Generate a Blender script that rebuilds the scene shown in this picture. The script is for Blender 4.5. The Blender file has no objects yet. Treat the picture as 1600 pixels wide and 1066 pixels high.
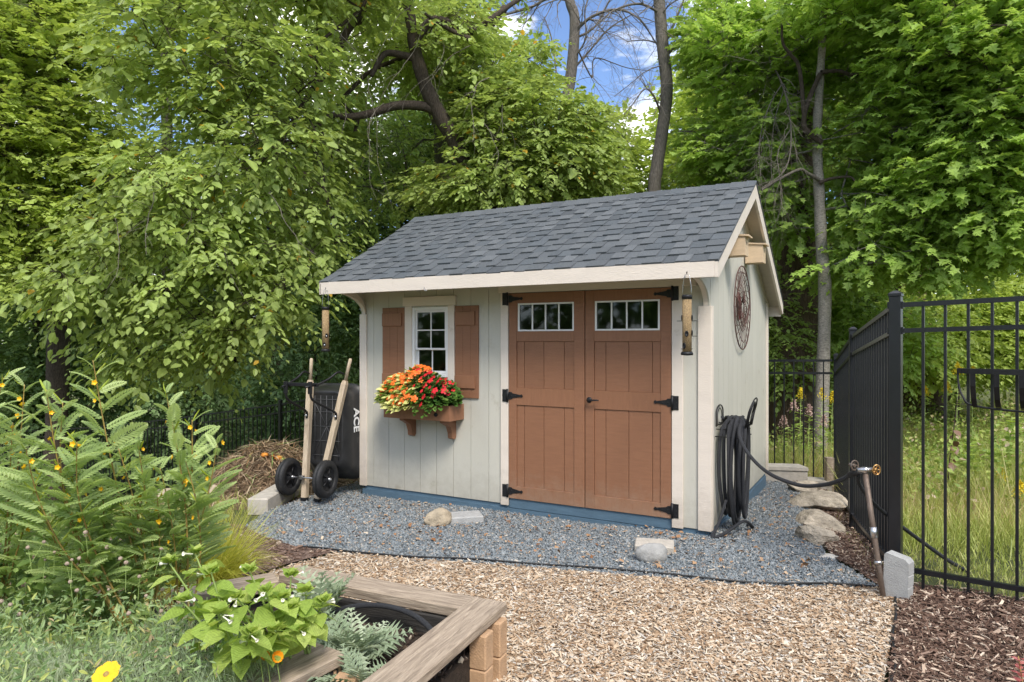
import bpy, math, random
import numpy as np
from mathutils import Vector, Matrix, noise

R = math.radians
rng = np.random.default_rng(7)
random.seed(7)
scene = bpy.context.scene
C = scene.collection

# ------------------------------------------------------------------ camera
cam_data = bpy.data.cameras.new('camera')
cam = bpy.data.objects.new('camera', cam_data)
C.objects.link(cam)
cam.location = (0, 0, 1.6)
cam.rotation_euler = (R(90), 0, 0)
cam_data.sensor_width = 36
cam_data.lens = 24.0
cam_data.clip_start = 0.05
cam_data.clip_end = 600
scene.camera = cam

# ------------------------------------------------------------------ sky and sun
SUN_EL, SUN_AZ = 50, 164          # azimuth clockwise from +Y (north); 180 = behind the camera
world = bpy.data.worlds.new('World')
scene.world = world
world.use_nodes = True
wt = world.node_tree
wt.nodes.clear()
sky = wt.nodes.new('ShaderNodeTexSky')
sky.sky_type = 'NISHITA'
sky.sun_disc = False
sky.sun_elevation = R(SUN_EL)
sky.sun_rotation = R(SUN_AZ)
sky.altitude = 300
sky.air_density = 1.0
sky.dust_density = 0.6
sky.ozone_density = 2.0
tc = wt.nodes.new('ShaderNodeTexCoord')
mp = wt.nodes.new('ShaderNodeMapping')
mp.inputs['Scale'].default_value = (1.3, 1.3, 4.2)
mp.inputs['Location'].default_value = (36.99, 19.17, 8.91)
wt.links.new(tc.outputs['Generated'], mp.inputs['Vector'])
cn = wt.nodes.new('ShaderNodeTexNoise')
cn.inputs['Scale'].default_value = 2.6
cn.inputs['Detail'].default_value = 7
cn.inputs['Roughness'].default_value = 0.55
wt.links.new(mp.outputs['Vector'], cn.inputs['Vector'])
cr = wt.nodes.new('ShaderNodeValToRGB')
cr.color_ramp.elements[0].position = 0.455
cr.color_ramp.elements[1].position = 0.60
wt.links.new(cn.outputs['Fac'], cr.inputs['Fac'])
tint = wt.nodes.new('ShaderNodeMix'); tint.data_type = 'RGBA'; tint.blend_type = 'MULTIPLY'
tint.inputs['Factor'].default_value = 1.0
wt.links.new(sky.outputs['Color'], tint.inputs['A'])
tint.inputs['B'].default_value = (0.89, 0.93, 1.05, 1)
mixc = wt.nodes.new('ShaderNodeMix'); mixc.data_type = 'RGBA'
wt.links.new(cr.outputs['Color'], mixc.inputs['Factor'])
wt.links.new(tint.outputs['Result'], mixc.inputs['A'])
mixc.inputs['B'].default_value = (10.8, 10.7, 10.5, 1)
bg = wt.nodes.new('ShaderNodeBackground')
bg.inputs['Strength'].default_value = 0.15
wt.links.new(mixc.outputs['Result'], bg.inputs['Color'])
wo = wt.nodes.new('ShaderNodeOutputWorld')
wt.links.new(bg.outputs['Background'], wo.inputs['Surface'])

sun_data = bpy.data.lights.new('sun', 'SUN')
sun_data.energy = 2.7
sun_data.angle = R(18)
sun_data.color = (1.0, 0.94, 0.85)
sun = bpy.data.objects.new('sun', sun_data)
C.objects.link(sun)
sun.rotation_euler = (R(90 - SUN_EL), 0, R(180 - SUN_AZ))   # set below by direction
sd = Vector((math.sin(R(SUN_AZ)) * math.cos(R(SUN_EL)), math.cos(R(SUN_AZ)) * math.cos(R(SUN_EL)), math.sin(R(SUN_EL))))
sun.rotation_euler = sd.to_track_quat('Z', 'Y').to_euler()
sun.location = sd * 30

vs = scene.view_settings
vs.view_transform = 'Standard'
vs.look = 'None'
vs.gamma = 1
vs.use_curve_mapping = False
vs.exposure = 0.58
scene.cycles.max_bounces = 7
scene.cycles.diffuse_bounces = 4
scene.cycles.transmission_bounces = 4
scene.cycles.transparent_max_bounces = 6
scene.cycles.use_denoising = True

# ------------------------------------------------------------------ helpers
def at(px, py, Y):
    """a point of the place seen at a photograph pixel (1600 wide) and at distance Y"""
    return Vector(((px - 800) / 1067 * Y, Y, 1.6 - (py - 532) / 1067 * Y))

def setp(o, label=None, cat=None, group=None, kind=None):
    if label: o['label'] = label
    if cat: o['category'] = cat
    if group: o['group'] = group
    if kind: o['kind'] = kind
    return o

def empty(name, loc=(0, 0, 0), rz=0, label=None, cat=None, group=None):
    o = bpy.data.objects.new(name, None)
    o.empty_display_size = .1
    C.objects.link(o)
    o.location = loc
    o.rotation_euler = (0, 0, rz)
    return setp(o, label, cat, group)

def mesh_obj(name, me, mat=None, parent=None):
    o = bpy.data.objects.new(name, me)
    C.objects.link(o)
    if mat is not None and len(me.materials) == 0:
        me.materials.append(mat)
    if parent is not None:
        o.parent = parent
    return o

class MB:
    """collects simple solids and makes one mesh of them"""
    def __init__(s):
        s.v = []; s.f = []; s.sm = []
    def add(s, vs_, fs, smooth=False):
        b = len(s.v)
        s.v += [tuple(p) for p in vs_]
        s.f += [tuple(i + b for i in f) for f in fs]
        s.sm += [smooth] * len(fs)
        return s
    def box(s, x0, x1, y0, y1, z0, z1, bev=0.0, M=None):
        x0, x1 = min(x0, x1), max(x0, x1); y0, y1 = min(y0, y1), max(y0, y1); z0, z1 = min(z0, z1), max(z0, z1)
        if bev <= 0:
            p = [(x, y, z) for z in (z0, z1) for x, y in ((x0, y0), (x1, y0), (x1, y1), (x0, y1))]
            f = [(3, 2, 1, 0), (4, 5, 6, 7), (0, 1, 5, 4), (1, 2, 6, 5), (2, 3, 7, 6), (3, 0, 4, 7)]
        else:
            b = min(bev, (x1 - x0) * .45, (y1 - y0) * .45, (z1 - z0) * .45)
            p = []
            def ring(z, i):
                return [(x0 + i, y0 + i * 0 + b, z), (x0 + b, y0 + i, z), (x1 - b, y0 + i, z), (x1 - i, y0 + b, z),
                        (x1 - i, y1 - b, z), (x1 - b, y1 - i, z), (x0 + b, y1 - i, z), (x0 + i, y1 - b, z)]
            p += ring(z0, b) + ring(z0 + b, 0) + ring(z1 - b, 0) + ring(z1, b)
            f = [tuple(range(7, -1, -1)), tuple(range(24, 32))]
            for k in range(3):
                for i in range(8):
                    j = (i + 1) % 8
                    f.append((k * 8 + i, k * 8 + j, k * 8 + 8 + j, k * 8 + 8 + i))
        if M is not None:
            p = [tuple(M @ Vector(q)) for q in p]
        return s.add(p, f)
    def prism(s, poly, a0, a1, axis='x'):
        """extrude a 2-D polygon along an axis; poly coords are the two other axes in order"""
        n = len(poly)
        def mk(a, q):
            if axis == 'x': return (a, q[0], q[1])
            if axis == 'y': return (q[0], a, q[1])
            return (q[0], q[1], a)
        p = [mk(a0, q) for q in poly] + [mk(a1, q) for q in poly]
        f = [tuple(range(n - 1, -1, -1)), tuple(range(n, 2 * n))]
        f += [(i, (i + 1) % n, n + (i + 1) % n, n + i) for i in range(n)]
        return s.add(p, f)
    def tube(s, pts, r, n=8, caps=True, smooth=True, closed=False):
        pts = [Vector(p) for p in pts]
        m = len(pts)
        rr = r if isinstance(r, (list, tuple, np.ndarray)) else [r] * m
        base = len(s.v)
        up = None
        for i, p in enumerate(pts):
            if closed:
                t = pts[(i + 1) % m] - pts[i - 1]
            else:
                t = pts[min(i + 1, m - 1)] - pts[max(i - 1, 0)]
            if t.length < 1e-9: t = Vector((0, 0, 1))
            t.normalize()
            if up is None:
                up = t.orthogonal().normalized()
            else:
                up = (up - t * up.dot(t))
                up = up.normalized() if up.length > 1e-6 else t.orthogonal().normalized()
            b = t.cross(up)
            for k in range(n):
                a = 2 * math.pi * k / n
                s.v.append(tuple(p + (up * math.cos(a) + b * math.sin(a)) * rr[i]))
        last = m if closed else m - 1
        for i in range(last):
            i2 = (i + 1) % m
            for k in range(n):
                k2 = (k + 1) % n
                s.f.append((base + i * n + k, base + i * n + k2, base + i2 * n + k2, base + i2 * n + k)); s.sm.append(smooth)
        if caps and not closed:
            s.f.append(tuple(base + k for k in range(n - 1, -1, -1))); s.sm.append(False)
            s.f.append(tuple(base + (m - 1) * n + k for k in range(n))); s.sm.append(False)
        return s
    def cyl(s, c, r0, r1, z0, z1, n=20):
        return s.tube([(c[0], c[1], z0), (c[0], c[1], z1)], [r0, r1], n)
    def lathe(s, prof, c=(0, 0, 0), n=24, axis=2):
        base = len(s.v)
        for r_, z in prof:
            for k in range(n):
                a = 2 * math.pi * k / n
                q = [r_ * math.cos(a), r_ * math.sin(a)]
                q.insert(axis, z)
                s.v.append((c[0] + q[0], c[1] + q[1], c[2] + q[2]))
        for i in range(len(prof) - 1):
            for k in range(n):
                k2 = (k + 1) % n
                s.f.append((base + i * n + k, base + i * n + k2, base + (i + 1) * n + k2, base + (i + 1) * n + k)); s.sm.append(True)
        return s
    def mesh(s, name='mesh'):
        me = bpy.data.meshes.new(name)
        me.from_pydata(s.v, [], s.f)
        me.polygons.foreach_set('use_smooth', s.sm)
        me.update()
        return me
    def build(s, name, mat, parent=None):
        return mesh_obj(name, s.mesh(name), mat, parent)

def np_mesh(name, V, F, rnd=None, smooth=False):
    """V (n,3), F (m,k) index array, rnd per face"""
    me = bpy.data.meshes.new(name)
    V = np.ascontiguousarray(V, dtype=np.float32); F = np.ascontiguousarray(F, dtype=np.int32)
    m, k = F.shape
    me.vertices.add(len(V)); me.vertices.foreach_set('co', V.ravel())
    me.loops.add(m * k); me.loops.foreach_set('vertex_index', F.ravel())
    me.polygons.add(m)
    me.polygons.foreach_set('loop_start', np.arange(0, m * k, k, dtype=np.int32))
    if rnd is not None:
        a = me.attributes.new('rnd', 'FLOAT', 'FACE')
        a.data.foreach_set('value', np.ascontiguousarray(rnd, dtype=np.float32))
    me.update(calc_edges=True)
    me.polygons.foreach_set('use_smooth', np.full(m, smooth))
    return me

# ------------------------------------------------------------------ materials
class NT:
    def __init__(s, name):
        s.m = bpy.data.materials.new(name); s.m.use_nodes = True
        s.t = s.m.node_tree; s.t.nodes.clear()
        s.out = s.t.nodes.new('ShaderNodeOutputMaterial')
    def n(s, typ, **kw):
        nd = s.t.nodes.new(typ)
        for k, v in kw.items():
            if hasattr(nd, k) and not k[0].isupper(): setattr(nd, k, v)
            else: nd.inputs[k.replace('_', ' ')].default_value = v
        return nd
    def l(s, a, b): s.t.links.new(a, b)

def rgba(c): return (c[0], c[1], c[2], 1)

def ramp(nt, fac, stops, interp='LINEAR'):
    r = nt.n('ShaderNodeValToRGB')
    r.color_ramp.interpolation = interp
    e = r.color_ramp.elements
    e[0].position, e[0].color = stops[0][0], rgba(stops[0][1])
    e[1].position, e[1].color = stops[-1][0], rgba(stops[-1][1])
    for p, c in stops[1:-1]:
        x = e.new(p); x.color = rgba(c)
    nt.l(fac, r.inputs['Fac'])
    return r.outputs['Color']

def mat_surface(name, col, rough=.6, var=.15, scale=(6, 6, 6), nscale=3.0, bump=.1, bscale=60, metal=0, spec=.4, dirt=None, splash=None, detail=5, coat=0, objrand=0.0, bdist=.01):
    """painted / stone / wood surface: base colour broken by noise, fine bump, optional dirt colour"""
    nt = NT(name)
    tc = nt.n('ShaderNodeTexCoord'); mp = nt.n('ShaderNodeMapping'); mp.inputs['Scale'].default_value = scale
    nt.l(tc.outputs['Object'], mp.inputs['Vector'])
    no = nt.n('ShaderNodeTexNoise', Scale=nscale, Detail=detail, Roughness=.6)
    nt.l(mp.outputs['Vector'], no.inputs['Vector'])
    lo = tuple(max(0, c * (1 - var)) for c in col); hi = tuple(min(1, c * (1 + var)) for c in col)
    c = ramp(nt, no.outputs['Fac'], [(.3, lo), (.7, hi)])
    if dirt is not None:
        n2 = nt.n('ShaderNodeTexNoise', Scale=dirt[2], Detail=8, Roughness=.7)
        nt.l(tc.outputs['Object'], n2.inputs['Vector'])
        f = nt.n('ShaderNodeMapRange'); f.inputs['From Min'].default_value = dirt[1]; f.inputs['From Max'].default_value = dirt[1] + .14
        nt.l(n2.outputs['Fac'], f.inputs['Value'])
        mx = nt.n('ShaderNodeMix', data_type='RGBA'); nt.l(f.outputs['Result'], mx.inputs['Factor'])
        nt.l(c, mx.inputs['A']); mx.inputs['B'].default_value = rgba(dirt[0]); c = mx.outputs['Result']
    if splash is not None:   # mud thrown up on the foot of the wall
        sx = nt.n('ShaderNodeSeparateXYZ'); nt.l(tc.outputs['Object'], sx.inputs['Vector'])
        ns = nt.n('ShaderNodeTexNoise', Scale=9, Detail=8, Roughness=.75); nt.l(tc.outputs['Object'], ns.inputs['Vector'])
        ad = nt.n('ShaderNodeMath', operation='MULTIPLY_ADD'); nt.l(ns.outputs['Fac'], ad.inputs[0]); ad.inputs[1].default_value = -.85; nt.l(sx.outputs['Z'], ad.inputs[2])
        mr2 = nt.n('ShaderNodeMapRange'); mr2.inputs['From Min'].default_value = -.42; mr2.inputs['From Max'].default_value = -.05; mr2.inputs['To Min'].default_value = splash[1]; mr2.inputs['To Max'].default_value = 0
        nt.l(ad.outputs['Value'], mr2.inputs['Value'])
        mx2 = nt.n('ShaderNodeMix', data_type='RGBA'); nt.l(mr2.outputs['Result'], mx2.inputs['Factor']); nt.l(c, mx2.inputs['A']); mx2.inputs['B'].default_value = rgba(splash[0]); c = mx2.outputs['Result']
    if objrand > 0:
        oi = nt.n('ShaderNodeObjectInfo')
        mr = nt.n('ShaderNodeMapRange'); mr.inputs['To Min'].default_value = 1 - objrand; mr.inputs['To Max'].default_value = 1 + objrand
        nt.l(oi.outputs['Random'], mr.inputs['Value'])
        vm = nt.n('ShaderNodeVectorMath', operation='SCALE'); nt.l(c, vm.inputs[0]); nt.l(mr.outputs['Result'], vm.inputs['Scale'])
        c = vm.outputs['Vector']
    bs = nt.n('ShaderNodeBsdfPrincipled', Roughness=rough, Metallic=metal)
    bs.inputs['Specular IOR Level'].default_value = spec
    if coat: bs.inputs['Coat Weight'].default_value = coat
    nt.l(c, bs.inputs['Base Color'])
    nb = nt.n('ShaderNodeTexNoise', Scale=bscale, Detail=4, Roughness=.6)
    nt.l(mp.outputs['Vector'], nb.inputs['Vector'])
    bp = nt.n('ShaderNodeBump', Strength=bump, Distance=bdist)
    nt.l(nb.outputs['Fac'], bp.inputs['Height']); nt.l(bp.outputs['Normal'], bs.inputs['Normal'])
    nt.l(bs.outputs['BSDF'], nt.out.inputs['Surface'])
    return nt.m

def mat_rnd(name, stops, rough=.8, spec=.3, bump=0, bscale=80):
    """colour picked per piece from its own random number"""
    nt = NT(name)
    a = nt.n('ShaderNodeAttribute', attribute_name='rnd')
    c = ramp(nt, a.outputs['Fac'], stops)
    bs = nt.n('ShaderNodeBsdfPrincipled', Roughness=rough)
    bs.inputs['Specular IOR Level'].default_value = spec
    nt.l(c, bs.inputs['Base Color'])
    nt.l(bs.outputs['BSDF'], nt.out.inputs['Surface'])
    return nt.m

def mat_leaf(name, stops, trans=.45, rough=.45, attr=True, tboost=(1.25, 1.2, .8), spec=.35, mottle=0):
    nt = NT(name)
    if attr:
        a = nt.n('ShaderNodeAttribute', attribute_name='rnd'); f = a.outputs['Fac']
    else:
        a = nt.n('ShaderNodeObjectInfo'); f = a.outputs['Random']
    c = ramp(nt, f, stops)
    bs = nt.n('ShaderNodeBsdfPrincipled', Roughness=rough)
    bs.inputs['Specular IOR Level'].default_value = spec
    if mottle:   # blotches and side veins of a large leaf
        tc = nt.n('ShaderNodeTexCoord')
        no = nt.n('ShaderNodeTexNoise', Scale=6, Detail=6, Roughness=.7); nt.l(tc.outputs['Object'], no.inputs['Vector'])
        wv = nt.n('ShaderNodeTexWave', Scale=3.2, Distortion=1.2); nt.l(tc.outputs['Object'], wv.inputs['Vector'])
        ma = nt.n('ShaderNodeMath', operation='MULTIPLY_ADD'); nt.l(wv.outputs['Fac'], ma.inputs[0]); ma.inputs[1].default_value = .18; nt.l(no.outputs['Fac'], ma.inputs[2])
        mr = nt.n('ShaderNodeMapRange'); mr.inputs['From Min'].default_value = .3; mr.inputs['From Max'].default_value = .85; mr.inputs['To Min'].default_value = 1 - mottle; mr.inputs['To Max'].default_value = 1 + mottle
        nt.l(ma.outputs['Value'], mr.inputs['Value'])
        vs_ = nt.n('ShaderNodeVectorMath', operation='SCALE'); nt.l(c, vs_.inputs[0]); nt.l(mr.outputs['Result'], vs_.inputs['Scale']); c = vs_.outputs['Vector']
        bp = nt.n('ShaderNodeBump', Strength=.5, Distance=.02); nt.l(ma.outputs['Value'], bp.inputs['Height']); nt.l(bp.outputs['Normal'], bs.inputs['Normal'])
    nt.l(c, bs.inputs['Base Color'])
    tr = nt.n('ShaderNodeBsdfTranslucent')
    vm = nt.n('ShaderNodeVectorMath', operation='MULTIPLY'); nt.l(c, vm.inputs[0]); vm.inputs[1].default_value = tboost
    nt.l(vm.outputs['Vector'], tr.inputs['Color'])
    mx = nt.n('ShaderNodeMixShader'); mx.inputs['Fac'].default_value = trans
    nt.l(bs.outputs['BSDF'], mx.inputs[1]); nt.l(tr.outputs['BSDF'], mx.inputs[2])
    nt.l(mx.outputs['Shader'], nt.out.inputs['Surface'])
    return nt.m

def mat_bark(name, c0, c1, scale=(10, 10, 2.2), bump=.8, n=6):
    nt = NT(name)
    tc = nt.n('ShaderNodeTexCoord'); mp = nt.n('ShaderNodeMapping'); mp.inputs['Scale'].default_value = scale
    nt.l(tc.outputs['Object'], mp.inputs['Vector'])
    no = nt.n('ShaderNodeTexNoise', Scale=n, Detail=8, Roughness=.65, Distortion=.6)
    nt.l(mp.outputs['Vector'], no.inputs['Vector'])
    c = ramp(nt, no.outputs['Fac'], [(.32, c0), (.68, c1)])
    bs = nt.n('ShaderNodeBsdfPrincipled', Roughness=.9); nt.l(c, bs.inputs['Base Color'])
    bs.inputs['Specular IOR Level'].default_value = .2
    bp = nt.n('ShaderNodeBump', Strength=bump, Distance=.03)
    nt.l(no.outputs['Fac'], bp.inputs['Height']); nt.l(bp.outputs['Normal'], bs.inputs['Normal'])
    nt.l(bs.outputs['BSDF'], nt.out.inputs['Surface'])
    return nt.m

M = {}
M['siding'] = mat_surface('sage_grey_paint', (.54, .52, .45), .62, .035, (1, 1, .35), 5, .22, 90, dirt=((.40, .37, .29), .60, 3.5), splash=((.27, .24, .19), .40), objrand=.02)
M['trim'] = mat_surface('cream_paint', (.71, .63, .545), .55, .04, (.5, 2, 2), 6, .25, 60, dirt=((.50, .43, .33), .62, 5), splash=((.33, .27, .20), .5), objrand=.02)
M['brown'] = mat_surface('brown_paint', (.265, .124, .066), .5, .08, (1, 1, 8), 6, .35, 30, dirt=((.36, .20, .13), .64, 7), splash=((.33, .24, .17), .5), objrand=.035)
M['brown_h'] = mat_surface('brown_paint_rail', (.27, .127, .068), .5, .08, (8, 1, 1), 6, .3, 30, dirt=((.36, .20, .13), .64, 7), splash=((.33, .24, .17), .5), objrand=.035)
M['white'] = mat_surface('white_vinyl', (.80, .80, .79), .35, .02, (3, 3, 3), 4, .02, 40)
M['blue'] = mat_surface('blue_grey_paint', (.085, .145, .20), .6, .12, (1, 1, 5), 6, .3, 50, dirt=((.25, .27, .27), .70, 12))
M['iron'] = mat_surface('black_iron', (.018, .018, .020), .45, .2, (5, 5, 5), 8, .15, 90, metal=.3)
M['fence'] = mat_surface('black_fence_coat', (.010, .011, .014), .32, .25, (4, 4, 2), 5, .05, 120, spec=.6, dirt=((.10, .095, .085), .69, 14))
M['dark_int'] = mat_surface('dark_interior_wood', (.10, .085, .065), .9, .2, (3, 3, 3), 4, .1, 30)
M['soffit'] = mat_surface('beige_soffit_board', (.52, .47, .38), .7, .05, (1, 4, 1), 5, .2, 40)
M['shingle'] = [mat_surface('asphalt_shingle_%s' % w, c, .92, .28, (1, 1, 1), 160, .6, 420, spec=.25, detail=2, objrand=.08, bdist=.004)
                for w, c in (('mid', (.102, .111, .118)), ('dark', (.080, .088, .095)), ('light', (.120, .129, .136)), ('slate', (.092, .103, .112)))]
M['shingle_edge'] = M['shingle'][1]
M['raw_wood'] = mat_surface('raw_pine', (.62, .47, .31), .7, .1, (2, 2, 8), 5, .15, 40)
M['grey_wood'] = mat_bark('weathered_timber', (.20, .155, .115), (.46, .37, .28), (1.2, 14, 14), .35, 5)
M['ash'] = mat_bark('ash_wood_handle', (.40, .31, .21), (.62, .51, .38), (12, 12, 1.2), .2, 5)
M['black_board'] = mat_bark('black_stained_board', (.022, .021, .020), (.060, .055, .050), (1.5, 10, 14), .4, 5)
M['tan_block'] = mat_surface('tan_concrete', (.47, .30, .175), .85, .16, (2, 2, 2), 9, .5, 60, dirt=((.30, .19, .11), .62, 7))
M['grey_block'] = mat_surface('grey_concrete', (.37, .37, .36), .9, .14, (2, 2, 2), 8, .5, 70, dirt=((.28, .28, .27), .62, 6))
M['beige_block'] = mat_surface('beige_concrete', (.46, .42, .36), .9, .14, (2, 2, 2), 8, .5, 70, dirt=((.30, .26, .21), .60, 6))
M['rock_grey'] = mat_surface('grey_fieldstone', (.33, .325, .31), .85, .25, (2, 2, 2), 6, .7, 30, dirt=((.20, .19, .17), .60, 9))
M['rock_tan'] = mat_surface('tan_limestone', (.42, .36, .28), .9, .42, (2, 2, 4), 5, 1.0, 14, dirt=((.26, .21, .15), .56, 4), bdist=.03)
M['rock_brown'] = mat_surface('buff_fieldstone', (.38, .315, .225), .85, .25, (2, 2, 2), 6, .8, 28, dirt=((.20, .17, .13), .60, 9))
M['flat_white'] = mat_surface('pale_stone', (.62, .58, .50), .9, .12, (2, 2, 2), 6, .5, 30)
M['rubber'] = mat_surface('black_rubber', (.018, .018, .019), .6, .3, (4, 4, 4), 8, .2, 60, dirt=((.12, .10, .08), .64, 8))
M['hose'] = mat_surface('black_fabric_hose', (.028, .029, .034), .6, .25, (8, 8, 8), 10, .7, 120, spec=.5)
M['tray'] = mat_surface('black_poly_tray', (.020, .020, .021), .42, .3, (2, 2, 2), 4, .1, 60, spec=.5, dirt=((.06, .055, .05), .58, 3))
M['tray_rib'] = mat_surface('grey_tray_rib', (.07, .07, .072), .5, .2, (2, 2, 2), 4, .1, 60)
M['steel'] = mat_surface('zinc_steel', (.55, .55, .56), .32, .1, (4, 4, 4), 6, .08, 60, metal=1)
M['pipe'] = mat_surface('tarnished_copper_pipe', (.16, .12, .095), .5, .3, (3, 3, 2), 6, .2, 50, metal=.4, dirt=((.35, .33, .32), .55, 4))
M['brass'] = mat_surface('brass', (.62, .38, .16), .35, .15, (4, 4, 4), 6, .1, 60, metal=1)
M['rust'] = mat_surface('rusted_wire', (.115, .062, .052), .7, .25, (5, 5, 5), 8, .2, 80, metal=.2)
M['seed'] = mat_surface('bird_seed', (.38, .26, .13), .45, .5, (14, 14, 14), 9, .8, 60, dirt=((.62, .48, .28), .57, 60))
M['letter'] = mat_surface('white_print', (.75, .76, .77), .5, .03)
M['soil'] = mat_surface('dark_soil', (.055, .038, .026), .95, .45, (8, 8, 8), 5, 1.0, 30, dirt=((.11, .075, .05), .58, 20), bdist=.02)
M['sack'] = mat_surface('grey_cloth', (.34, .36, .40), .8, .15, (6, 6, 6), 4, .3, 20)
M['plastic'] = mat_surface('black_edging_plastic', (.012, .012, .012), .5, .2)

def mat_glass():
    nt = NT('window_glass')
    fr = nt.n('ShaderNodeFresnel', IOR=1.5)
    gl = nt.n('ShaderNodeBsdfGlossy', Roughness=.03); gl.inputs['Color'].default_value = (.8, .85, .9, 1)
    tr = nt.n('ShaderNodeBsdfTransparent'); tr.inputs['Color'].default_value = (.55, .58, .58, 1)
    mx = nt.n('ShaderNodeMixShader')
    nt.l(fr.outputs['Fac'], mx.inputs['Fac']); nt.l(tr.outputs['BSDF'], mx.inputs[1]); nt.l(gl.outputs['BSDF'], mx.inputs[2])
    nt.l(mx.outputs['Shader'], nt.out.inputs['Surface'])
    return nt.m
M['glass'] = mat_glass()

G_ELM = [(0, (0.201, 0.257, 0.073)), (.35, (0.307, 0.392, 0.112)), (.7, (0.430, 0.547, 0.157)), (.965, (0.487, 0.620, 0.178)), (.975, (0.70, 0.50, 0.06)), (1, (0.62, 0.34, 0.05))]
G_YEL = [(0, (0.246, 0.308, 0.071)), (.5, (0.414, 0.518, 0.120)), (1, (0.454, 0.568, 0.131))]
G_MAP = [(0, (0.218, 0.313, 0.069)), (.45, (0.354, 0.506, 0.112)), (1, (0.462, 0.660, 0.145))]
G_DRK = [(0, (0.120, 0.177, 0.057)), (.5, (0.203, 0.297, 0.095)), (1, (0.313, 0.460, 0.147))]
G_MID = [(0, (0.178, 0.240, 0.062)), (.5, (0.304, 0.412, 0.107)), (1, (0.452, 0.612, 0.159))]
G_VINE = [(0, (0.127, 0.193, 0.077)), (.5, (0.196, 0.296, 0.119)), (1, (0.299, 0.454, 0.182))]
G_LIME = [(0, (0.303, 0.378, 0.091)), (.5, (0.432, 0.540, 0.130)), (1, (0.528, 0.660, 0.159))]
M['elm'] = mat_leaf('elm_leaf', G_ELM)
M['yel'] = mat_leaf('yellow_green_leaf', G_YEL)
M['map'] = mat_leaf('maple_leaf', G_MAP)
M['drk'] = mat_leaf('dark_leaf', G_DRK)
M['mid'] = mat_leaf('mid_leaf', G_MID)
M['vine'] = mat_leaf('vine_leaf', G_VINE, trans=.3)
M['lime'] = mat_leaf('lime_leaf', G_LIME)
M['bark'] = mat_bark('dark_bark', (.035, .026, .020), (.115, .090, .070))
M['bark_grey'] = mat_bark('grey_bark', (.075, .065, .055), (.22, .195, .165))
M['bark_pale'] = mat_bark('pale_smooth_bark', (.13, .115, .095), (.36, .33, .285), (5, 5, 9), .4)
M['bark_brown'] = mat_bark('brown_furrowed_bark', (.060, .040, .028), (.19, .135, .095), (8, 8, 1.4), 1.0)
M['twig'] = mat_bark('dead_twig', (.16, .135, .11), (.33, .29, .25))

# ------------------------------------------------------------------ terrain
CP = [(0, 0, 0), (-2, 2, 0), (2, 2, .05), (0, 3, 0), (0, 4.3, 0), (1.5, 4.6, .0), (-1.6, 5.3, 0), (1.6, 5.45, .01), (0, 6.3, -.02), (-1.6, 7.2, -.045),
      (-2.4, 6.6, -.06), (-2.6, 8, -.12), (2.9, 7.9, -.10), (2.4, 6.6, -.04), (2.35, 5.4, 0), (2.418, 4.3, .045), (2.8, 3.9, .09), (3.6, 3.2, .12),
      (3.15, 6.32, -.147), (4.085, 8.6, -.43), (1.98, 9.7, -.5), (-.12, 10.8, -.7), (-2.2, 11.9, -1.0), (-4.41, 13, -1.39), (-6.48, 14.1, -1.73),
      (-8.6, 15.2, -2.05), (-10.7, 16.3, -2.3), (4, 5, -.02), (5, 7, -.2), (6, 10, -.4), (8, 14, -.35), (10, 18, -.1), (4.5, 12, -.6), (3.3, 8.3, -.12), (2.2, 8.5, -.14),
      (-3.2, 8.3, -.25), (-4.5, 9, -.5), (-5.5, 7, -.4), (-3.6, 5.8, -.1), (-6, 10.5, -1.1), (-4, 4, 0), (-8, 6, -.3), (8, 5, .1), (8, 2, .2),
      (0, 20, -1.8), (-14, 22, -3), (12, 26, -.3), (0, 40, -2.5), (-30, 40, -4), (30, 40, 0), (0, 90, -2), (-80, 60, -4), (80, 60, 0), (0, -30, 0), (-40, -20, -.5), (40, -20, .3), (0, -5, 0), (0, 200, -2)]
CP = np.array(CP, float)
def hz(x, y):
    x = np.atleast_1d(np.asarray(x, float)); y = np.atleast_1d(np.asarray(y, float))
    d2 = (x[..., None] - CP[:, 0]) ** 2 + (y[..., None] - CP[:, 1]) ** 2
    w = 1.0 / (d2 + .12) ** 2
    return (w * CP[:, 2]).sum(-1) / w.sum(-1)
def hz1(x, y): return float(hz(x, y)[0])

def grid_lines(lo, hi, fine_lo, fine_hi, fs, growth=1.25):
    a = list(np.arange(fine_lo, fine_hi + 1e-6, fs))
    s = fs; x = a[-1]
    while x < hi: s *= growth; x += s; a.append(x)
    s = fs; x = a[0]
    while x > lo: s *= growth; x -= s; a.insert(0, x)
    return np.array(a)

def mat_ground():
    nt = NT('grassy_earth')
    tc = nt.n('ShaderNodeTexCoord')
    no = nt.n('ShaderNodeTexNoise', Scale=1.2, Detail=9, Roughness=.7); nt.l(tc.outputs['Object'], no.inputs['Vector'])
    c = ramp(nt, no.outputs['Fac'], [(.28, (.045, .050, .018)), (.45, (.085, .105, .028)), (.58, (.15, .16, .05)), (.75, (.20, .165, .09))])
    n2 = nt.n('ShaderNodeTexNoise', Scale=40, Detail=6, Roughness=.7); nt.l(tc.outputs['Object'], n2.inputs['Vector'])
    bs = nt.n('ShaderNodeBsdfPrincipled', Roughness=.95); nt.l(c, bs.inputs['Base Color'])
    bp = nt.n('ShaderNodeBump', Strength=.9, Distance=.05); nt.l(n2.outputs['Fac'], bp.inputs['Height']); nt.l(bp.outputs['Normal'], bs.inputs['Normal'])
    nt.l(bs.outputs['BSDF'], nt.out.inputs['Surface'])
    return nt.m
M['ground'] = mat_ground()
gx = grid_lines(-260, 260, -12, 12, .3); gy = grid_lines(-120, 400, -1, 20, .3)
XX, YY = np.meshgrid(gx, gy)
ZZ = hz(XX.ravel(), YY.ravel()) - .03
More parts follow.
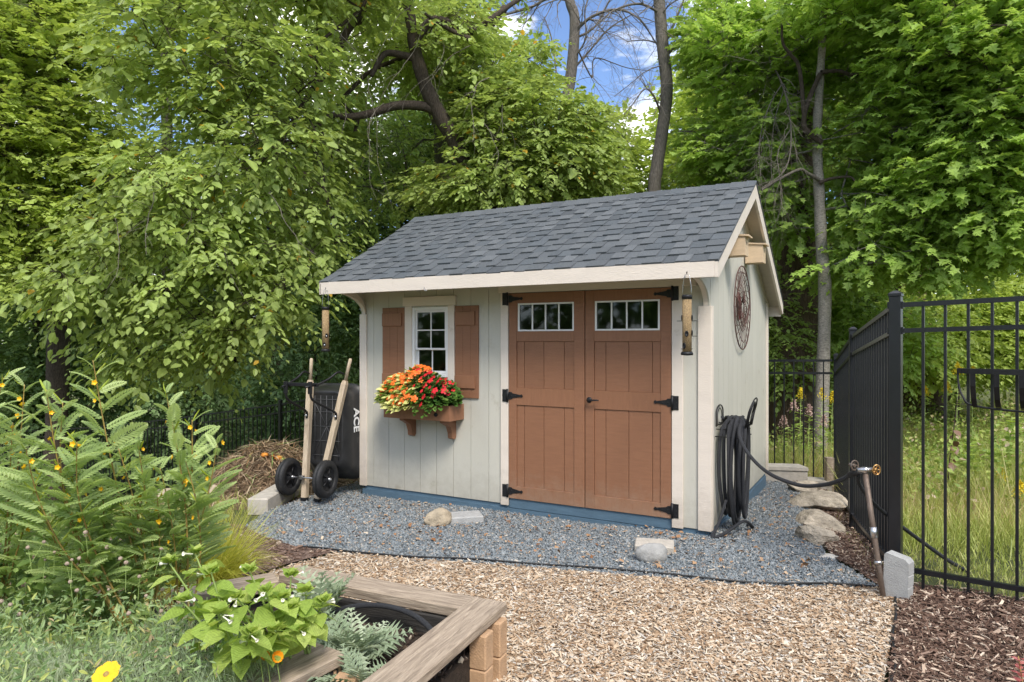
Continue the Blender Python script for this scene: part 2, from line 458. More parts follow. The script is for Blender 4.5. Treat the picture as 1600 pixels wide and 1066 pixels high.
V = np.stack([XX.ravel(), YY.ravel(), ZZ], 1)
nx, ny = len(gx), len(gy)
I = (np.arange(ny - 1)[:, None] * nx + np.arange(nx - 1)[None, :]).ravel()
Fq = np.stack([I, I + 1, I + nx + 1, I + nx], 1)
g = mesh_obj('ground', np_mesh('ground', V, Fq, smooth=True), M['ground']); setp(g, kind='structure')

# --- sheets laid on it, cut as polygons (fine grid clipped to polygon)
def inpoly(x, y, poly):
    x = np.asarray(x); y = np.asarray(y); ins = np.zeros(x.shape, bool)
    n = len(poly)
    for i in range(n):
        x1, y1 = poly[i]; x2, y2 = poly[(i + 1) % n]
        if y1 == y2: continue
        cnd = ((y1 > y) != (y2 > y)) & (x < (x2 - x1) * (y - y1) / (y2 - y1) + x1)
        ins ^= cnd
    return ins
def sheet(name, poly, dz, mat, step=.09):
    import bmesh
    xs = [p[0] for p in poly]; ys = [p[1] for p in poly]
    bm = bmesh.new()
    f = bm.faces.new([bm.verts.new((p[0], p[1], 0)) for p in poly])
    for ax, lo, hi in ((0, min(xs), max(xs)), (1, min(ys), max(ys))):
        k = lo + step
        while k < hi:
            n_ = (1, 0, 0) if ax == 0 else (0, 1, 0); co = (k, 0, 0) if ax == 0 else (0, k, 0)
            bmesh.ops.bisect_plane(bm, geom=bm.verts[:] + bm.edges[:] + bm.faces[:], plane_co=co, plane_no=n_)
            k += step
    co = np.array([v.co[:2] for v in bm.verts]); z = hz(co[:, 0], co[:, 1])
    for v, zz in zip(bm.verts, z): v.co.z = zz + dz
    me = bpy.data.meshes.new(name); bm.normal_update(); bm.to_mesh(me); bm.free()
    if len(me.polygons) and me.polygons[0].normal.z < 0: me.flip_normals()
    o = mesh_obj(name, me, mat); setp(o, kind='structure')
    return o

# ------------------------------------------------------------------ ground covers
def mat_bed(name, stops, sc, bump=.8, rough=.9):
    nt = NT(name)
    tc = nt.n('ShaderNodeTexCoord')
    vo = nt.n('ShaderNodeTexVoronoi', Scale=sc); nt.l(tc.outputs['Object'], vo.inputs['Vector'])
    sx = nt.n('ShaderNodeSeparateColor'); nt.l(vo.outputs['Color'], sx.inputs['Color'])
    c = ramp(nt, sx.outputs['Red'], stops)
    bs = nt.n('ShaderNodeBsdfPrincipled', Roughness=rough); nt.l(c, bs.inputs['Base Color'])
    bp = nt.n('ShaderNodeBump', Strength=bump, Distance=.02); bp.invert = True
    nt.l(vo.outputs['Distance'], bp.inputs['Height']); nt.l(bp.outputs['Normal'], bs.inputs['Normal'])
    nt.l(bs.outputs['BSDF'], nt.out.inputs['Surface'])
    return nt.m
GR = [(0, (.11, .13, .145)), (.25, (.17, .195, .21)), (.55, (.225, .25, .262)), (.85, (.29, .31, .315)), (.92, (.33, .31, .27)), (.97, (.26, .19, .14)), (1, (.46, .45, .42))]
CH = [(0, (.17, .10, .055)), (.15, (.34, .225, .135)), (.42, (.485, .355, .235)), (.68, (.57, .46, .335)), (.86, (.66, .58, .47)), (1, (.44, .41, .375))]
MU = [(0, (.055, .033, .025)), (.3, (.115, .068, .048)), (.6, (.18, .112, .080)), (.8, (.24, .165, .125)), (.88, (.45, .34, .25)), (1, (.66, .55, .43))]
M['gravel_bed'] = mat_bed('gravel_bed', [(p, tuple(x * .8 for x in c)) for p, c in GR], 85)
M['chip_bed'] = mat_bed('chip_bed', [(p, tuple(x * .8 for x in c)) for p, c in CH], 90)
M['mulch_bed'] = mat_bed('mulch_bed', MU[:4], 70)
M['gravel'] = mat_rnd('crushed_blue_stone', GR, .8, .35)
M['chips'] = mat_rnd('wood_chips', CH, .85, .2)
M['mulch'] = mat_rnd('bark_mulch', MU, .9, .2)

P_gravel = [(-1.65, 5.25), (2.30, 4.27), (2.32, 5.0), (2.45, 5.5), (2.62, 6.0), (3.0, 6.8), (3.35, 7.8), (3.25, 8.35), (2.6, 8.9), (-.4, 10.2), (-2.0, 8.3), (-2.15, 7.4), (-2.38, 6.6), (-2.38, 6.1), (-2.05, 5.6)]
P_chips = [(-1.30, 5.15), (-.2, 4.885), (2.30, 4.255), (2.37, 4.16), (1.75, 3.2), (1.2, 2.3), (.6, 1.2), (-3, 1.2), (-3, 4.3), (-1.8, 4.5), (-1.6, 4.82)]
P_mulchR = [(2.37, 4.16), (2.33, 4.30), (2.42, 4.42), (3.6, 3.36), (4.6, 2.5), (3.6, .8), (.62, 1.2), (1.22, 2.3), (1.77, 3.2)]
P_mulchS = [(2.31, 4.29), (2.46, 4.36), (3.2, 6.32), (4.0, 8.45), (3.3, 8.3), (3.38, 7.8), (3.03, 6.8), (2.65, 6), (2.48, 5.5), (2.35, 5)]
P_mulchL = [(-2.4, 6.1), (-2.07, 5.6), (-1.67, 5.25), (-1.32, 5.15), (-1.62, 4.82), (-1.82, 4.5), (-3.0, 4.3), (-5.5, 4.0), (-5.5, 6.2), (-3.2, 6.3)]
sheet('gravel_ground', P_gravel, .004, M['gravel_bed'], .25)
sheet('wood_chip_path', P_chips, .008, M['chip_bed'], .25)
sheet('mulch_ground', P_mulchR, .012, M['mulch_bed'], .25)
sheet('mulch_strip', P_mulchS, .016, M['mulch_bed'], .25)
sheet('mulch_bed', P_mulchL, .020, M['mulch_bed'], .25)

SO = Vector((-1.595, 7.303, 0)); SU = Vector((.874, -.486, 0)); SV = Vector((.486, .874, 0)); SL, SD = 3.66, 2.85
def in_shed(x, y, m=-.02):
    dx, dy = x - SO.x, y - SO.y
    u = dx * SU.x + dy * SU.y; v = dx * SV.x + dy * SV.y
    return (u > -m) & (u < SL + m) & (v > -m) & (v < SD + m)

def sample_poly(poly, n, falloff=None):
    xs = [p[0] for p in poly]; ys = [p[1] for p in poly]
    out = []; got = 0
    while got < n:
        x = rng.uniform(min(xs), max(xs), n * 3); y = rng.uniform(min(ys), max(ys), n * 3)
        k = inpoly(x, y, poly) & ~in_shed(x, y) & (np.abs(x) < .80 * y + .25)
        if falloff: k &= rng.random(n * 3) < np.minimum(1, (falloff / y) ** 1.6)
        p = np.stack([x[k], y[k]], 1); out.append(p); got += len(p)
    return np.concatenate(out)[:n]

def rand_rot(n, tilt):
    """yaw random, tilt limited; returns (n,3,3)"""
    a = rng.uniform(0, 2 * np.pi, n); t = rng.normal(0, tilt, n); p = rng.normal(0, tilt, n)
    ca, sa = np.cos(a), np.sin(a); ct, st = np.cos(t), np.sin(t); cp, sp = np.cos(p), np.sin(p)
    Rz = np.zeros((n, 3, 3)); Rz[:, 0, 0] = ca; Rz[:, 0, 1] = -sa; Rz[:, 1, 0] = sa; Rz[:, 1, 1] = ca; Rz[:, 2, 2] = 1
    Rx = np.zeros((n, 3, 3)); Rx[:, 0, 0] = 1; Rx[:, 1, 1] = ct; Rx[:, 1, 2] = -st; Rx[:, 2, 1] = st; Rx[:, 2, 2] = ct
    Ry = np.zeros((n, 3, 3)); Ry[:, 1, 1] = 1; Ry[:, 0, 0] = cp; Ry[:, 0, 2] = sp; Ry[:, 2, 0] = -sp; Ry[:, 2, 2] = cp
    return Rz @ Rx @ Ry

def pieces(name, P, z, dims, shape, mat, tilt, rnd=None):
    n = len(P)
    if shape == 'stone':
        T = np.array([(1, 0, 0), (0, 1, 0), (-1, 0, 0), (0, -1, 0), (0, 0, 1), (0, 0, -1)], float) * .5
        F = np.array([(0, 1, 4), (1, 2, 4), (2, 3, 4), (3, 0, 4), (1, 0, 5), (2, 1, 5), (3, 2, 5), (0, 3, 5)])
        T = T[None] + rng.normal(0, .13, (n, 6, 3))
    else:
        T = np.array([(-1, -1, -1), (1, -.7, -1), (1, .8, -1), (-1, 1, -1), (-1, -1, 1), (1, -.7, 1), (1, .8, 1), (-1, 1, 1)], float) * .5
        F = np.array([(4, 5, 6, 7), (0, 1, 5, 4), (1, 2, 6, 5), (2, 3, 7, 6), (3, 0, 4, 7)])
        T = T[None] + rng.normal(0, .10, (n, 8, 3)) * np.array([1, 1, .0])
    V = T * dims[:, None, :]
    V = np.einsum('nij,nkj->nki', rand_rot(n, tilt), V)
    V[:, :, 0] += P[:, 0, None]; V[:, :, 1] += P[:, 1, None]; V[:, :, 2] += z[:, None]
    k = T.shape[1]
    FF = (F[None] + (np.arange(n) * k)[:, None, None]).reshape(-1, F.shape[1])
    r = rng.random(n) if rnd is None else rnd
    return mesh_obj(name, np_mesh(name, V.reshape(-1, 3), FF, np.repeat(r, len(F))), mat)

def dims_(n, l, w, t, sig=.3):
    s = np.exp(rng.normal(0, sig, (n, 3)))
    return np.stack([l * s[:, 0], w * s[:, 1], t * s[:, 2]], 1)

N_ = 62000
P = sample_poly(P_gravel, N_, 5.0); d = dims_(N_, .0205, .0165, .011, .30)
o = pieces('gravel', P, hz(P[:, 0], P[:, 1]) + rng.uniform(.003, .014, N_), d, 'stone', M['gravel'], 1.0)
setp(o, 'loose crushed blue-grey gravel spread in front of and beside the shed', 'gravel', kind='stuff')
N_ = 76000
P = sample_poly(P_chips, N_, 3.8); d = dims_(N_, .0195, .0066, .0026, .50)
o = pieces('wood_chips', P, hz(P[:, 0], P[:, 1]) + rng.uniform(.009, .022, N_), d, 'chip', M['chips'], .24)
setp(o, 'pale tan wood chips covering the path in the foreground', 'wood chips', kind='stuff')
N1, N2, N3 = 15000, 3600, 4500
P = np.concatenate([sample_poly(P_mulchR, N1, 3.5), sample_poly(P_mulchS, N2, 5), sample_poly(P_mulchL, N3, 5)]); n = len(P)
d = dims_(n, .028, .006, .0035, .45)
o = pieces('bark_mulch', P, hz(P[:, 0], P[:, 1]) + rng.uniform(.013, .032, n), d, 'chip', M['mulch'], .32)
setp(o, 'dark reddish brown shredded bark mulch beside the paths', 'mulch', kind='stuff')
# stray chips, twigs and fallen leaves lying on the gravel
n = 800
P = sample_poly(P_gravel, n, 4.6)
d = dims_(n, .019, .007, .003, .4)
o = pieces('stray_chips', P, hz(P[:, 0], P[:, 1]) + rng.uniform(.020, .028, n), d, 'chip', M['chips'], .25, rnd=rng.uniform(.15, 1, n))
setp(o, 'stray pale wood chips strewn over the blue-grey gravel', 'wood chips', kind='stuff')
n = 300
Pl = sample_poly([(-2.2, 5.7), (-1.0, 5.15), (.8, 4.8), (2.2, 4.5), (2.6, 6), (3.2, 7.8), (1.7, 5.5), (-1.5, 7.2)], n)
T = np.array([(0, 0, 0), (.35, .28, .12), (.65, .42, .05), (.8, .12, .16), (1, 0, 0), (.8, -.15, .14), (.6, -.40, .02), (.3, -.25, .15)], float)
V = T[None] * (rng.uniform(.02, .05, n))[:, None, None] * (1 + rng.normal(0, .2, (n, 8, 3)))
V = np.einsum('nij,nkj->nki', rand_rot(n, .35), V)
V += np.stack([Pl[:, 0], Pl[:, 1], hz(Pl[:, 0], Pl[:, 1]) + .026], 1)[:, None, :]
F = np.arange(8)[None] + (np.arange(n) * 8)[:, None]
M['dry_leaf'] = mat_rnd('dry_leaf', [(0, (.20, .085, .03)), (.4, (.30, .16, .08)), (.8, (.40, .25, .14)), (1, (.24, .15, .09))], .8)
o = mesh_obj('fallen_leaves', np_mesh('fallen_leaves', V.reshape(-1, 3), F, rng.random(n)), M['dry_leaf'])
setp(o, 'dry orange-brown leaves scattered over the gravel', 'fallen leaves', kind='stuff')

# black landscape edging strips
def strip(pts, label):
    mb = MB(); n = 40; q = []
    for i in range(len(pts) - 1):
        for k in range(n):
            t = k / n
            q.append((pts[i][0] * (1 - t) + pts[i + 1][0] * t, pts[i][1] * (1 - t) + pts[i + 1][1] * t))
    q.append(pts[-1])
    q = np.array(q); z = hz(q[:, 0], q[:, 1]) + .020 + .002 * np.sin(np.arange(len(q)) * .23)
    q[:, 1] += .012 * np.sin(np.arange(len(q)) * .14)
    mb.tube([(a, b, c) for (a, b), c in zip(q, z)], .0075, 6)
    o = mb.build('garden_edging', M['plastic']); setp(o, label, 'edging'); return o
strip([(-1.66, 5.25), (-.9, 5.06), (.317, 4.83), (1.28, 4.56), (2.32, 4.26)], 'black plastic edging between the gravel and the wood chips')
strip([(2.36, 4.18), (2.1, 3.75), (1.80, 3.22), (1.5, 2.75), (1.2, 2.25)], 'black plastic edging between the wood chips and the dark mulch')

# ------------------------------------------------------------------ the shed
SH = empty('garden_shed', SO, -math.atan2(.486, .874), 'pale sage garden shed with brown double doors and grey shingled roof', 'shed')
SH.rotation_euler = (0, 0, math.atan2(-.486, .874))
ZB = .065; EV, EZ = -.45, 2.21; RV, RZ = 1.138, 3.10; BV, BZ = 2.97, 2.05
SF = (RZ - EZ) / (RV - EV); SB = (RZ - BZ) / (BV - RV)
def roof_z(v): return EZ + SF * (v - EV) if v <= RV else RZ - SB * (v - RV)
def part(mb, name, mat, parent=None): return mb.build(name, mat, parent or SH)

WX0, WX1, WZ0, WZ1 = .665, 1.107, 1.24, 1.94     # window opening
DX0, DX1, DZ0, DZ1 = 1.797, 3.347, .125, 2.05     # door opening
ztop = roof_z(0) - .05
# front siding boards, 203 mm apart, cut round window and doors
edges = [0.0] + [.15 + .203 * k for k in range(18)]
edges = [e for e in edges if e < SL - .02] + [SL - .0065]
edges[0] = .0065
for a, b in zip(edges[:-1], edges[1:]):
    a2, b2 = a + .0022, b - .0022
    mb = MB()
    rects = [(a2, b2, ZB, ztop)]
    for (x0, x1, z0, z1) in ((WX0, WX1, WZ0, WZ1), (DX0 - .01, DX1 + .01, ZB - .1, DZ1)):
        new = []
        for (p, q, r_, s_) in rects:
            if q <= x0 or p >= x1 or s_ <= z0 or r_ >= z1: new.append((p, q, r_, s_)); continue
            if p < x0: new.append((p, x0, r_, s_))
            if q > x1: new.append((x1, q, r_, s_))
            pi, qi = max(p, x0), min(q, x1)
            if r_ < z0: new.append((pi, qi, r_, z0))
            if s_ > z1: new.append((pi, qi, z1, s_))
        rects = new
    for (p, q, r_, s_) in rects: mb.box(p, q, 0, .006, r_, s_)
    if mb.v: part(mb, 'siding_board', M['siding'])
# side walls: boards whose tops follow the roof
def gable(x0, x1, name='siding_board'):
    ed = [0.013] + [.10 + .203 * k for k in range(14)]; ed = [e for e in ed if e < SD - .05] + [SD]
    for a, b in zip(ed[:-1], ed[1:]):
        a2, b2 = a + .0022, b - .0022
        poly = [(a2, ZB), (b2, ZB), (b2, roof_z(b2) - .045)]
        if a2 < RV < b2: poly.append((RV, RZ - .045))
        poly.append((a2, roof_z(a2) - .045))
        part(MB().prism(poly, x0, x1), name, M['siding'])
gable(SL - .006, SL); gable(0, .006)
# backing walls and interior
mb = MB()
for (p, q, r_, s_) in ((.0066, WX0, ZB, ztop), (WX1, DX0 - .01, ZB, ztop), (WX0, WX1, ZB, WZ0), (WX0, WX1, WZ1, ztop), (DX1 + .01, SL - .0066, ZB, ztop), (DX0 - .01, DX1 + .01, DZ1, ztop)):
    mb.box(p, q, .0065, .05, r_, s_)
gp = [(.0505, ZB), (SD - .02, ZB), (SD - .02, roof_z(SD) - .05), (RV, RZ - .05), (.0505, roof_z(.05) - .05)]
mb.prism(gp, SL - .045, SL - .0065); mb.prism(gp, .0065, .045)
part(mb, 'wall_backing', M['siding'])
part(MB().box(.0, SL, SD, SD + .015, ZB, roof_z(SD) - .045), 'back_wall', M['siding'])
part(MB().box(.05, SL - .05, .05, SD - .02, ZB, ZB + .02), 'floor', M['dark_int'])
mb = MB(); mb.box(.05, 1.6, .12, .5, 1.18, 1.21)
for x in (.1, 1.55): mb.box(x - .03, x + .03, .15, .2, ZB + .02, 1.18); mb.box(x - .03, x + .03, .42, .47, ZB + .02, 1.18)
part(mb, 'workbench', M['dark_int'])
# painted skids under the walls
part(MB().box(.02, SL - .012, .012, .06, -.02, ZB - .004), 'skirt_board', M['blue'])
part(MB().box(.0, SL - .02, -.006, .0115, -.16, .028), 'skid', M['blue'])
mb = MB(); mb.box(SL - .06, SL - .016, .06, SD, -.02, ZB - .004); part(mb, 'skirt_board', M['blue'])
mb = MB(); mb.box(SL - .045, SL - .003, .10, SD - .02, -.25, .022); part(mb, 'skid', M['blue'])
mb = MB(); mb.box(.01, .05, .06, SD, -.25, ZB - .004); part(mb, 'skid', M['blue'])
# corner trims
for x0, x1 in ((-.030, .062), (3.566, SL + .012)):
    part(MB().box(x0, x1, -.020, -.001, ZB - .005, 1.885, .002), 'corner_trim', M['trim'])
part(MB().box(SL + .0005, SL + .018, -.001, .055, ZB - .003, 1.885, .002), 'corner_trim', M['trim'])
part(MB().box(-.030, -.0005, -.001, .055, ZB - .003, 1.885, .002), 'corner_trim', M['trim'])
part(MB().box(SL + .0005, SL + .018, SD - .045, SD + .03, ZB - .003, roof_z(SD + .03) - .06, .002), 'corner_trim', M['trim'])
# curved overhang panels and brackets
for sx, x0, x1 in ((0, .001, .014), (1, SL - .014, SL - .001)):
    arc = [(-.425 + .405 * math.cos(t), 1.885 + .20 * math.sin(t)) for t in np.linspace(0, math.pi / 2, 12)]
    poly = [(-.0005, 1.885)] + arc + [(-.425, roof_z(-.425) - .05), (-.0005, roof_z(0) - .05)]
    part(MB().prism(poly, x0, x1), 'overhang_panel', M['siding'])
    outer = arc; inner = [(-.425 + .405 * math.cos(t) + .06 * math.cos(t) * .2, 1.885 + .20 * math.sin(t) + .075 * (.25 + .75 * math.sin(t))) for t in np.linspace(0, math.pi / 2, 12)]
    xb0, xb1 = (.0145, .05) if sx == 0 else (SL - .05, SL - .0145)
    part(MB().prism([(y, z + .001) for y, z in outer] + inner[::-1], xb0, xb1), 'curved_bracket', M['trim'])
# roof: deck, fascia, rakes
X0, X1 = -.14, 3.80
deck = [(EV, EZ - .012), (RV, RZ - .012), (BV, BZ - .012), (BV, BZ - .045), (RV, RZ - .050), (EV, EZ - .045)]
part(MB().prism(deck, X0, X1), 'roof_deck', M['soffit'])
part(MB().box(X0 - .022, X1 + .0, EV - .022, EV - .001, 2.074, EZ - .014, .002), 'fascia', M['trim'])
part(MB().box(X0, X1, BV + .001, BV + .02, BZ - .16, BZ - .013), 'fascia', M['trim'])
for x0, x1 in ((X1 + .001, X1 + .024), (X0 - .024, X0 - .001)):
    f = [(EV - .022, EZ - .013 - SF * .02), (RV, RZ - .005), (RV, RZ - .155), (EV + .02, EZ - .135), (EV - .022, 2.074)]
    part(MB().prism(f, x0, x1), 'rake_board', M['trim'])
    b = [(RV + .001, RZ - .005), (BV + .02, BZ - .014 - SB * .02), (BV + .02, BZ - .13), (BV - .01, BZ - .135), (RV + .001, RZ - .155)]
    part(MB().prism(b, x0, x1), 'rake_board', M['trim'])
    # narrow shadow moulding on the wall under the roof
mo = [(.0, roof_z(0) - .052), (RV, RZ - .060), (SD, roof_z(SD) - .052), (SD, roof_z(SD) - .10), (RV, RZ - .115), (.0, roof_z(0) - .10)]
part(MB().prism(mo, SL + .0005, SL + .013), 'frieze_board', M['soffit'])
# shingles: every tab a part
def slope_pt(x, s, h, back=False):
    if not back:
        L_ = math.hypot(RV - EV, RZ - EZ); ty, tz = (RV - EV) / L_, (RZ - EZ) / L_
        return (x, EV + ty * s - tz * h, EZ - .012 + tz * s + ty * h)
    L_ = math.hypot(BV - RV, RZ - BZ); ty, tz = (BV - RV) / L_, (RZ - BZ) / L_
    return (x, BV - ty * s + tz * h, BZ - .012 + tz * s + ty * h)
SLEN = math.hypot(RV - EV, RZ - EZ); NR = 13; EX = (SLEN + .012) / NR
rs = random.Random(3); tabs = []
XA, XB = X0 - .032, X1 + .032
for r_ in range(NR):
    x = XA; k = rs.random() < .5
    while x < XB - .001:
        w = rs.uniform(.09, .17) if k else rs.uniform(.085, .15)
        x2 = min(XB, x + w)
        if XB - x2 < .08: x2 = XB
        s0 = -.020 + r_ * EX + (rs.uniform(-.003, .003)); s1 = s0 + EX + .018
        if r_ == NR - 1: s1 = SLEN - .001
        t = .0215 if k else .0125
        t += rs.uniform(-.0012, .0012)
        e0, e1 = x + .0008, x2 - .0008
        top1 = .006 + (.004 if k else 0)
        j = rs.uniform(-.004, .004)
        p = [slope_pt(e0, s0, .0005), slope_pt(e1, s0, .0005), slope_pt(e1, s1, .0004), slope_pt(e0, s1, .0004),
             slope_pt(e0 + (.004 if k else 0), s0, t), slope_pt(e1 - (.004 if k else 0) + j * 0, s0, t), slope_pt(e1, s1, top1), slope_pt(e0, s1, top1)]
        mb = MB().add(p, [(3, 2, 1, 0), (4, 5, 6, 7), (0, 1, 5, 4), (1, 2, 6, 5), (2, 3, 7, 6), (3, 0, 4, 7)])
        mt = rs.choice([0, 0, 1, 3]) if not k else rs.choice([0, 2, 0, 3, 2])
        tabs.append((-(x + x2) / 2 * 1.0 + s0 * .6, mb, mt))
        x = x2; k = not k
tabs.sort(key=lambda t: t[0])
for _, mb, mt in tabs[:300]: part(mb, 'shingle', M['shingle'][mt])
mb = MB(); mi = []
for _, m_, mt in tabs[300:]:
    mb.add(m_.v, m_.f); mi += [mt] * len(m_.f)
if mb.v:
    me = mb.mesh('far_shingles')
    for m_ in M['shingle']: me.materials.append(m_)
    me.polygons.foreach_set('material_index', mi)
    mesh_obj('far_shingles', me, None, SH)['kind'] = 'stuff'
# back slope, not seen: overlapping courses joined
mb = MB(); BL = math.hypot(BV - RV, RZ - BZ)
for r_ in range(15):
    s0 = -.02 + r_ * .143; s1 = min(BL - .001, s0 + .16)
    mb.add([slope_pt(XA, s0, .0005, 1), slope_pt(XB, s0, .0005, 1), slope_pt(XB, s1, .0004, 1), slope_pt(XA, s1, .0004, 1),
            slope_pt(XA, s0, .011, 1), slope_pt(XB, s0, .011, 1), slope_pt(XB, s1, .006, 1), slope_pt(XA, s1, .006, 1)],
           [(0, 1, 2, 3), (7, 6, 5, 4), (4, 5, 1, 0), (5, 6, 2, 1), (6, 7, 3, 2), (7, 4, 0, 3)])
part(mb, 'back_shingles', M['shingle'][0])
# ridge caps
x = XA; k = 0
while x < XB - .01:
    x2 = min(XB, x + .145); h0 = .020; h1 = .012
    sl = .12
    p = []
    for xx, h in ((x, h0), (min(XB, x + .17), h1)):
        q0 = slope_pt(xx, SLEN - sl, h); top = (xx, RV, RZ + h * 1.10); q1 = slope_pt(xx, BL - sl, h, True)
        p += [q0, top, q1, (q0[0], q0[1], q0[2] - .010), (top[0], top[1], top[2] - .012), (q1[0], q1[1], q1[2] - .010)]
    part(MB().add(p, [(0, 6, 7, 1), (1, 7, 8, 2), (0, 1, 4, 3), (1, 2, 5, 4), (0, 3, 9, 6), (2, 8, 11, 5), (6, 9, 10, 7), (7, 10, 11, 8)]), 'ridge_shingle', M['shingle'][rs.choice([0, 1, 3, 0])])
    x = x2; k += 1

# window
WN = part(MB().box(.575, .664, -.020, -.0005, 1.02, 1.955, .002).box(1.108, 1.186, -.020, -.0005, 1.02, 1.955, .002), 'window', M['trim'])
part(MB().box(.555, 1.206, -.030, -.0005, 1.956, 2.048, .003), 'header', M['trim'], WN)
fr = MB(); fw = .030
fr.box(WX0, WX0 + fw, -.012, .06, WZ0, WZ1, .002).box(WX1 - fw, WX1, -.012, .06, WZ0, WZ1, .002)
fr.box(WX0 + fw, WX1 - fw, -.012, .06, WZ1 - fw, WZ1, .002).box(WX0 + fw, WX1 - fw, -.012, .06, WZ0, WZ0 + .035, .002)
part(fr, 'frame', M['white'], WN)
def sash(x0, x1, z0, z1, y, rows, cols, bw):
    s_ = MB()
    s_.box(x0, x0 + bw, y, y + .02, z0, z1, .002).box(x1 - bw, x1, y, y + .02, z0, z1, .002)
    s_.box(x0 + bw, x1 - bw, y, y + .02, z0, z0 + bw, .002).box(x0 + bw, x1 - bw, y, y + .02, z1 - bw, z1, .002)
    part(s_, 'sash', M['white'], WN)
    gx = [(x0 + bw) + (x1 - x0 - 2 * bw) * i / cols for i in range(cols + 1)]
    gz = [(z0 + bw) + (z1 - z0 - 2 * bw) * i / rows for i in range(rows + 1)]
    m_ = .006
    for x in gx[1:-1]: part(MB().box(x - m_, x + m_, y + .003, y + .017, z0 + bw, z1 - bw), 'muntin', M['white'], WN)
    for z in gz[1:-1]:
        for a, b in zip(gx[:-1], gx[1:]):
            part(MB().box(a + (m_ if a != gx[0] else 0), b - (m_ if b != gx[-1] else 0), y + .003, y + .017, z - m_, z + m_), 'muntin', M['white'], WN)
    for a, b in zip(gx[:-1], gx[1:]):
        for c_, d_ in zip(gz[:-1], gz[1:]):
            part(MB().box(a + .0005, b - .0005, y + .008, y + .012, c_ + .0005, d_ - .0005), 'pane', M['glass'], WN)
sash(WX0 + fw + .001, WX1 - fw - .001, 1.51, WZ1 - fw - .001, .004, 2, 2, .020)
sash(WX0 + fw + .001, WX1 - fw - .001, WZ0 + .036, 1.532, .028, 1, 2, .024)
# shutters
for (x0, x1, side) in ((.280, .572, 0), (1.192, 1.462, 1)):
    sh = part(MB().box(x0, x1, -.016, -.0005, 1.045, 1.945, .002), 'shutter', M['brown'])
    bx0, bx1 = (x0 + .004, x1 - .035)
    for z0, z1 in ((1.755, 1.888), (1.140, 1.262)):
        part(MB().box(bx0, bx1, -.030, -.0165, z0, z1, .002), 'batten', M['brown_h'], sh)
    w = (x1 - x0) / 3
    for k in (1, 2):   # board joints
        part(MB().box(x0 + w * k - .003, x0 + w * k + .003, -.0185, -.0162, 1.048, 1.942), 'joint_bead', M['brown'], sh)
# window box
WB = MB()
bx0, bx1, by = .49, 1.29, -.25
WB.box(bx0, bx1, by, by + .018, .835, .985, .002).box(bx0, bx0 + .018, by + .018, -.002, .835, .985, .002).box(bx1 - .018, bx1, by + .018, -.002, .835, .985, .002)
WB.box(bx0 + .018, bx1 - .018, by + .018, -.002, .835, .852).box(bx0 + .018, bx1 - .018, -.018, -.002, .852, .985)
WB = part(WB, 'window_box', M['brown_h'])
part(MB().box(bx0 + .019, bx1 - .019, by + .019, -.019, .9, .955), 'soil', M['soil'], WB)
for x in (.68, 1.17):
    prof = [(-.20, .834), (-.002, .834), (-.002, .655), (-.03, .635), (-.065, .650), (-.070, .70), (-.10, .765), (-.17, .80), (-.20, .81)]
    part(MB().prism(prof, x - .028, x + .028), 'box_bracket', M['brown'], WB)
part(MB().lathe([(0, -.018), (.015, -.014), (.020, -.004), (.020, 0)], c=(1.13, by - .0005, .895), n=14, axis=1), 'screw_cap', M['iron'], WB)

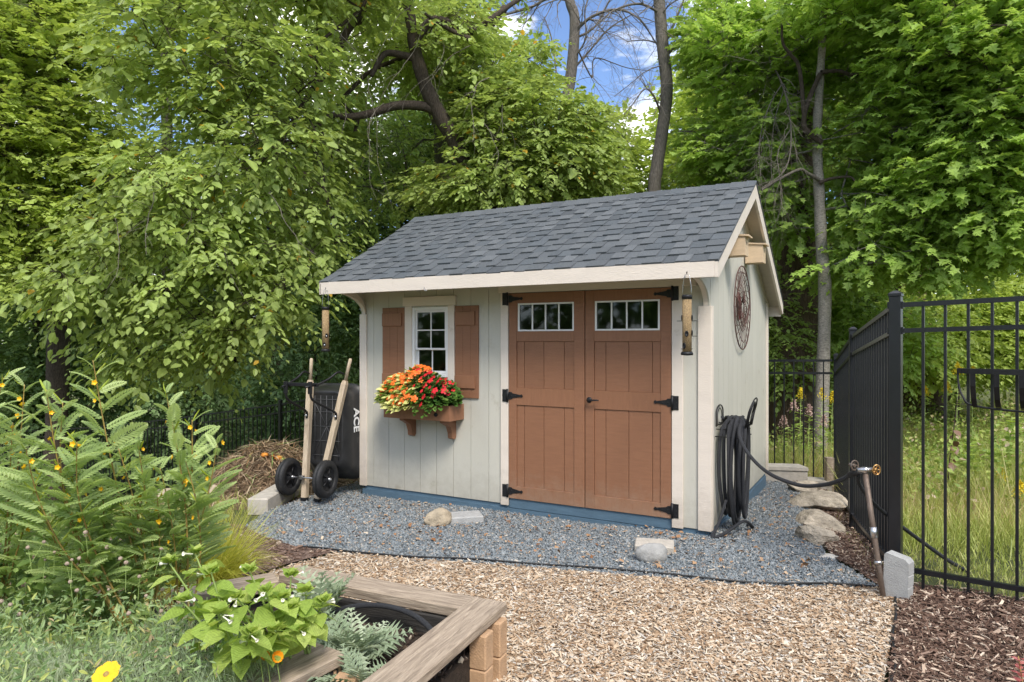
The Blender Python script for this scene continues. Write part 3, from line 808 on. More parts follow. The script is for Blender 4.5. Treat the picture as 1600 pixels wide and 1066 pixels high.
# doors
hd = MB().box(1.69, 3.555, -.026, -.0005, 2.052, 2.14, .002); part(hd, 'door_header', M['trim'])
part(MB().box(1.712, 1.793, -.021, -.0005, .055, 2.0515, .002), 'door_jamb', M['trim'])
part(MB().box(3.351, 3.443, -.021, -.0005, .055, 2.0515, .002), 'door_jamb', M['trim'])
part(MB().box(DX0, DX1, .0005, .05, ZB - .03, DZ0 - .003), 'door_sill', M['blue'])
def door(x0, x1, px0, px1, wx0, wx1, fr_, hinge_left):
    d = part(MB().box(x0 + .002, x1 - .002, .004, .028, DZ0, 1.62), 'door', M['brown'])
    f0, f1 = -.014, .0035
    part(MB().box(x0 + .002, px0, f0, f1, DZ0, 2.046, .002), 'stile', M['brown'], d)
    part(MB().box(px1, x1 - .002, f0, f1, DZ0, 2.046, .002), 'stile', M['brown'], d)
    for z0, z1 in ((DZ0, .244), (1.003, 1.163), (1.596, 1.690), (1.951, 2.046)):
        part(MB().box(px0 + .0005, px1 - .0005, f0 + .001, f1, z0, z1, .002), 'rail', M['brown_h'], d)
    xs = [px0] + [px0 + (px1 - px0) * t for t in fr_] + [px1]
    for z0, z1 in ((.245, 1.002), (1.164, 1.595)):
        for a, b in zip(xs[:-1], xs[1:]):
            part(MB().box(a + .0025, b - .0025, -.004, .0035, z0, z1, .0015), 'board', M['brown'], d)
    # window light
    part(MB().box(wx0, wx1, -.010, .02, 1.691, 1.705).box(wx0, wx1, -.010, .02, 1.936, 1.950).box(wx0, wx0 + .016, -.010, .02, 1.7055, 1.9355).box(wx1 - .016, wx1, -.010, .02, 1.7055, 1.9355), 'window_frame', M['white'], d)
    gw = (wx1 - wx0 - .032) / 4
    for k in range(4):
        a = wx0 + .016 + gw * k
        part(MB().box(a + .0005, a + gw - .0005, .002, .006, 1.706, 1.935), 'pane', M['glass'], d)
        if k: part(MB().box(a - .0065, a + .0065, -.008, .0015, 1.706, 1.935), 'muntin', M['white'], d)
    if abs(wx0 - px0) > .002: part(MB().box(px0, wx0, -.012, .0035, 1.691, 1.950), 'filler', M['brown'], d)
    if abs(wx1 - px1) > .002: part(MB().box(wx1, px1, -.012, .0035, 1.691, 1.950), 'filler', M['brown'], d)
    for hzz in (1.995, 1.088, .195):
        h = MB(); y0 = -.0262
        s_ = 1 if hinge_left else -1
        xh = x0 if hinge_left else x1
        def X(t): return xh + s_ * t
        pl = [(-.062, -.058), (-.020, -.058), (-.020, .058), (-.062, .058)]
        st = [(.002, -.034), (.03, -.034), (.045, -.022), (.125, -.009), (.140, -.016), (.152, 0), (.140, .016), (.125, .009), (.045, .022), (.03, .034), (.002, .034)]
        h.prism([(X(a), hzz + b) for a, b in pl][::s_], y0, -.0215, axis='y') 
        h.prism([(X(a), hzz + b) for a, b in st][::s_], -.0195, -.0145, axis='y')
        h.tube([(X(-.009), -.024, hzz - .062), (X(-.009), -.024, hzz + .062)], .0105, 8)
        for a, b in ((-.045, -.040), (-.045, 0), (-.045, .040)): h.lathe([(0, -.004), (.005, -.003), (.006, 0)], c=(X(a), y0, hzz + b), n=8, axis=1)
        for a, b in ((.03, 0), (.075, 0), (.12, 0)): h.lathe([(0, -.004), (.005, -.003), (.006, 0)], c=(X(a), -.0195, hzz + b), n=8, axis=1)
        part(h, 'hinge', M['iron'], d)
    return d
door(DX0, 2.568, 1.880, 2.466, 1.893, 2.464, (.135, .48, .83), True)
dr = door(2.572, DX1, 2.657, 3.254, 2.664, 3.247, (.18, .53, .88), False)
hb = MB().lathe([(.0, -.006), (.024, -.006), (.026, 0)], c=(2.612, -.0145, 1.08), n=16, axis=1)
hb.tube([(2.612, -.02, 1.08), (2.612, -.050, 1.08), (2.625, -.058, 1.081), (2.70, -.056, 1.084), (2.715, -.050, 1.082)], [.010, .010, .010, .007, .005], 8)
part(hb, 'handle', M['iron'], dr)
# wire clip under the eave
part(MB().tube([(1.16, EV - .026, 2.10), (1.165, EV - .03, 2.07), (1.18, EV - .035, 2.062), (1.195, EV - .03, 2.072)], .003, 6), 'eave_hook', M['steel'])
def W(u, v, z): return SO + SU * u + SV * v + Vector((0, 0, z))

# grey folded cloth standing on the bench inside the window
o = MB().add([(-.09, -.06, 0), (.10, -.05, 0), (.11, .05, 0), (-.08, .06, 0), (-.07, -.03, .11), (.05, -.04, .13), (.07, .03, .12), (-.06, .03, .12), (-.01, 0, .185), (.02, .01, .17)],
             [(3, 2, 1, 0), (0, 1, 5, 4), (1, 2, 6, 5), (2, 3, 7, 6), (3, 0, 4, 7), (4, 5, 9, 8), (5, 6, 9), (6, 7, 8, 9), (7, 4, 8)]).build('cloth_bundle', M['sack'])
o.location = W(1.0, .22, 1.21); o.rotation_euler = (0, 0, -.5); setp(o, 'grey pointed cloth bundle seen through the lower window pane', 'cloth')

# ------------------------------------------------------------------ bird feeders
def feeder(loc, zt, label, perch, rz):
    """loc hangs from the fascia nail; zt = height of nail"""
    e = empty('bird_feeder', loc, rz, label, 'bird feeder', 'tube bird feeders hanging from the eave')
    L0 = zt - 1.93
    z = lambda h: h - zt
    part(MB().tube([(-.032, 0, z(1.925)), (-.032, 0, z(1.97)), (-.030, 0, z(2.02)), (-.018, 0, -.018), (0, 0, -.004), (.018, 0, -.018), (.030, 0, z(2.02)), (.032, 0, z(1.97)), (.032, 0, z(1.925))], .0022, 6), 'hanger', M['steel'], e)
    part(MB().tube([(0, .02, .01), (0, -.012, .008), (0, -.016, -.002), (0, -.004, -.004)], .0028, 6), 'hook', M['iron'], e)
    part(MB().lathe([(.0, z(1.948)), (.034, z(1.946)), (.039, z(1.940)), (.039, z(1.916)), (.0, z(1.916))], n=20), 'cap', M['iron'], e)
    part(MB().lathe([(.0, z(1.9155)), (.0345, z(1.9155)), (.0345, z(1.52)), (.0, z(1.52))], n=20), 'seed_tube', M['seed'], e)
    part(MB().lathe([(.0, z(1.5195)), (.040, z(1.5195)), (.046, z(1.506)), (.044, z(1.494)), (.0, z(1.490))], n=20), 'base', M['iron'], e)
    for a, h in ((0, 1.775), (180, 1.775), (-80, 1.655), (100, 1.655), (-110, 1.565), (70, 1.565), (0, 1.66)):
        ca, sa = math.cos(R(a)), math.sin(R(a))
        Mx = Matrix.Translation((0, 0, z(h))) @ Matrix.Rotation(R(a), 4, 'Z')
        mb = MB(); mb.lathe([(.0, .0352), (.016, .0352), (.0175, .040), (.012, .042), (.010, .037), (0, .037)], n=14, axis=0)
        mb.v = [tuple(Mx @ Vector((p[0], p[1] * .85, p[2] * 1.25))) for p in mb.v]
        pt = mb.build('feeding_port', M['iron'], e)
        if perch:
            pm = MB().tube([tuple(Mx @ Vector((.034, 0, -.024))), tuple(Mx @ Vector((.076, 0, -.024)))], .0024, 6)
            pm.build('perch', M['iron'], pt)
        else:
            q = MB().lathe([(.0, .0425), (.006, .0425), (.008, .040)], n=10, axis=0)
            q.v = [tuple(Mx @ Vector((p[0], p[1], p[2] - .006))) for p in q.v]; q.build('port_rim', M['steel'], pt)
    return e
feeder(W(-.062, EV - .038, 2.13), 2.13, 'bird feeder with an orange-brown seed tube at the left end of the eave', False, R(20))
feeder(W(3.60, EV - .038, 2.11), 2.11, 'bird feeder with perches and a dusty seed tube near the right shed corner', True, R(-28))

# ------------------------------------------------------------------ birdhouses and wire art on the gable
def birdhouse(v0, w, zb, h, d, label):
    e = empty('birdhouse', W(SL + .014, v0, zb), SH.rotation_euler.z, label, 'birdhouse', 'pale wooden birdhouses under the gable peak')
    part(MB().box(0, .012, .0, w, .0, h + .02), 'back_panel', M['raw_wood'], e)
    part(MB().box(.0125, d, 0, .014, .004, h - .004), 'side_panel', M['raw_wood'], e)
    part(MB().box(.0125, d, w - .014, w, .004, h - .004), 'side_panel', M['raw_wood'], e)
    fp = MB(); z0, z1 = .004, h - .01
    fp.box(d - .014, d, .0145, w - .0145, z0, z1); part(fp, 'front_panel', M['raw_wood'], e)
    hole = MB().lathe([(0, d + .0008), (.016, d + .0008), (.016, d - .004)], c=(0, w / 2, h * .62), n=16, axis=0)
    part(hole, 'entrance_shade_disc', M['dark_int'], e)  # dark disc on the uncut front, its colour stands for the opening's shade
    part(MB().box(.0125, d - .006, .0145, w - .0145, .006, .018), 'floor_panel', M['raw_wood'], e)
    rf = [(.0125, h + .010), (d + .032, h - .008), (d + .032, h - .022), (.0125, h - .004)]
    part(MB().prism(rf, -.012, w + .012, axis='y'), 'roof', M['raw_wood'], e)
    return e
birdhouse(.48, .16, 2.335, .185, .170, 'pale wooden birdhouse mounted high beside the front rake board')
birdhouse(1.44, .17, 2.37, .195, .165, 'pale wooden birdhouse mounted lower, above the round wire art')
AR = empty('wire_wall_art', W(SL + .03, 1.215, 1.92), SH.rotation_euler.z, 'round rusty wire wall art hanging on the shed gable', 'wall art')
part(MB().tube([(0, .40 * math.cos(a), .40 * math.sin(a)) for a in np.linspace(0, 2 * math.pi, 48, endpoint=False)], .006, 6, closed=True), 'rim', M['rust'], AR)
rr_ = random.Random(5)
mb = MB()
for k, (r0, oy, oz) in enumerate(((.34, .02, .03), (.28, .03, .05), (.22, .03, .04), (.17, .02, .0), (.12, .0, -.02), (.08, -.02, -.02))):
    mb.tube([(.006 * math.sin(3 * a + k), oy + r0 * math.cos(a) * (1 + .06 * math.sin(4 * a + k)), oz + r0 * math.sin(a) * (1 + .07 * math.sin(3 * a + 2 * k))) for a in np.linspace(0, 2 * math.pi, 36, endpoint=False)], .0035, 5, closed=True)
for k in range(26):
    a = 2 * math.pi * k / 26
    mb.tube([(.008 * math.sin(t * 9), (.05 + .345 * t) * math.cos(a + .25 * math.sin(5 * t)), (.05 + .345 * t) * math.sin(a + .25 * math.sin(5 * t))) for t in np.linspace(0, 1, 7)], .0028, 4)
part(mb, 'wire_mesh', M['rust'], AR)
wing = [(.0, .0), (-.03, .07), (-.08, .13), (-.15, .14), (-.17, .07), (-.12, .01), (-.15, -.05), (-.12, -.12), (-.06, -.10), (-.02, -.05)]
part(MB().prism([(y - .02, z) for y, z in wing], -.008, -.004), 'metal_figure', mat_surface('red_enamel', (.15, .035, .030), .5, .3, (3, 3, 3), 6), AR)

# ------------------------------------------------------------------ hose hanger, hose, standpipe
HG = empty('hose_hanger', W(SL + .001, .29, .93), SH.rotation_euler.z, 'black wire hose hanger fixed low on the gable near the corner', 'hose hanger')
def loop_pts(x, w, h, lean, n=14):
    pts = [(x, -w / 2, -.04), (x, -w / 2, h * .45)]
    for a in np.linspace(math.pi, 0, n): pts.append((x, w / 2 * math.cos(a), h * .45 + h * .55 * math.sin(a)))
    pts += [(x, w / 2, h * .45), (x, w / 2, -.04)]
    return [(p[0] + lean * max(0, p[2]), p[1], p[2]) for p in pts]
part(MB().tube(loop_pts(.012, .26, .13, 0), .006, 6).tube(loop_pts(.012, .16, .10, 0), .004, 6), 'back_loop', M['iron'], HG)
fm = MB().tube(loop_pts(.245, .30, .20, .30), .006, 6).tube(loop_pts(.245, .18, .17, .30), .004, 6).tube(loop_pts(.245, .08, .16, .30), .004, 6)
fm.tube([(.245, -.15, -.01), (.245, .15, -.01)], .005, 6)
part(fm, 'front_loop', M['iron'], HG)
sm_ = MB()
for t in np.linspace(-1, 1, 7):
    y = .14 * t; zc = -.02 - .10 * t * t
    sm_.tube([(.004, y, zc), (.245, y, zc)], .005, 6)
part(sm_, 'saddle', M['iron'], HG)
# coil: many hanging loops in planes roughly parallel to the wall
hp = []; rh = random.Random(11)
NL = 10
for k in range(NL):
    x0 = .035 + .205 * ((k * .618) % 1.0)
    dep = rh.uniform(.76, .92); wid = rh.uniform(.13, .20); tw = rh.uniform(-.035, .035); sh_ = rh.uniform(-.03, .03)
    n = 22
    for i in range(n):
        a = 2 * math.pi * i / n
        t = (1 - math.cos(a)) / 2
        yy = wid * math.sin(a) * (1 + .10 * math.sin(a + k)) + sh_ * t
        zz = -dep * t + .03 + .010 * ((k * 7) % 4)
        xx = x0 + tw * math.sin(math.pi * t) * math.sin(a) + .205 * .08 * (i / n)
        xx = xx * (1 - .2 * t) + .145 * .2 * t
        hp.append(W(SL + xx, .29 + yy * (1 - .18 * t), max(.93 + zz, .022)))
# smooth
def smooth(pts, it=2):
    pts = [Vector(p) for p in pts]
    for _ in range(it):
        q = [pts[0]] + [(pts[i - 1] + pts[i] * 2 + pts[i + 1]) / 4 for i in range(1, len(pts) - 1)] + [pts[-1]]
        pts = q
    return pts
hp = smooth(hp, 2)
def catmull(P, k=8):
    P = [Vector(p) for p in P]; out = []
    for i in range(len(P) - 1):
        p0 = P[max(i - 1, 0)]; p1 = P[i]; p2 = P[i + 1]; p3 = P[min(i + 2, len(P) - 1)]
        for j in range(k):
            t = j / k
            out.append(.5 * ((2 * p1) + (p2 - p0) * t + (2 * p0 - 5 * p1 + 4 * p2 - p3) * t * t + (3 * p1 - p0 - 3 * p2 + p3) * t ** 3))
    out.append(P[-1]); return out
run = catmull([W(SL + .20, .30, .97), at(1155, 678, 5.50), at(1170, 709, 5.38), at(1202, 739, 5.15), at(1248, 757, 4.85), at(1285, 757, 4.62), at(1312, 750, 4.42), at(1328, 741, 4.30)], 8)
foot = [W(SL + .06, .02, .10), W(SL + .03, -.06, .03), W(SL + .08, .0, .022), W(SL + .2, .25, .03)]
hm = MB().tube(hp, .0145, 8)
wrap = [W(SL + .05 + .018 * math.cos(a) * 0 + .0012 * i * 8, .29 + (.12 + .03 * (i % 3) / 3) * math.cos(a), .93 - .01 + .07 * math.sin(a)) for i, a in enumerate(np.linspace(0, 5 * math.pi, 30))]
HO = empty('garden_hose', W(SL + .14, .29, .02), 0, 'black garden hose coiled on the hanger with its end at the standpipe', 'garden hose')
def part_w(mb, name, mat, parent):
    """mesh given in world coordinates under a parent empty"""
    bpy.context.view_layer.update()
    inv = parent.matrix_world.inverted()
    mb.v = [tuple(inv @ Vector(p)) for p in mb.v]
    return mb.build(name, mat, parent)
part_w(hm, 'hose_coil', M['hose'], HO)
part_w(MB().tube(run, .0140, 10), 'hose_run', M['hose'], HO)
part_w(MB().tube(catmull([W(SL + .10, .12, .30), W(SL + .06, .02, .12), W(SL + .03, -.05, .03), W(SL + .12, .02, .06), W(SL + .22, .22, .12), W(SL + .26, .42, .03), W(SL + .20, .5, .022)], 6), .0125, 8), 'hose_tail', M['hose'], HO)
cp0 = at(1328, 741, 4.30); cp1 = at(1345, 735, 4.22)
part_w(MB().tube([cp0, cp0.lerp(cp1, .4), cp1], [.020, .021, .019], 10), 'coupling', M['rubber'], HO)

SP = empty('standpipe', (2.28, 4.14, .03), 0, 'leaning garden standpipe with brass taps beside the fence corner', 'standpipe')
pb = Vector((2.235, 4.10, .02)); ptp = at(1352, 738, 4.22)
part_w(MB().tube([pb, pb.lerp(ptp, .28), pb.lerp(ptp, .6), ptp], .0165, 12), 'pipe', M['pipe'], SP)
mid_ = pb.lerp(ptp, .50)
part_w(MB().tube([mid_, pb.lerp(ptp, .58)], .020, 12), 'sleeve', M['steel'], SP)
part_w(MB().tube([pb.lerp(ptp, .30), pb.lerp(ptp, .325)], .023, 12), 'clamp', M['steel'], SP)
part_w(MB().tube([ptp, ptp + Vector((0, 0, .035))], .020, 12).tube([ptp + Vector((-.045, .01, .015)), ptp + Vector((.05, -.01, .02))], .017, 10), 'tee', M['steel'], SP)
def tapwheel(c, mat, nm, r=.030):
    mb = MB()
    c = Vector(c)
    pts = [c + Vector((r * math.cos(a) * .75, -.015, r * math.sin(a))) for a in np.linspace(0, 2 * math.pi, 16, endpoint=False)]
    mb.tube(pts, .0045, 6, closed=True)
    for a in range(5):
        q = a * 2 * math.pi / 5
        mb.tube([c, c + Vector((r * math.cos(q) * .75, -.015, r * math.sin(q)))], .0035, 5)
    mb.tube([c + Vector((-.015, .02, 0)), c + Vector((0, -.02, 0))], .010, 8)
    part_w(mb, nm, mat, SP)
tapwheel(ptp + Vector((.052, -.02, .025)), M['brass'], 'tap_wheel')
tapwheel(ptp + Vector((-.055, .035, .042)), M['pipe'], 'tap_wheel')
part_w(MB().tube([ptp + Vector((.02, 0, .022)), ptp + Vector((.05, -.01, .022)), ptp + Vector((.062, -.02, .01))], .013, 8), 'tap_body', M['brass'], SP)
# second hose, from the tap down behind the fence
o = empty('garden_hose', at(1350, 745, 4.3), 0, 'black garden hose sagging through the fence into the meadow grass', 'garden hose')
part_w(MB().tube(catmull([at(1341, 742, 4.26), at(1343, 756, 4.34), at(1365, 785, 4.48), at(1400, 815, 4.62), at(1440, 845, 4.75), at(1490, 880, 4.78), at(1540, 905, 4.7), at(1600, 930, 4.6), at(1680, 955, 4.45)], 8), .0135, 8), 'hose_run', M['hose'], o)
# upright wall block
bk = MB()
prof = [(-.07, 0), (.062, 0), (.066, .06), (.062, .065), (.067, .07), (.067, .135), (.063, .14), (.068, .145), (.068, .205), (.064, .21), (.068, .215), (.066, .285), (.045, .305), (-.06, .322), (-.07, .31)]
bk.prism(prof, -.045, .045, axis='y')
o = bk.build('landscape_block', M['grey_block']); o.location = (2.315, 4.10, .0); o.rotation_euler = (R(-2), R(1.5), R(-48)); setp(o, 'grey concrete wall block standing on end against the standpipe', 'concrete block')
for z in (.075, .135, .195, .25):
    pass

# ------------------------------------------------------------------ stones and blocks
def rock(name, loc, size, rz, mat, label, cat='rock', seed=0, group=None, cuts=4, sub=4, amp=.22, flat=.8, hard=.85):
    import bmesh
    bm = bmesh.new(); bmesh.ops.create_icosphere(bm, subdivisions=sub, radius=1)
    r_ = random.Random(seed)
    planes = []
    for _ in range(cuts):
        n_ = Vector((r_.uniform(-1, 1), r_.uniform(-1, 1), r_.uniform(-.3, 1))).normalized(); planes.append((n_, r_.uniform(.62, .88) if hard < 1 else r_.uniform(.50, .80)))
    off = Vector((seed * 3.1, seed * 1.7, seed))
    for v in bm.verts:
        p = v.co.copy()
        for n_, d_ in planes:
            k = p.dot(n_) - d_
            if k > 0: p -= n_ * k * hard
        p *= 1 + amp * noise.noise(p * 1.3 + off) + amp * .35 * noise.noise(p * 3.7 + off) + amp * .16 * noise.noise(p * 8 + off) + amp * .07 * noise.noise(p * 19 + off)
        if p.z < -.8: p.z = -.8 + (p.z + .8) * .3
        v.co = Vector((p.x * size[0] / 2, p.y * size[1] / 2, (p.z + .8) * size[2] / 1.75))
    me = bpy.data.meshes.new(name); bm.to_mesh(me); bm.free()
    me.polygons.foreach_set('use_smooth', [True] * len(me.polygons))
    o = mesh_obj(name, me, mat); o.location = loc; o.rotation_euler = (0, 0, rz)
    setp(o, label, cat, group); return o
def gp(px, py, dz=0):
    """ground point under a photograph pixel"""
    Y = 1.6 * 1067 / (py - 532)
    for _ in range(12):
        z = hz1((px - 800) / 1067 * Y, Y); Y = (1.6 - z) * 1067 / (py - 532)
    return Vector(((px - 800) / 1067 * Y, Y, z + dz))

p = gp(686, 820); rock('round_stone', p + Vector((0, 0, -.012)), (.245, .19, .155), .2, M['rock_brown'], 'buff rounded stone leaning on a flat paver at the left of the gravel', seed=4, amp=.20, cuts=2)
p = gp(1018, 876); rock('round_stone', p + Vector((0, 0, -.010)), (.235, .18, .150), .1, M['rock_grey'], 'grey rounded stone in front of a square paver near the path', seed=12, amp=.12, cuts=1)
p = gp(722, 816)
o = MB().box(-.165, .165, -.11, .11, 0, .065, .008).build('paver', M['grey_block']); o.location = p + Vector((.01, .05, .0)); o.rotation_euler = (0, 0, R(14))
setp(o, 'pale grey rectangular paver lying behind the buff rounded stone', 'paver')
p = gp(1027, 866)
o = MB().box(-.145, .145, -.09, .09, 0, .065, .008).build('paver', M['beige_block']); o.location = p + Vector((.0, .10, .0)); o.rotation_euler = (R(3), 0, R(-14))
setp(o, 'beige paver behind the grey rounded stone near the path', 'paver')
# long block at the left edge of the gravel
o = MB().box(-.10, .10, 0, 1.0, 0, .165, .010).build('edging_block', M['beige_block']); o.location = (-2.462, 6.60, -.09); o.rotation_euler = (0, 0, R(-2))
setp(o, 'long beige concrete block edging the gravel under the wheelbarrow', 'concrete block')
# boulders along the fence side
for k, (px, py, sx, sy, sz, rz, lab) in enumerate((
        (1264, 770, .62, .44, .20, .3, 'tan boulder farthest back in the row beside the gravel'),
        (1284, 796, .60, .62, .25, -.3, 'largest ridged tan boulder in the middle of the row'),
        (1284, 828, .52, .50, .23, .5, 'tan boulder just behind the frontmost one in the row'),
        (1292, 852, .44, .36, .20, -.2, 'frontmost grey-tan boulder next to the flat pale stone'))):
    p = gp(px, py); rock('boulder', p + Vector((0, .10, -.05)), (sx, sy, sz), rz, M['rock_tan'], lab, 'boulder', seed=20 + k, group='tan boulders edging the gravel', cuts=16, amp=.20, sub=5, hard=1.0)
p = gp(1297, 871); rock('flat_stone', p + Vector((0, 0, -.01)), (.22, .13, .035), .1, M['flat_white'], 'small flat pale stone at the foot of the boulder row', 'stone', seed=31)
# retaining blocks behind the shed corner
for (px, py, w, rz, lab) in ((1224, 757, .50, -6, 'curved buff retaining block beside the rear corner of the shed'), (1272, 761, .36, -14, 'buff retaining block next to the weathered wooden stake')):
    mb = MB(); mb.prism([(-w / 2, -.10), (w / 2, -.13), (w / 2 - .03, .12), (0, .14), (-w / 2 + .03, .12)], 0, .17, axis='z')
    mb.prism([(-w / 2 - .005, -.115), (w / 2 + .005, -.145), (w / 2 - .03, .12), (0, .14), (-w / 2 + .03, .12)], .174, .215, axis='z')
    o = mb.build('retaining_block', M['beige_block']); Y = 8.45; o.location = ((px - 800) / 1067 * Y, Y, hz1((px - 800) / 1067 * Y, Y) - .02); o.rotation_euler = (0, 0, R(rz)); setp(o, lab, 'concrete block', 'buff retaining blocks behind the gravel')
o = MB().box(-.045, .045, -.04, .04, 0, .56, .004).build('wooden_stake', M['grey_wood']); q = at(1296, 757, 8.35); o.location = (q.x, q.y, hz1(q.x, q.y) - .02); setp(o, 'weathered square wooden stake in the fence corner', 'stake')
for (px, py, lab) in ((262, 752, 'pinkish wall stone half hidden behind the yellow-flowered plant'), (318, 756, 'flat pinkish wall stone in front of the left fence')):
    Y = 7.6; q = at(px, py, Y)
    rock('wall_stone', (q.x, Y, hz1(q.x, Y) - .03), (.50, .3, .24), .1, M['rock_brown'], lab, 'stone', seed=px, amp=.1, cuts=6, group='pinkish wall stones left of the compost')

# ------------------------------------------------------------------ raised beds (foreground)
def plank_obj(name, a, b, w, z0, z1, mat, parent, side=1, ext=0):
    """board lying from a to b, w wide to one side"""
    a = Vector((*a, 0)); b = Vector((*b, 0)); d = (b - a).normalized(); n = Vector((-d.y, d.x, 0)) * side
    L_ = (b - a).length
    mb = MB(); mb.box(0, L_, min(0, 0), w, z0, z1, .007)
    rot = math.atan2(d.y, d.x)
    if side < 0: mb.v = [(x, -y, z) for x, y, z in mb.v]; mb.f = [f[::-1] for f in mb.f]
    o = mb.build(name, mat, parent); o.location = (a.x, a.y, 0); o.rotation_euler = (0, 0, rot)
    return o
CT = .335
RB = empty('raised_bed', (0, 0, 0), 0, 'weathered timber raised bed with black side boards and tan corner blocks', 'raised bed')
dn = Vector((.40, .917)); dl = Vector((-.93, .368))
c0 = Vector((-.035, 3.285))                       # outer far corner of the right cap
def xy(v): return (v.x, v.y)
plank_obj('cap_board', xy(c0 + dn * .03), xy(c0 - dn * 1.75), .185, CT - .05, CT, M['grey_wood'], RB, side=-1)
k0 = c0 + Vector((-.19, -.02)) + dl * .0
kb = Vector((-1.30, 3.755))
plank_obj('cap_board', xy(Vector((-.205, 3.235))), xy(kb + Vector((.02, -.02))), .16, CT - .062, CT - .006, M['grey_wood'], RB, side=-1)
kl = Vector((-1.75, 3.50))
plank_obj('cap_board', xy(kb + Vector((-.01, .0))), xy(kl), .16, CT - .060, CT - .004, M['grey_wood'], RB, side=1)
def side_boards(a, b, parent, off, z1=CT - .064):
    zs = [0.0, .135, z1]
    for i in range(2):
        plank_obj('side_board', a, b, .03, zs[i] + .004 - (.03 if i == 0 else 0), zs[i + 1] - .004, M['black_board'], parent, side=off)
ins = Vector((-.917, .40)) * .105
side_boards(xy(c0 + ins - dn * .10), xy(c0 + ins - dn * 1.75), RB, -1)
side_boards(xy(Vector((-.24, 3.255))), xy(kb + Vector((.03, -.06))), RB, -1)
side_boards(xy(kb + Vector((-.02, -.05))), xy(kl + Vector((.03, -.05))), RB, 1)
def blk(x, y, rz, z0, z1, w=.085, d_=.085, parent=RB):
    o = MB().box(-w / 2, w / 2, -d_ / 2, d_ / 2, z0, z1, .006).build('corner_block', M['tan_block'], parent); o.location = (x, y, 0); o.rotation_euler = (0, 0, rz)
az = math.atan2(.917, .40) - math.pi / 2
b1 = Vector((-.140, 3.105)); b2 = Vector((-.078, 3.235))
for q, tz in ((b1, CT - .056), (b2, CT - .053)):
    blk(q.x, q.y, az, -.03, .118); blk(q.x, q.y, az, .121, tz)

def fill_bed(name, poly, z, parent):
    mb = MB().prism(poly, .0, z - .02, axis='z')
    s = mb.build(name, M['soil'], parent)
    import bmesh
    return s
fill_bed('soil', [(-.14, 3.20), (-1.28, 3.68), (-1.72, 3.42), (-1.62, 2.6), (-1.0, 2.2), (-.70, 1.9)], .20, RB)
# lumps of soil
n = 2600; P = sample_poly([(-.14, 3.18), (-1.28, 3.66), (-1.6, 3.3), (-1.5, 2.7), (-1.0, 2.3), (-.66, 2.1)], n)
o = pieces('soil_crumbs', P, np.full(n, .182) + rng.uniform(0, .01, n), dims_(n, .022, .018, .012, .5), 'stone', mat_rnd('soil_crumb', [(0, (.03, .02, .015)), (.8, (.08, .055, .04)), (.93, (.14, .10, .07)), (1, (.42, .36, .28))], .95), 1.0)
setp(o, 'dark crumbly soil with chips inside the raised bed', 'soil', kind='stuff')
# black hose ring in the bed
ring = catmull([(-1.02, 3.20, .20), (-.92, 3.32, .265), (-.72, 3.36, .30), (-.52, 3.29, .30), (-.38, 3.16, .27), (-.33, 3.02, .225), (-.40, 2.92, .20)], 8)
o = empty('irrigation_hose', ring[0], 0, 'black irrigation hose arching over the soil of the raised bed', 'irrigation hose')
part_w(MB().tube(ring, .013, 10), 'hose_arc', M['hose'], o)
part_w(MB().tube(catmull([(-.90, 3.10, .195), (-.72, 2.96, .20), (-.60, 2.84, .20), (-.52, 2.72, .195)], 6), .012, 8), 'hose_tail', M['hose'], o)
part_w(MB().tube([(-1.06, 3.16, .20), (-.98, 3.13, .20), (-.93, 3.10, .20)], .016, 8), 'connector', M['plastic'], o)

LB = empty('raised_bed', (-.82, 2.86, 0), 0, 'left raised garden bed with a broad cap board ending beside the tan block', 'raised bed')
LB.location = (0, 0, 0)
e0 = Vector((-.82, 2.86)); dd = Vector((-.55, -.835)).normalized()
plank_obj('cap_board', xy(e0), xy(e0 + dd * 1.6), .178, CT - .045, CT + .006, M['grey_wood'], LB, side=1)
side_boards(xy(e0 + Vector((.10, -.09))), xy(e0 + Vector((.10, -.09)) + dd * 1.5), LB, 1, CT - .05)
blk(-.655, 2.66, az + .25, -.03, .15, .09, .11, LB); blk(-.655, 2.66, az + .25, .153, CT - .05, .09, .11, LB)
blk(-.735, 2.765, az + .25, -.03, CT - .055, .07, .07, LB)
fill_bed('soil', [(-.86, 2.80), (-1.66, 2.62), (-1.75, 3.46), (-2.3, 3.6), (-4.6, 3.4), (-4.2, 1.2), (-1.95, 1.2), (-1.80, 1.45)], .27, LB)

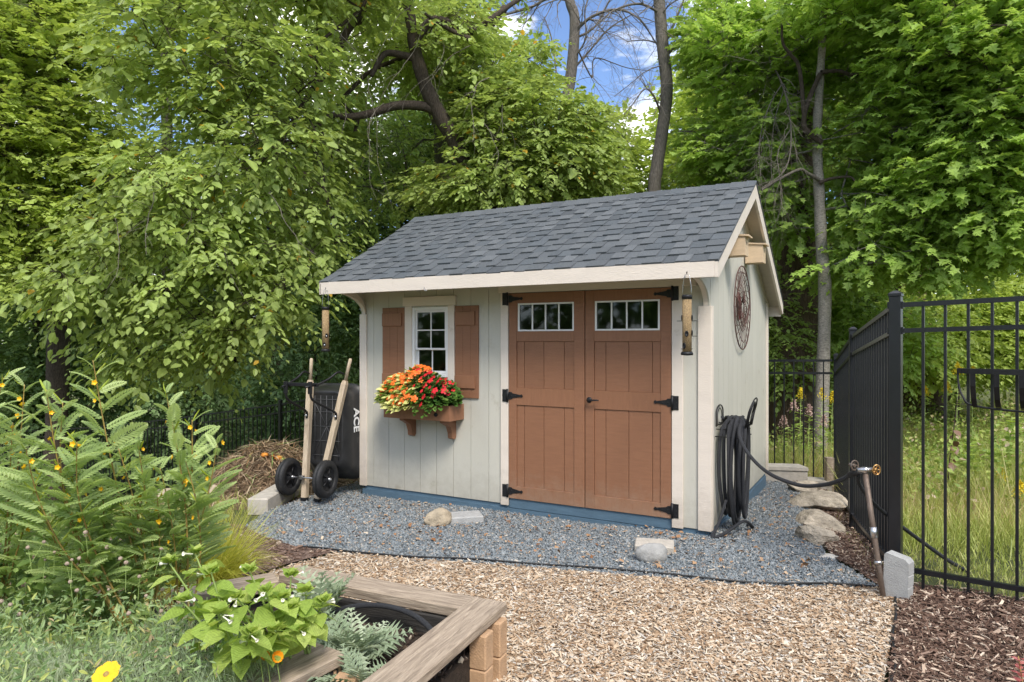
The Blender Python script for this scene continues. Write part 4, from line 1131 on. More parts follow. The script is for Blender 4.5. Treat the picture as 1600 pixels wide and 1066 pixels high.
# ------------------------------------------------------------------ wheelbarrow standing on end
WBW = empty('wheelbarrow', (-2.067, 7.0, hz1(-2.07, 7.0) + .02), math.atan2(-.3, .954), 'black poly two-wheeled wheelbarrow stood upright against the shed', 'wheelbarrow')
pw = lambda mb, n, m, p=WBW: mb.build(n, m, p)
hL = [Vector((-.070, .0, 0)), Vector((-.068, .12, 1.457))]
hR = [Vector((.080, .0, 0)), Vector((.395, .12, 1.457))]
for h in (hL, hR):
    d = (h[1] - h[0])
    def P_(t): return h[0] + d * t
    mb = MB()
    ax = d.normalized(); side = Vector((1, 0, 0)); side = (side - ax * side.dot(ax)).normalized(); dep = ax.cross(side)
    def qpts(t, w, dd_): c_ = P_(t); return [tuple(c_ + side * a * w + dep * b * dd_) for a, b in ((-1, -1), (1, -1), (1, 1), (-1, 1))]
    w = .027
    v = qpts(0.02, w, w) + qpts(.82, w, w) + qpts(.845, w * .72, w * .72)
    mb.add(v, [(3, 2, 1, 0)] + [(i + 4 * k, (i + 1) % 4 + 4 * k, (i + 1) % 4 + 4 * k + 4, i + 4 * k + 4) for k in (0, 1) for i in range(4)] + [(8, 9, 10, 11)])
    hd_ = pw(mb, 'handle', M['ash'])
    pw(MB().tube([P_(.846), P_(.99), P_(1.0)], [.0185, .0175, .012], 12), 'grip', M['ash'], hd_)
    v = qpts(-.002, w * 1.08, w * 1.08) + qpts(.0195, w * 1.08, w * 1.08)
    pw(MB().add(v, [(3, 2, 1, 0), (4, 5, 6, 7)] + [(i, (i + 1) % 4, (i + 1) % 4 + 4, i + 4) for i in range(4)]), 'end_cap', M['iron'], hd_)
ZA = .245
for xc, lab in ((-.215, None), (.215, None)):
    tyre = [(.115, -.030), (.120, -.040), (.145, -.048), (.172, -.043), (.187, -.026), (.191, -.010), (.188, -.009), (.188, .009), (.191, .010), (.187, .026), (.172, .043), (.145, .048), (.120, .040), (.115, .030), (.115, -.030)]
    wl = pw(MB().lathe(tyre, (xc, -.06, ZA), 40, 0), 'wheel', M['rubber'])
    rim = [(.1145, -.028), (.105, -.032), (.098, -.020), (.060, -.012), (.035, -.030), (.022, -.045), (.0, -.045)]
    pw(MB().lathe(rim, (xc, -.06, ZA), 28, 0).lathe([(r_, -z) for r_, z in rim[::-1]], (xc, -.06, ZA), 28, 0), 'rim', M['iron'], wl)
    pw(MB().lathe([(0, -.058), (.018, -.056), (.020, -.046)], (xc, -.06, ZA), 14, 0).lathe([(.020, .046), (.018, .056), (0, .058)], (xc, -.06, ZA), 14, 0), 'hub', M['steel'], wl)
    sp = MB()
    for k in range(5):
        a = 2 * math.pi * k / 5
        for sx in (-1, 1):
            sp.tube([(xc + sx * .030, -.06 + .03 * math.cos(a), ZA + .03 * math.sin(a)), (xc + sx * .026, -.06 + .098 * math.cos(a), ZA + .098 * math.sin(a))], .007, 5)
    pw(sp, 'spokes', M['iron'], wl)
pw(MB().tube([(-.285, -.06, ZA), (.285, -.06, ZA)], .0085, 10), 'axle', M['steel'])
ab = MB()
for x in (-.068, .13): ab.box(x - .022, x + .022, -.072, -.028, ZA - .018, ZA + .018, .003)
pw(ab, 'axle_bracket', M['steel'])
for h, dx in ((hL, -.005), (hR, -.03)):
    t = .617; q = h[0].lerp(h[1], t)
    pts = catmull([q + Vector((0, -.03, -.06)), q + Vector((0, -.038, 0)), q + Vector((dx, -.12, .055)), q + Vector((dx * 2, -.30, .135)), q + Vector((dx * 2.4, -.365, .19)), q + Vector((dx * 2.6, -.37, .30))], 6)
    lg = pw(MB().tube(pts, .0125, 8), 'leg', M['iron'])
    pw(MB().box(-.02, .02, -.012, .012, -.05, .07, .003), 'foot_strap', M['iron'], lg).location = tuple(q + Vector((dx * 2.6, -.372, .27)))
    pw(MB().lathe([(0, -.012), (.012, -.010), (.013, 0)], tuple(q + Vector((0, -.045, -.03))), 10, 1), 'bolt', M['steel'], lg)
zc = 1.205
pw(MB().box(-.13, .235, -.235, -.205, zc - .018, zc + .018, .004), 'crossbar', M['iron'])
for a, b in (((-.12, -.22, zc), (-.066, .075, 1.30)), ((.225, -.22, zc), (.345, .075, 1.30))):
    pw(MB().tube(catmull([a, Vector(a).lerp(Vector(b), .45) + Vector((0, 0, .015)), Vector(a).lerp(Vector(b), .8) + Vector((0, -.02, .04)), b], 5), .011, 6), 'brace', M['iron'])
for a, b in (((-.10, -.22, zc), (-.075, -.37, 1.19)), ((.215, -.22, zc), (.19, -.37, 1.19))):
    pw(MB().tube([a, b], .010, 6), 'brace', M['iron'])
# tray: rings of rounded rectangles
def rrect(x0, x1, z0, z1, r_, n=5):
    pts = []
    for cx, cz, a0 in ((x1 - r_, z1 - r_, 0), (x0 + r_, z1 - r_, 90), (x0 + r_, z0 + r_, 180), (x1 - r_, z0 + r_, 270)):
        for k in range(n): a = R(a0 + 90 * k / (n - 1)); pts.append((cx + r_ * math.cos(a), cz + r_ * math.sin(a)))
    return pts
rings = [(.130, -.060, .270, .40, 1.075, .05), (.118, -.085, .292, .36, 1.10, .08), (.127, -.105, .305, .33, 1.12, .09), (.30, -.20, .318, .24, 1.15, .11), (.455, -.28, .330, .16, 1.165, .11), (.457, -.305, .345, .145, 1.178, .12), (.475, -.305, .345, .145, 1.178, .12), (.475, -.265, .315, .18, 1.150, .10), (.32, -.18, .30, .26, 1.13, .10), (.16, -.08, .285, .36, 1.09, .08)]
V = []; nr = 20
for (b, x0, x1, z0, z1, r_) in rings: V += [(x, b, z) for x, z in rrect(x0, x1, z0, z1, r_)]
F = []
for i in range(len(rings) - 1):
    for k in range(nr): F.append((i * nr + k, (i + 1) * nr + k, (i + 1) * nr + (k + 1) % nr, i * nr + (k + 1) % nr))
F.append(tuple(range(nr))); F.append(tuple(range((len(rings) - 1) * nr, len(rings) * nr))[::-1])
tr = MB().add(V, F, True); tr.sm[-1] = False; tr.sm[-2] = False
TR = pw(tr, 'tray', M['tray'])
rb = MB()
for x in (-.03, .04, .11, .18, .25): rb.tube([(x, .126, .40), (x, .126, 1.07)], .0042, 5)
for z in (.45, .60, .75, .90, 1.03): rb.tube([(-.055, .126, z), (.265, .126, z)], .0042, 5)
for x0, z0, x1, z1 in ((-.05, .45, .11, .75), (.26, .45, .11, .75), (-.05, 1.03, .11, .75), (.26, 1.03, .11, .75)): rb.tube([(x0, .126, z0), (x1, .126, z1)], .0038, 5)
pw(rb, 'ribs', M['tray_rib'], TR)
tx = bpy.data.curves.new('lettering', 'FONT'); tx.body = 'ACE'; tx.size = .135; tx.extrude = .0015; tx.align_x = 'CENTER'; tx.align_y = 'CENTER'; tx.offset = .0035
to = bpy.data.objects.new('tmp', tx); C.objects.link(to); bpy.context.view_layer.update()
me = bpy.data.meshes.new_from_object(to.evaluated_get(bpy.context.evaluated_depsgraph_get())); bpy.data.objects.remove(to)
lt = mesh_obj('lettering', me, M['letter'], TR)
nrm = Vector((1, -.075, 0)).normalized(); xa = Vector((0, 0, -1)); ya = nrm.cross(xa)
Mx = Matrix((xa, ya, nrm)).transposed().to_4x4(); Mx.translation = Vector((.3305, .345, .80))
lt.matrix_local = Mx

# ------------------------------------------------------------------ compost heap
import bmesh
def heap_z(dx, dy):
    r2 = (dx / .92) ** 2 + (dy / .80) ** 2
    return .58 * math.exp(-r2 * 2.0) + .08 * noise.noise(Vector((dx * 3, dy * 3, 1))) * math.exp(-r2)
HC = Vector((-2.98, 8.25))
CO = empty('compost_heap', (HC.x, HC.y, hz1(HC.x, HC.y)), 0, 'heap of straw, dead stems and rotting vegetables by the left fence', 'compost heap')
n = 44; V = []; F = []
for i in range(n):
    for j in range(n):
        dx = (i / (n - 1) - .5) * 3.4; dy = (j / (n - 1) - .5) * 2.8
        V.append((dx, dy, hz1(HC.x + dx, HC.y + dy) - hz1(HC.x, HC.y) + heap_z(dx, dy) - .03))
for i in range(n - 1):
    for j in range(n - 1): F.append((i * n + j, (i + 1) * n + j, (i + 1) * n + j + 1, i * n + j + 1))
mb = MB().add(V, F, True)
mb.build('mound', mat_surface('compost_base', (.20, .13, .075), .95, .5, (4, 4, 4), 5, 1, 25, bdist=.04), CO)
STRAW = [(0, (.07, .045, .03)), (.3, (.24, .155, .09)), (.6, (.38, .27, .165)), (.85, (.50, .40, .27)), (.93, (.40, .20, .08)), (.94, (.16, .24, .07)), (1, (.22, .32, .09))]
M['straw'] = mat_rnd('dry_stems', STRAW, .85)
def blades(P, D, L_, w, droop, segs=3, taper=1.0, twist=0.0):
    """curved flat blades; P base (n,3), D dir (n,3), L_ length (n,), w width (n,) -> V, F"""
    n = len(P)
    S = np.cross(D, np.tile([0, 0, 1.0], (n, 1))) + rng.normal(0, .25, (n, 3)); S /= np.linalg.norm(S, axis=1)[:, None] + 1e-9
    V = np.zeros((n, 2 * segs + 1 + 0, 3))
    for k in range(segs + 1):
        t = k / segs
        c = P + D * (L_ * t)[:, None] + np.array([0, 0, -1.0]) * (droop * L_ * t * t)[:, None]
        ww = (w * (1 - t ** 1.5 * taper) * (0.55 + 1.2 * t if t < .4 else 1))[:, None]
        if k < segs:
            V[:, 2 * k] = c - S * ww / 2; V[:, 2 * k + 1] = c + S * ww / 2
        else: V[:, 2 * k] = c
    return V
def blade_mesh(name, P, D, L_, w, droop, mat, segs=3, rnd=None, parent=None):
    n = len(P); V = blades(P, D, L_, w, droop, segs); k = V.shape[1]
    F = []
    for s in range(segs - 1): F += [(2 * s, 2 * s + 1, 2 * s + 3), (2 * s, 2 * s + 3, 2 * s + 2)]
    F.append((2 * segs - 2, 2 * segs - 1, 2 * segs))
    F = np.array(F); FF = (F[None] + (np.arange(n) * k)[:, None, None]).reshape(-1, 3)
    r = rng.random(n) if rnd is None else rnd
    return mesh_obj(name, np_mesh(name, V.reshape(-1, 3), FF, np.repeat(r, len(F)), True), mat, parent)
n = 5200
dx = rng.normal(0, .55, n); dy = rng.normal(0, .45, n)
k = (np.abs(dx) < 1.5) & (np.abs(dy) < 1.2); dx, dy = dx[k], dy[k]; n = len(dx)
zz = np.array([heap_z(a, b) for a, b in zip(dx, dy)]) + hz(HC.x + dx, HC.y + dy) - hz1(HC.x, HC.y)
a = rng.uniform(0, 2 * np.pi, n)
D = np.stack([np.cos(a), np.sin(a), rng.normal(.05, .35, n)], 1); D /= np.linalg.norm(D, axis=1)[:, None]
o = blade_mesh('dead_stems', np.stack([dx, dy, zz + .0], 1), D, rng.uniform(.08, .34, n), rng.uniform(.005, .018, n), rng.uniform(.1, .6, n), M['straw'], 3, parent=CO); o['kind'] = 'stuff'
mo_ = mat_surface('rotting_squash', (.62, .24, .035), .6, .3, (4, 4, 4), 6, .3, 30, dirt=((.55, .48, .2), .55, 9))
mg_ = mat_surface('cabbage_green', (.36, .44, .14), .6, .3, (4, 4, 4), 6, .3, 30)
for (px, py, s, m_) in ((414, 708, .09, mo_), (436, 706, .10, mo_), (448, 700, .09, mg_), (440, 694, .07, mg_), (427, 694, .05, mo_)):
    Y = 7.95; q = at(px, py, Y); dx_, dy_ = q.x - HC.x, Y - HC.y
    lo = Vector((dx_, dy_, hz1(q.x, Y) - hz1(HC.x, HC.y) + heap_z(dx_, dy_) + .02))
    mb = MB().lathe([(0, -.7), (.6, -.6), (1, 0), (.7, .55), (.25, .7), (0, .62)], n=12)
    mb.v = [(lo.x + x * s * .55 * (1 + .5 * noise.noise(Vector((x, y, z)) * 2)), lo.y + y * s * .55, lo.z + z * s * .42 - .02) for x, y, z in mb.v]
    mb.build('rotting_vegetable', m_, CO)

# ------------------------------------------------------------------ fences
PK = .0155
def picket_mesh(h):
    return MB().box(-PK / 2, PK / 2, -PK / 2, PK / 2, 0, h).mesh('picket')
def fence(label, posts, post_w, first_post=True, last_post=True, hgt=1.8, post_extra=.04, group='black metal garden fence runs', cat='fence'):
    """posts: list of (x, y, ztop)"""
    x0, y0, z0 = posts[0]
    F_ = empty('metal_fence', (x0, y0, z0 - hgt), 0, label, cat, group)
    pm = picket_mesh(hgt - .05); pm.materials.append(M['fence'])
    w = post_w / 2
    for i, (x, y, zt) in enumerate(posts):
        if (i == 0 and not first_post) or (i == len(posts) - 1 and not last_post): continue
        d = Vector((posts[min(i + 1, len(posts) - 1)][0] - posts[max(i - 1, 0)][0], posts[min(i + 1, len(posts) - 1)][1] - posts[max(i - 1, 0)][1]))
        rz = math.atan2(d.y, d.x)
        po = MB().box(-w, w, -w, w, -.25, hgt + post_extra, .002).build('post', M['fence'], F_); po.location = (x - x0, y - y0, zt - z0); po.rotation_euler = (0, 0, rz)
        c_ = w + .004
        cp = MB(); cp.box(-c_, c_, -c_, c_, hgt + post_extra + .0005, hgt + post_extra + .018, .002)
        b = [(-c_, -c_), (c_, -c_), (c_, c_), (-c_, c_)]; z_ = hgt + post_extra + .0182
        cp.add([(x_, y_, z_) for x_, y_ in b] + [(x_ * .35, y_ * .35, z_ + .018) for x_, y_ in b], [(0, 1, 5, 4), (1, 2, 6, 5), (2, 3, 7, 6), (3, 0, 4, 7), (4, 5, 6, 7)])
        cp.build('post_cap', M['fence'], po)
        for zz in (hgt - .015, hgt - .175, .135): MB().box(-w - .012, w + .012, -.02, .02, zz - .022, zz + .022, .002).build('rail_bracket', M['fence'], po)
    for (xa, ya, za), (xb, yb, zb) in zip(posts[:-1], posts[1:]):
        d = Vector((xb - xa, yb - ya, zb - za)); L2 = math.hypot(xb - xa, yb - ya); u = Vector(((xb - xa) / L2, (yb - ya) / L2, 0))
        rz = math.atan2(u.y, u.x); sl = (zb - za) / L2
        for zr, hh in ((hgt - .030, .030), (hgt - .190, .028), (.120, .030)):
            q = .0135
            a, b = w + .012, L2 - w - .012
            p = [(a, -q, zr + sl * a), (b, -q, zr + sl * b), (b, q, zr + sl * b), (a, q, zr + sl * a)]
            p += [(x_, y_, z_ + hh) for x_, y_, z_ in p]
            r_ = MB().add(p, [(3, 2, 1, 0), (4, 5, 6, 7), (0, 1, 5, 4), (1, 2, 6, 5), (2, 3, 7, 6), (3, 0, 4, 7)]).build('rail', M['fence'], F_)
            r_.location = (xa - x0, ya - y0, za - z0); r_.rotation_euler = (0, 0, rz)
        npk = int(round((L2 - 2 * w) / .114)) - 1
        for k in range(npk):
            s = w + (L2 - 2 * w) * (k + 1) / (npk + 1)
            o = bpy.data.objects.new('picket', pm); C.objects.link(o); o.parent = F_
            o.location = (xa - x0 + u.x * s, ya - y0 + u.y * s, za - z0 + sl * s + .032); o.rotation_euler = (0, 0, rz)
    return F_
H_ = 1.8
pA = (2.418, 4.30, 1.84)
fence('near run of black metal fence at the right with the hayrack basket', [pA, (2.418 + .75 * 2.4, 4.30 - .66 * 2.4, 1.90)], .066, True, True)
fence('foreshortened side run of black fence between the boulders and meadow', [pA, (3.155, 6.32, 1.655), (4.085, 8.60, 1.37)], .060, False, True)
rp = [(4.085, 8.60, 1.37)]
for k, zt in enumerate((1.33, 1.12, .80, .41, .07, -.25, -.50, -.70, -.85)):
    rp.append((4.085 - 2.124 * (k + 1), 8.60 + 1.10 * (k + 1), zt))
fence('rear run of black fence passing behind the shed and compost heap', rp, .060, False, True)

# hayrack basket hung on the fence (far side)
HK = empty('hayrack_basket', (0, 0, 0), 0, 'black wrought iron hayrack basket hung on the right fence', 'basket')
fd = Vector((.75, -.66, 0)).normalized(); fn = Vector((.66, .75, 0)).normalized()
o_ = Vector((2.418, 4.30, 0)) + fd * .335 - fn * .020
HK.location = (o_.x, o_.y, 1.425); HK.rotation_euler = (0, 0, math.atan2(fd.y, fd.x))
wb_, dpt, hb_ = .76, -.17, -.21
part(MB().box(0, wb_, -.030, -.004, -.014, .014), 'back_bar', M['iron'], HK)
mb = MB(); n = 16
top = [(wb_ / 2 + wb_ / 2 * math.cos(a), -.017 + dpt * math.sin(a) ** .6 if math.sin(a) > 0 else -.017, 0) for a in np.linspace(math.pi, 0, n)]
for i in range(n - 1):
    a, b = Vector(top[i]), Vector(top[i + 1]); t = (b - a).normalized(); q = Vector((-t.y, t.x, 0)) * .003
    mb.add([a - q + Vector((0, 0, -.012)), b - q + Vector((0, 0, -.012)), b + q + Vector((0, 0, -.012)), a + q + Vector((0, 0, -.012)), a - q + Vector((0, 0, .012)), b - q + Vector((0, 0, .012)), b + q + Vector((0, 0, .012)), a + q + Vector((0, 0, .012))],
           [(3, 2, 1, 0), (4, 5, 6, 7), (0, 1, 5, 4), (1, 2, 6, 5), (2, 3, 7, 6), (3, 0, 4, 7)])
part(mb, 'front_bar', M['iron'], HK)
for f in (.12, .27, .42, .58, .73, .88):
    x = wb_ * f; yt = -.017 + dpt * math.sin(math.acos(max(-1, min(1, 2 * f - 1)))) ** .6
    mb = MB(); prev = None
    cur = [(yt, -.012), (yt + .004, -.08), (yt + .03, -.15), (yt * .55, -.195), (yt * .2, hb_), (-.012, hb_)]
    th = .005
    for (ya, za), (yb, zb) in zip(cur[:-1], cur[1:]):
        t_ = Vector((0, yb - ya, zb - za)).normalized(); q_ = Vector((0, -t_.z, t_.y)) * th
        A_ = Vector((0, ya, za)); B_ = Vector((0, yb, zb)) + t_ * .002
        pts_ = []
        for P__ in (A_, B_):
            for sx_, sq_ in ((-1, -1), (1, -1), (1, 1), (-1, 1)): pts_.append((x + sx_ * .013, (P__ + q_ * sq_ * .5).y, (P__ + q_ * sq_ * .5).z))
        mb.add(pts_, [(3, 2, 1, 0), (4, 5, 6, 7), (0, 1, 5, 4), (1, 2, 6, 5), (2, 3, 7, 6), (3, 0, 4, 7)])
    part(mb, 'rib', M['iron'], HK)
part(MB().tube(catmull([(0, -.017, 0), (.006, -.03, -.08), (.03, -.05, -.15), (.09, -.07, -.20), (.38, -.10, -.218), (.67, -.07, -.20), (.73, -.05, -.15), (.754, -.03, -.08), (wb_, -.017, 0)], 5), .006, 6), 'lower_hoop', M['iron'], HK)

# ------------------------------------------------------------------ leaves
LEAF = {
    'ovate': (np.array([(0, 0, 0), (.32, .30, .06), (.72, .22, .03), (1, 0, -.06), (.72, -.22, .03), (.32, -.30, .06)], float),
              np.array([(0, 1, 2, 3), (0, 3, 4, 5)])),
    'quad': (np.array([(0, 0, 0), (.45, .32, .06), (1, 0, -.05), (.45, -.32, .06)], float), np.array([(0, 1, 2, 3)])),
    'maple': (np.array([(0, 0, 0), (.10, .52, .05), (.38, .24, 0), (.62, .50, .03), (.66, .17, 0), (1, 0, -.10), (.66, -.17, 0), (.62, -.50, .03), (.38, -.24, 0), (.10, -.52, .05)], float),
              np.array([(0, 1, 2, 2), (0, 2, 4, 5), (2, 3, 4, 4), (0, 5, 6, 8), (6, 7, 8, 8), (0, 8, 9, 9)])),
}
def norm(a): return a / (np.linalg.norm(a, axis=-1, keepdims=True) + 1e-9)
def leaves_mesh(name, pos, A, N, size, shape, rnd, width=1.0):
    """pos base of leaf, A axis, N normal"""
    T, F = LEAF[shape]
    A = norm(A); N = norm(N - A * (N * A).sum(-1, keepdims=True)); B = np.cross(N, A)
    V = pos[:, None, :] + size[:, None, None] * (T[None, :, 0, None] * A[:, None, :] + width * T[None, :, 1, None] * B[:, None, :] + T[None, :, 2, None] * N[:, None, :])
    k = len(T); n = len(pos)
    if shape == 'maple':
        T3 = []
        for f in F: 
            T3.append((f[0], f[1], f[2]))
            if f[3] != f[2]: T3.append((f[0], f[2], f[3]))
        F = np.array(T3)
    FF = (F[None] + (np.arange(n) * k)[:, None, None]).reshape(-1, F.shape[1])
    return np_mesh(name, V.reshape(-1, 3), FF, np.repeat(rnd, len(F)))

def sprays(P, D, Ln, nl, size, droop, up=1.0, spread=.9, sag=.35, jit=.35, crnd=None, leafdroop=.35, layer=True):
    """alternate leaves along curved sprays; returns leaf arrays + spray curves"""
    n = len(P); D = norm(D)
    Z = np.array([0, 0, 1.0])
    S = norm(np.cross(D, Z) + rng.normal(0, .15, (n, 3))); U = norm(np.cross(S, D))
    pos = []; ax = []; nr = []; sz = []; rn = []
    base_r = rng.random(n) if crnd is None else crnd
    for k in range(nl):
        t = (k + .6 + rng.uniform(-.25, .25, n)) / nl
        p = P + D * (Ln * t)[:, None] - Z * (sag * Ln * t * t)[:, None]
        side = 1 if k % 2 == 0 else -1
        ang = spread * rng.uniform(.7, 1.2, n)
        if k == nl - 1: ang = ang * .15
        a = D * np.cos(ang)[:, None] + S * (side * np.sin(ang))[:, None] - Z * leafdroop * rng.uniform(.3, 1.6, n)[:, None] + rng.normal(0, .12, (n, 3))
        nn = U * up + Z * .25 + rng.normal(0, jit, (n, 3))
        pos.append(p); ax.append(a); nr.append(nn); sz.append(size * np.exp(rng.normal(0, .32, n)) * (1 - .25 * (t > .8)))
        r = np.clip(.55 * base_r + .40 * rng.random(n), 0, .96)
        r = np.where(rng.random(n) < .007, .99, r)
        rn.append(r)
    return np.concatenate(pos), np.concatenate(ax), np.concatenate(nr), np.concatenate(sz), np.concatenate(rn)

def grow(trunk, targets, r_, seed, jit=.12, limb_min=.006, rs_=1.0):
    """connect cluster centres to trunk as a branching skeleton. returns list of polylines with radii"""
    nodes = [np.array(p[:3]) for p in trunk]; parent = [-1] + list(range(len(trunk) - 1)); isT = [True] * len(nodes)
    # densify trunk
    dn_ = []; dp = []
    for i in range(len(trunk) - 1):
        for k in range(4):
            t = k / 4; dn_.append(nodes[i] * (1 - t) + nodes[i + 1] * t)
    dn_.append(nodes[-1]); nodes = dn_; parent = [-1] + list(range(len(nodes) - 1)); nT = len(nodes)
    Ntr = np.array(nodes)
    order = sorted(range(len(targets)), key=lambda i: np.min(np.linalg.norm(Ntr - targets[i], axis=1)))
    arr = np.array(nodes)
    rg = np.random.default_rng(seed)
    start = max(1, int(nT * .12))
    for i in order:
        tg = targets[i]
        dv = tg - arr
        dist = np.linalg.norm(dv, axis=1)
        # prefer nodes below the target (branches rise) and not at the trunk's foot
        cost = dist + .45 * np.maximum(0, arr[:, 2] - tg[2])
        cost[:start] += 50
        j = int(np.argmin(cost)); L_ = dist[j]
        k = max(1, int(L_ / .45)); prev = j; a = arr[j]
        new = []
        for q in range(1, k + 1):
            t = q / k
            p = a * (1 - t) + tg * t
            if q < k: p = p + rg.normal(0, jit * min(1, L_), 3) * math.sin(math.pi * t); p[2] += .10 * L_ * math.sin(math.pi * t)
            nodes.append(p); parent.append(prev); prev = len(nodes) - 1; new.append(p)
        arr = np.vstack([arr, new])
    w = np.zeros(len(nodes)); child = [[] for _ in nodes]
    for i, p in enumerate(parent):
        if p >= 0: child[p].append(i)
    for i in range(len(nodes) - 1, -1, -1):
        if i >= nT and not child[i]: w[i] = 1
        if parent[i] >= 0: w[parent[i]] += w[i]
    lines = []
    for i in range(len(nodes)):
        if i < nT: heads = [c for c in child[i] if c >= nT]
        else: heads = sorted(child[i], key=lambda c: -w[c])[1:]
        for h in heads:
            pl = [i]; c = h
            while True:
                pl.append(c)
                if not child[c]: break
                c = max(child[c], key=lambda q: w[q])
            rad = [limb_min * rs_ * (max(w[q], 1) ** .48) for q in pl]; rad[0] = rad[1]
            lines.append(([nodes[q] for q in pl], rad))
    return lines

def blob(px, py, Y, rpx, rpy, rd=None, wgt=1.0):
    c = at(px, py, Y); rx = rpx / 1067 * Y; rz = rpy / 1067 * Y
    return (c.x, c.y, c.z, rx, rd if rd else (rx + rz) / 2, rz, wgt)

def clusters(blobs, n, rg, mind=.3, shell=.5):
    w = np.array([b[6] * b[3] * b[4] * b[5] for b in blobs]); w = w ** .8; w /= w.sum()
    out = []; tries = 0
    while len(out) < n and tries < n * 30:
        tries += 1
        b = blobs[rg.choice(len(blobs), p=w)]
        d = rg.normal(0, 1, 3); d /= np.linalg.norm(d)
        r = rg.uniform(shell ** 3, 1) ** (1 / 3)
        p = np.array(b[:3]) + d * r * np.array(b[3:6])
        if out and np.min(np.linalg.norm(np.array(out) - p, axis=1)) < mind: continue
        out.append(p)
    return np.array(out)

def tree(name, label, cat, trunk, tr, blobs, ncl, spc, nl, size, shape, leafmat, barkmat, seed, spread_r=.42, Ln=.30, group=None, sag=.35, leafdroop=.35, flat=1.0, width=1.0, mind=.3, shell=.35, jit=.35, limb=.006, outward=.8, zbias=0.0, twigs=True, clip=None):
    """trunk: list of points; tr: (r_base, r_top)"""
    rg = np.random.default_rng(seed)
    base = Vector(trunk[0])
    T_ = empty(name, base, 0, label, cat, group)
    off = np.array(base)
    pts = catmull([Vector(p) for p in trunk], 5)
    rad = [tr[0] * (1 - i / (len(pts) - 1)) + tr[1] * i / (len(pts) - 1) for i in range(len(pts))]
    rad[0] *= 1.35; rad[1] *= 1.12
    rad = [r_ * (1 + .07 * math.sin(i * 1.9 + seed)) for i, r_ in enumerate(rad)]
    MB().tube([p - base for p in pts], rad, 12).build('trunk', barkmat, T_)
    cl = clusters(blobs, ncl, rg, mind, shell)
    lines = grow([tuple(p) for p in pts[::3]] if len(pts) > 12 else [tuple(p) for p in pts], cl, tr, seed, limb_min=limb)
    mb = MB()
    for pl, rd_ in lines:
        rd_ = [min(r_, tr[0] * .7) for r_ in rd_]; rd_[-1] *= .6
        mb.tube([Vector(p) - base for p in pl], rd_, 5 if rd_[0] > .012 else 4, caps=False)
    # small twigs at the spray bases
    cc = np.array([b[:3] for b in blobs]).mean(0)
    n = len(cl) * spc
    ci = np.repeat(np.arange(len(cl)), spc)
    d0 = rng.normal(0, 1, (n, 3)); d0 = norm(d0)
    P = cl[ci] + d0 * (rng.random(n) ** .5 * spread_r)[:, None] * np.array([1, 1, .62 * flat + .1])
    D = d0 + norm(cl[ci] - cc) * outward * rng.uniform(.2, 1.3, (n, 1)); D[:, 2] = D[:, 2] * .45 + zbias
    crn = np.clip(rng.random(len(cl))[ci] * .75 + rng.random(n) * .25, 0, 1)
    pos, A, Nn, sz, rn = sprays(P, D, Ln * rng.uniform(.7, 1.3, n), nl, size, 0, up=1.0, sag=sag, leafdroop=leafdroop, crnd=crn, jit=jit)
    if clip is not None:
        k = clip(pos); pos, A, Nn, sz, rn = pos[k], A[k], Nn[k], sz[k], rn[k]
    me = leaves_mesh('crown', pos - off, A, Nn, sz, shape, rn, width)
    o = mesh_obj('crown', me, leafmat, T_); o['kind'] = 'stuff'
    if twigs:
        Dn = norm(D); s = rng.random(n) < .55
        for c_, p, d_ in zip(cl[ci][s], P[s], Dn[s]):
            e = p + d_ * Ln * .8; e = e - np.array([0, 0, sag * Ln * .6])
            mb.tube([Vector(c_) - base, Vector(p) - base, Vector(e) - base], [.004, .003, .0015], 3, caps=False)
    mb.build('limbs', barkmat, T_)
    return T_

def foot(x, y, d=.15): return (x, y, hz1(x, y) - d)

# big drooping elm over the left of the yard (trunk behind the shed)
t_elm = [foot(-.25, 11.6), tuple(at(762, 300, 11.2)), tuple(at(735, 262, 10.9)), tuple(at(708, 215, 10.7)), tuple(at(672, 150, 10.5)), tuple(at(652, 90, 10.4)), tuple(at(640, 20, 10.4)), tuple(at(625, -90, 10.4))]
elm_bl = [blob(330, 80, 9.0, 180, 100, 1.2), blob(250, 320, 8.4, 95, 90, .8), blob(380, 265, 9.2, 150, 120, 1.2), blob(310, 440, 8.6, 190, 100, 1.0), blob(110, 455, 8.0, 60, 50, .5),
          blob(480, 370, 9.2, 50, 85, .7), blob(590, 60, 11.8, 110, 80, .8), blob(490, 190, 11.2, 80, 90, .8), blob(270, 545, 8.8, 130, 40, .6), blob(170, 400, 8.2, 60, 80, .6),
          blob(700, 60, 11, 90, 70, 1), blob(390, -60, 9.5, 260, 90, 1.4)]
tree('elm_tree', 'large drooping elm with a leaning dark trunk behind the shed roof', 'tree', t_elm, (.17, .07), elm_bl, 440, 12, 8, .098, 'ovate', M['elm'], M['bark'], 101, spread_r=.30, Ln=.42, sag=.45, leafdroop=.55, mind=.22, shell=.3, limb=.0048, zbias=-.15)
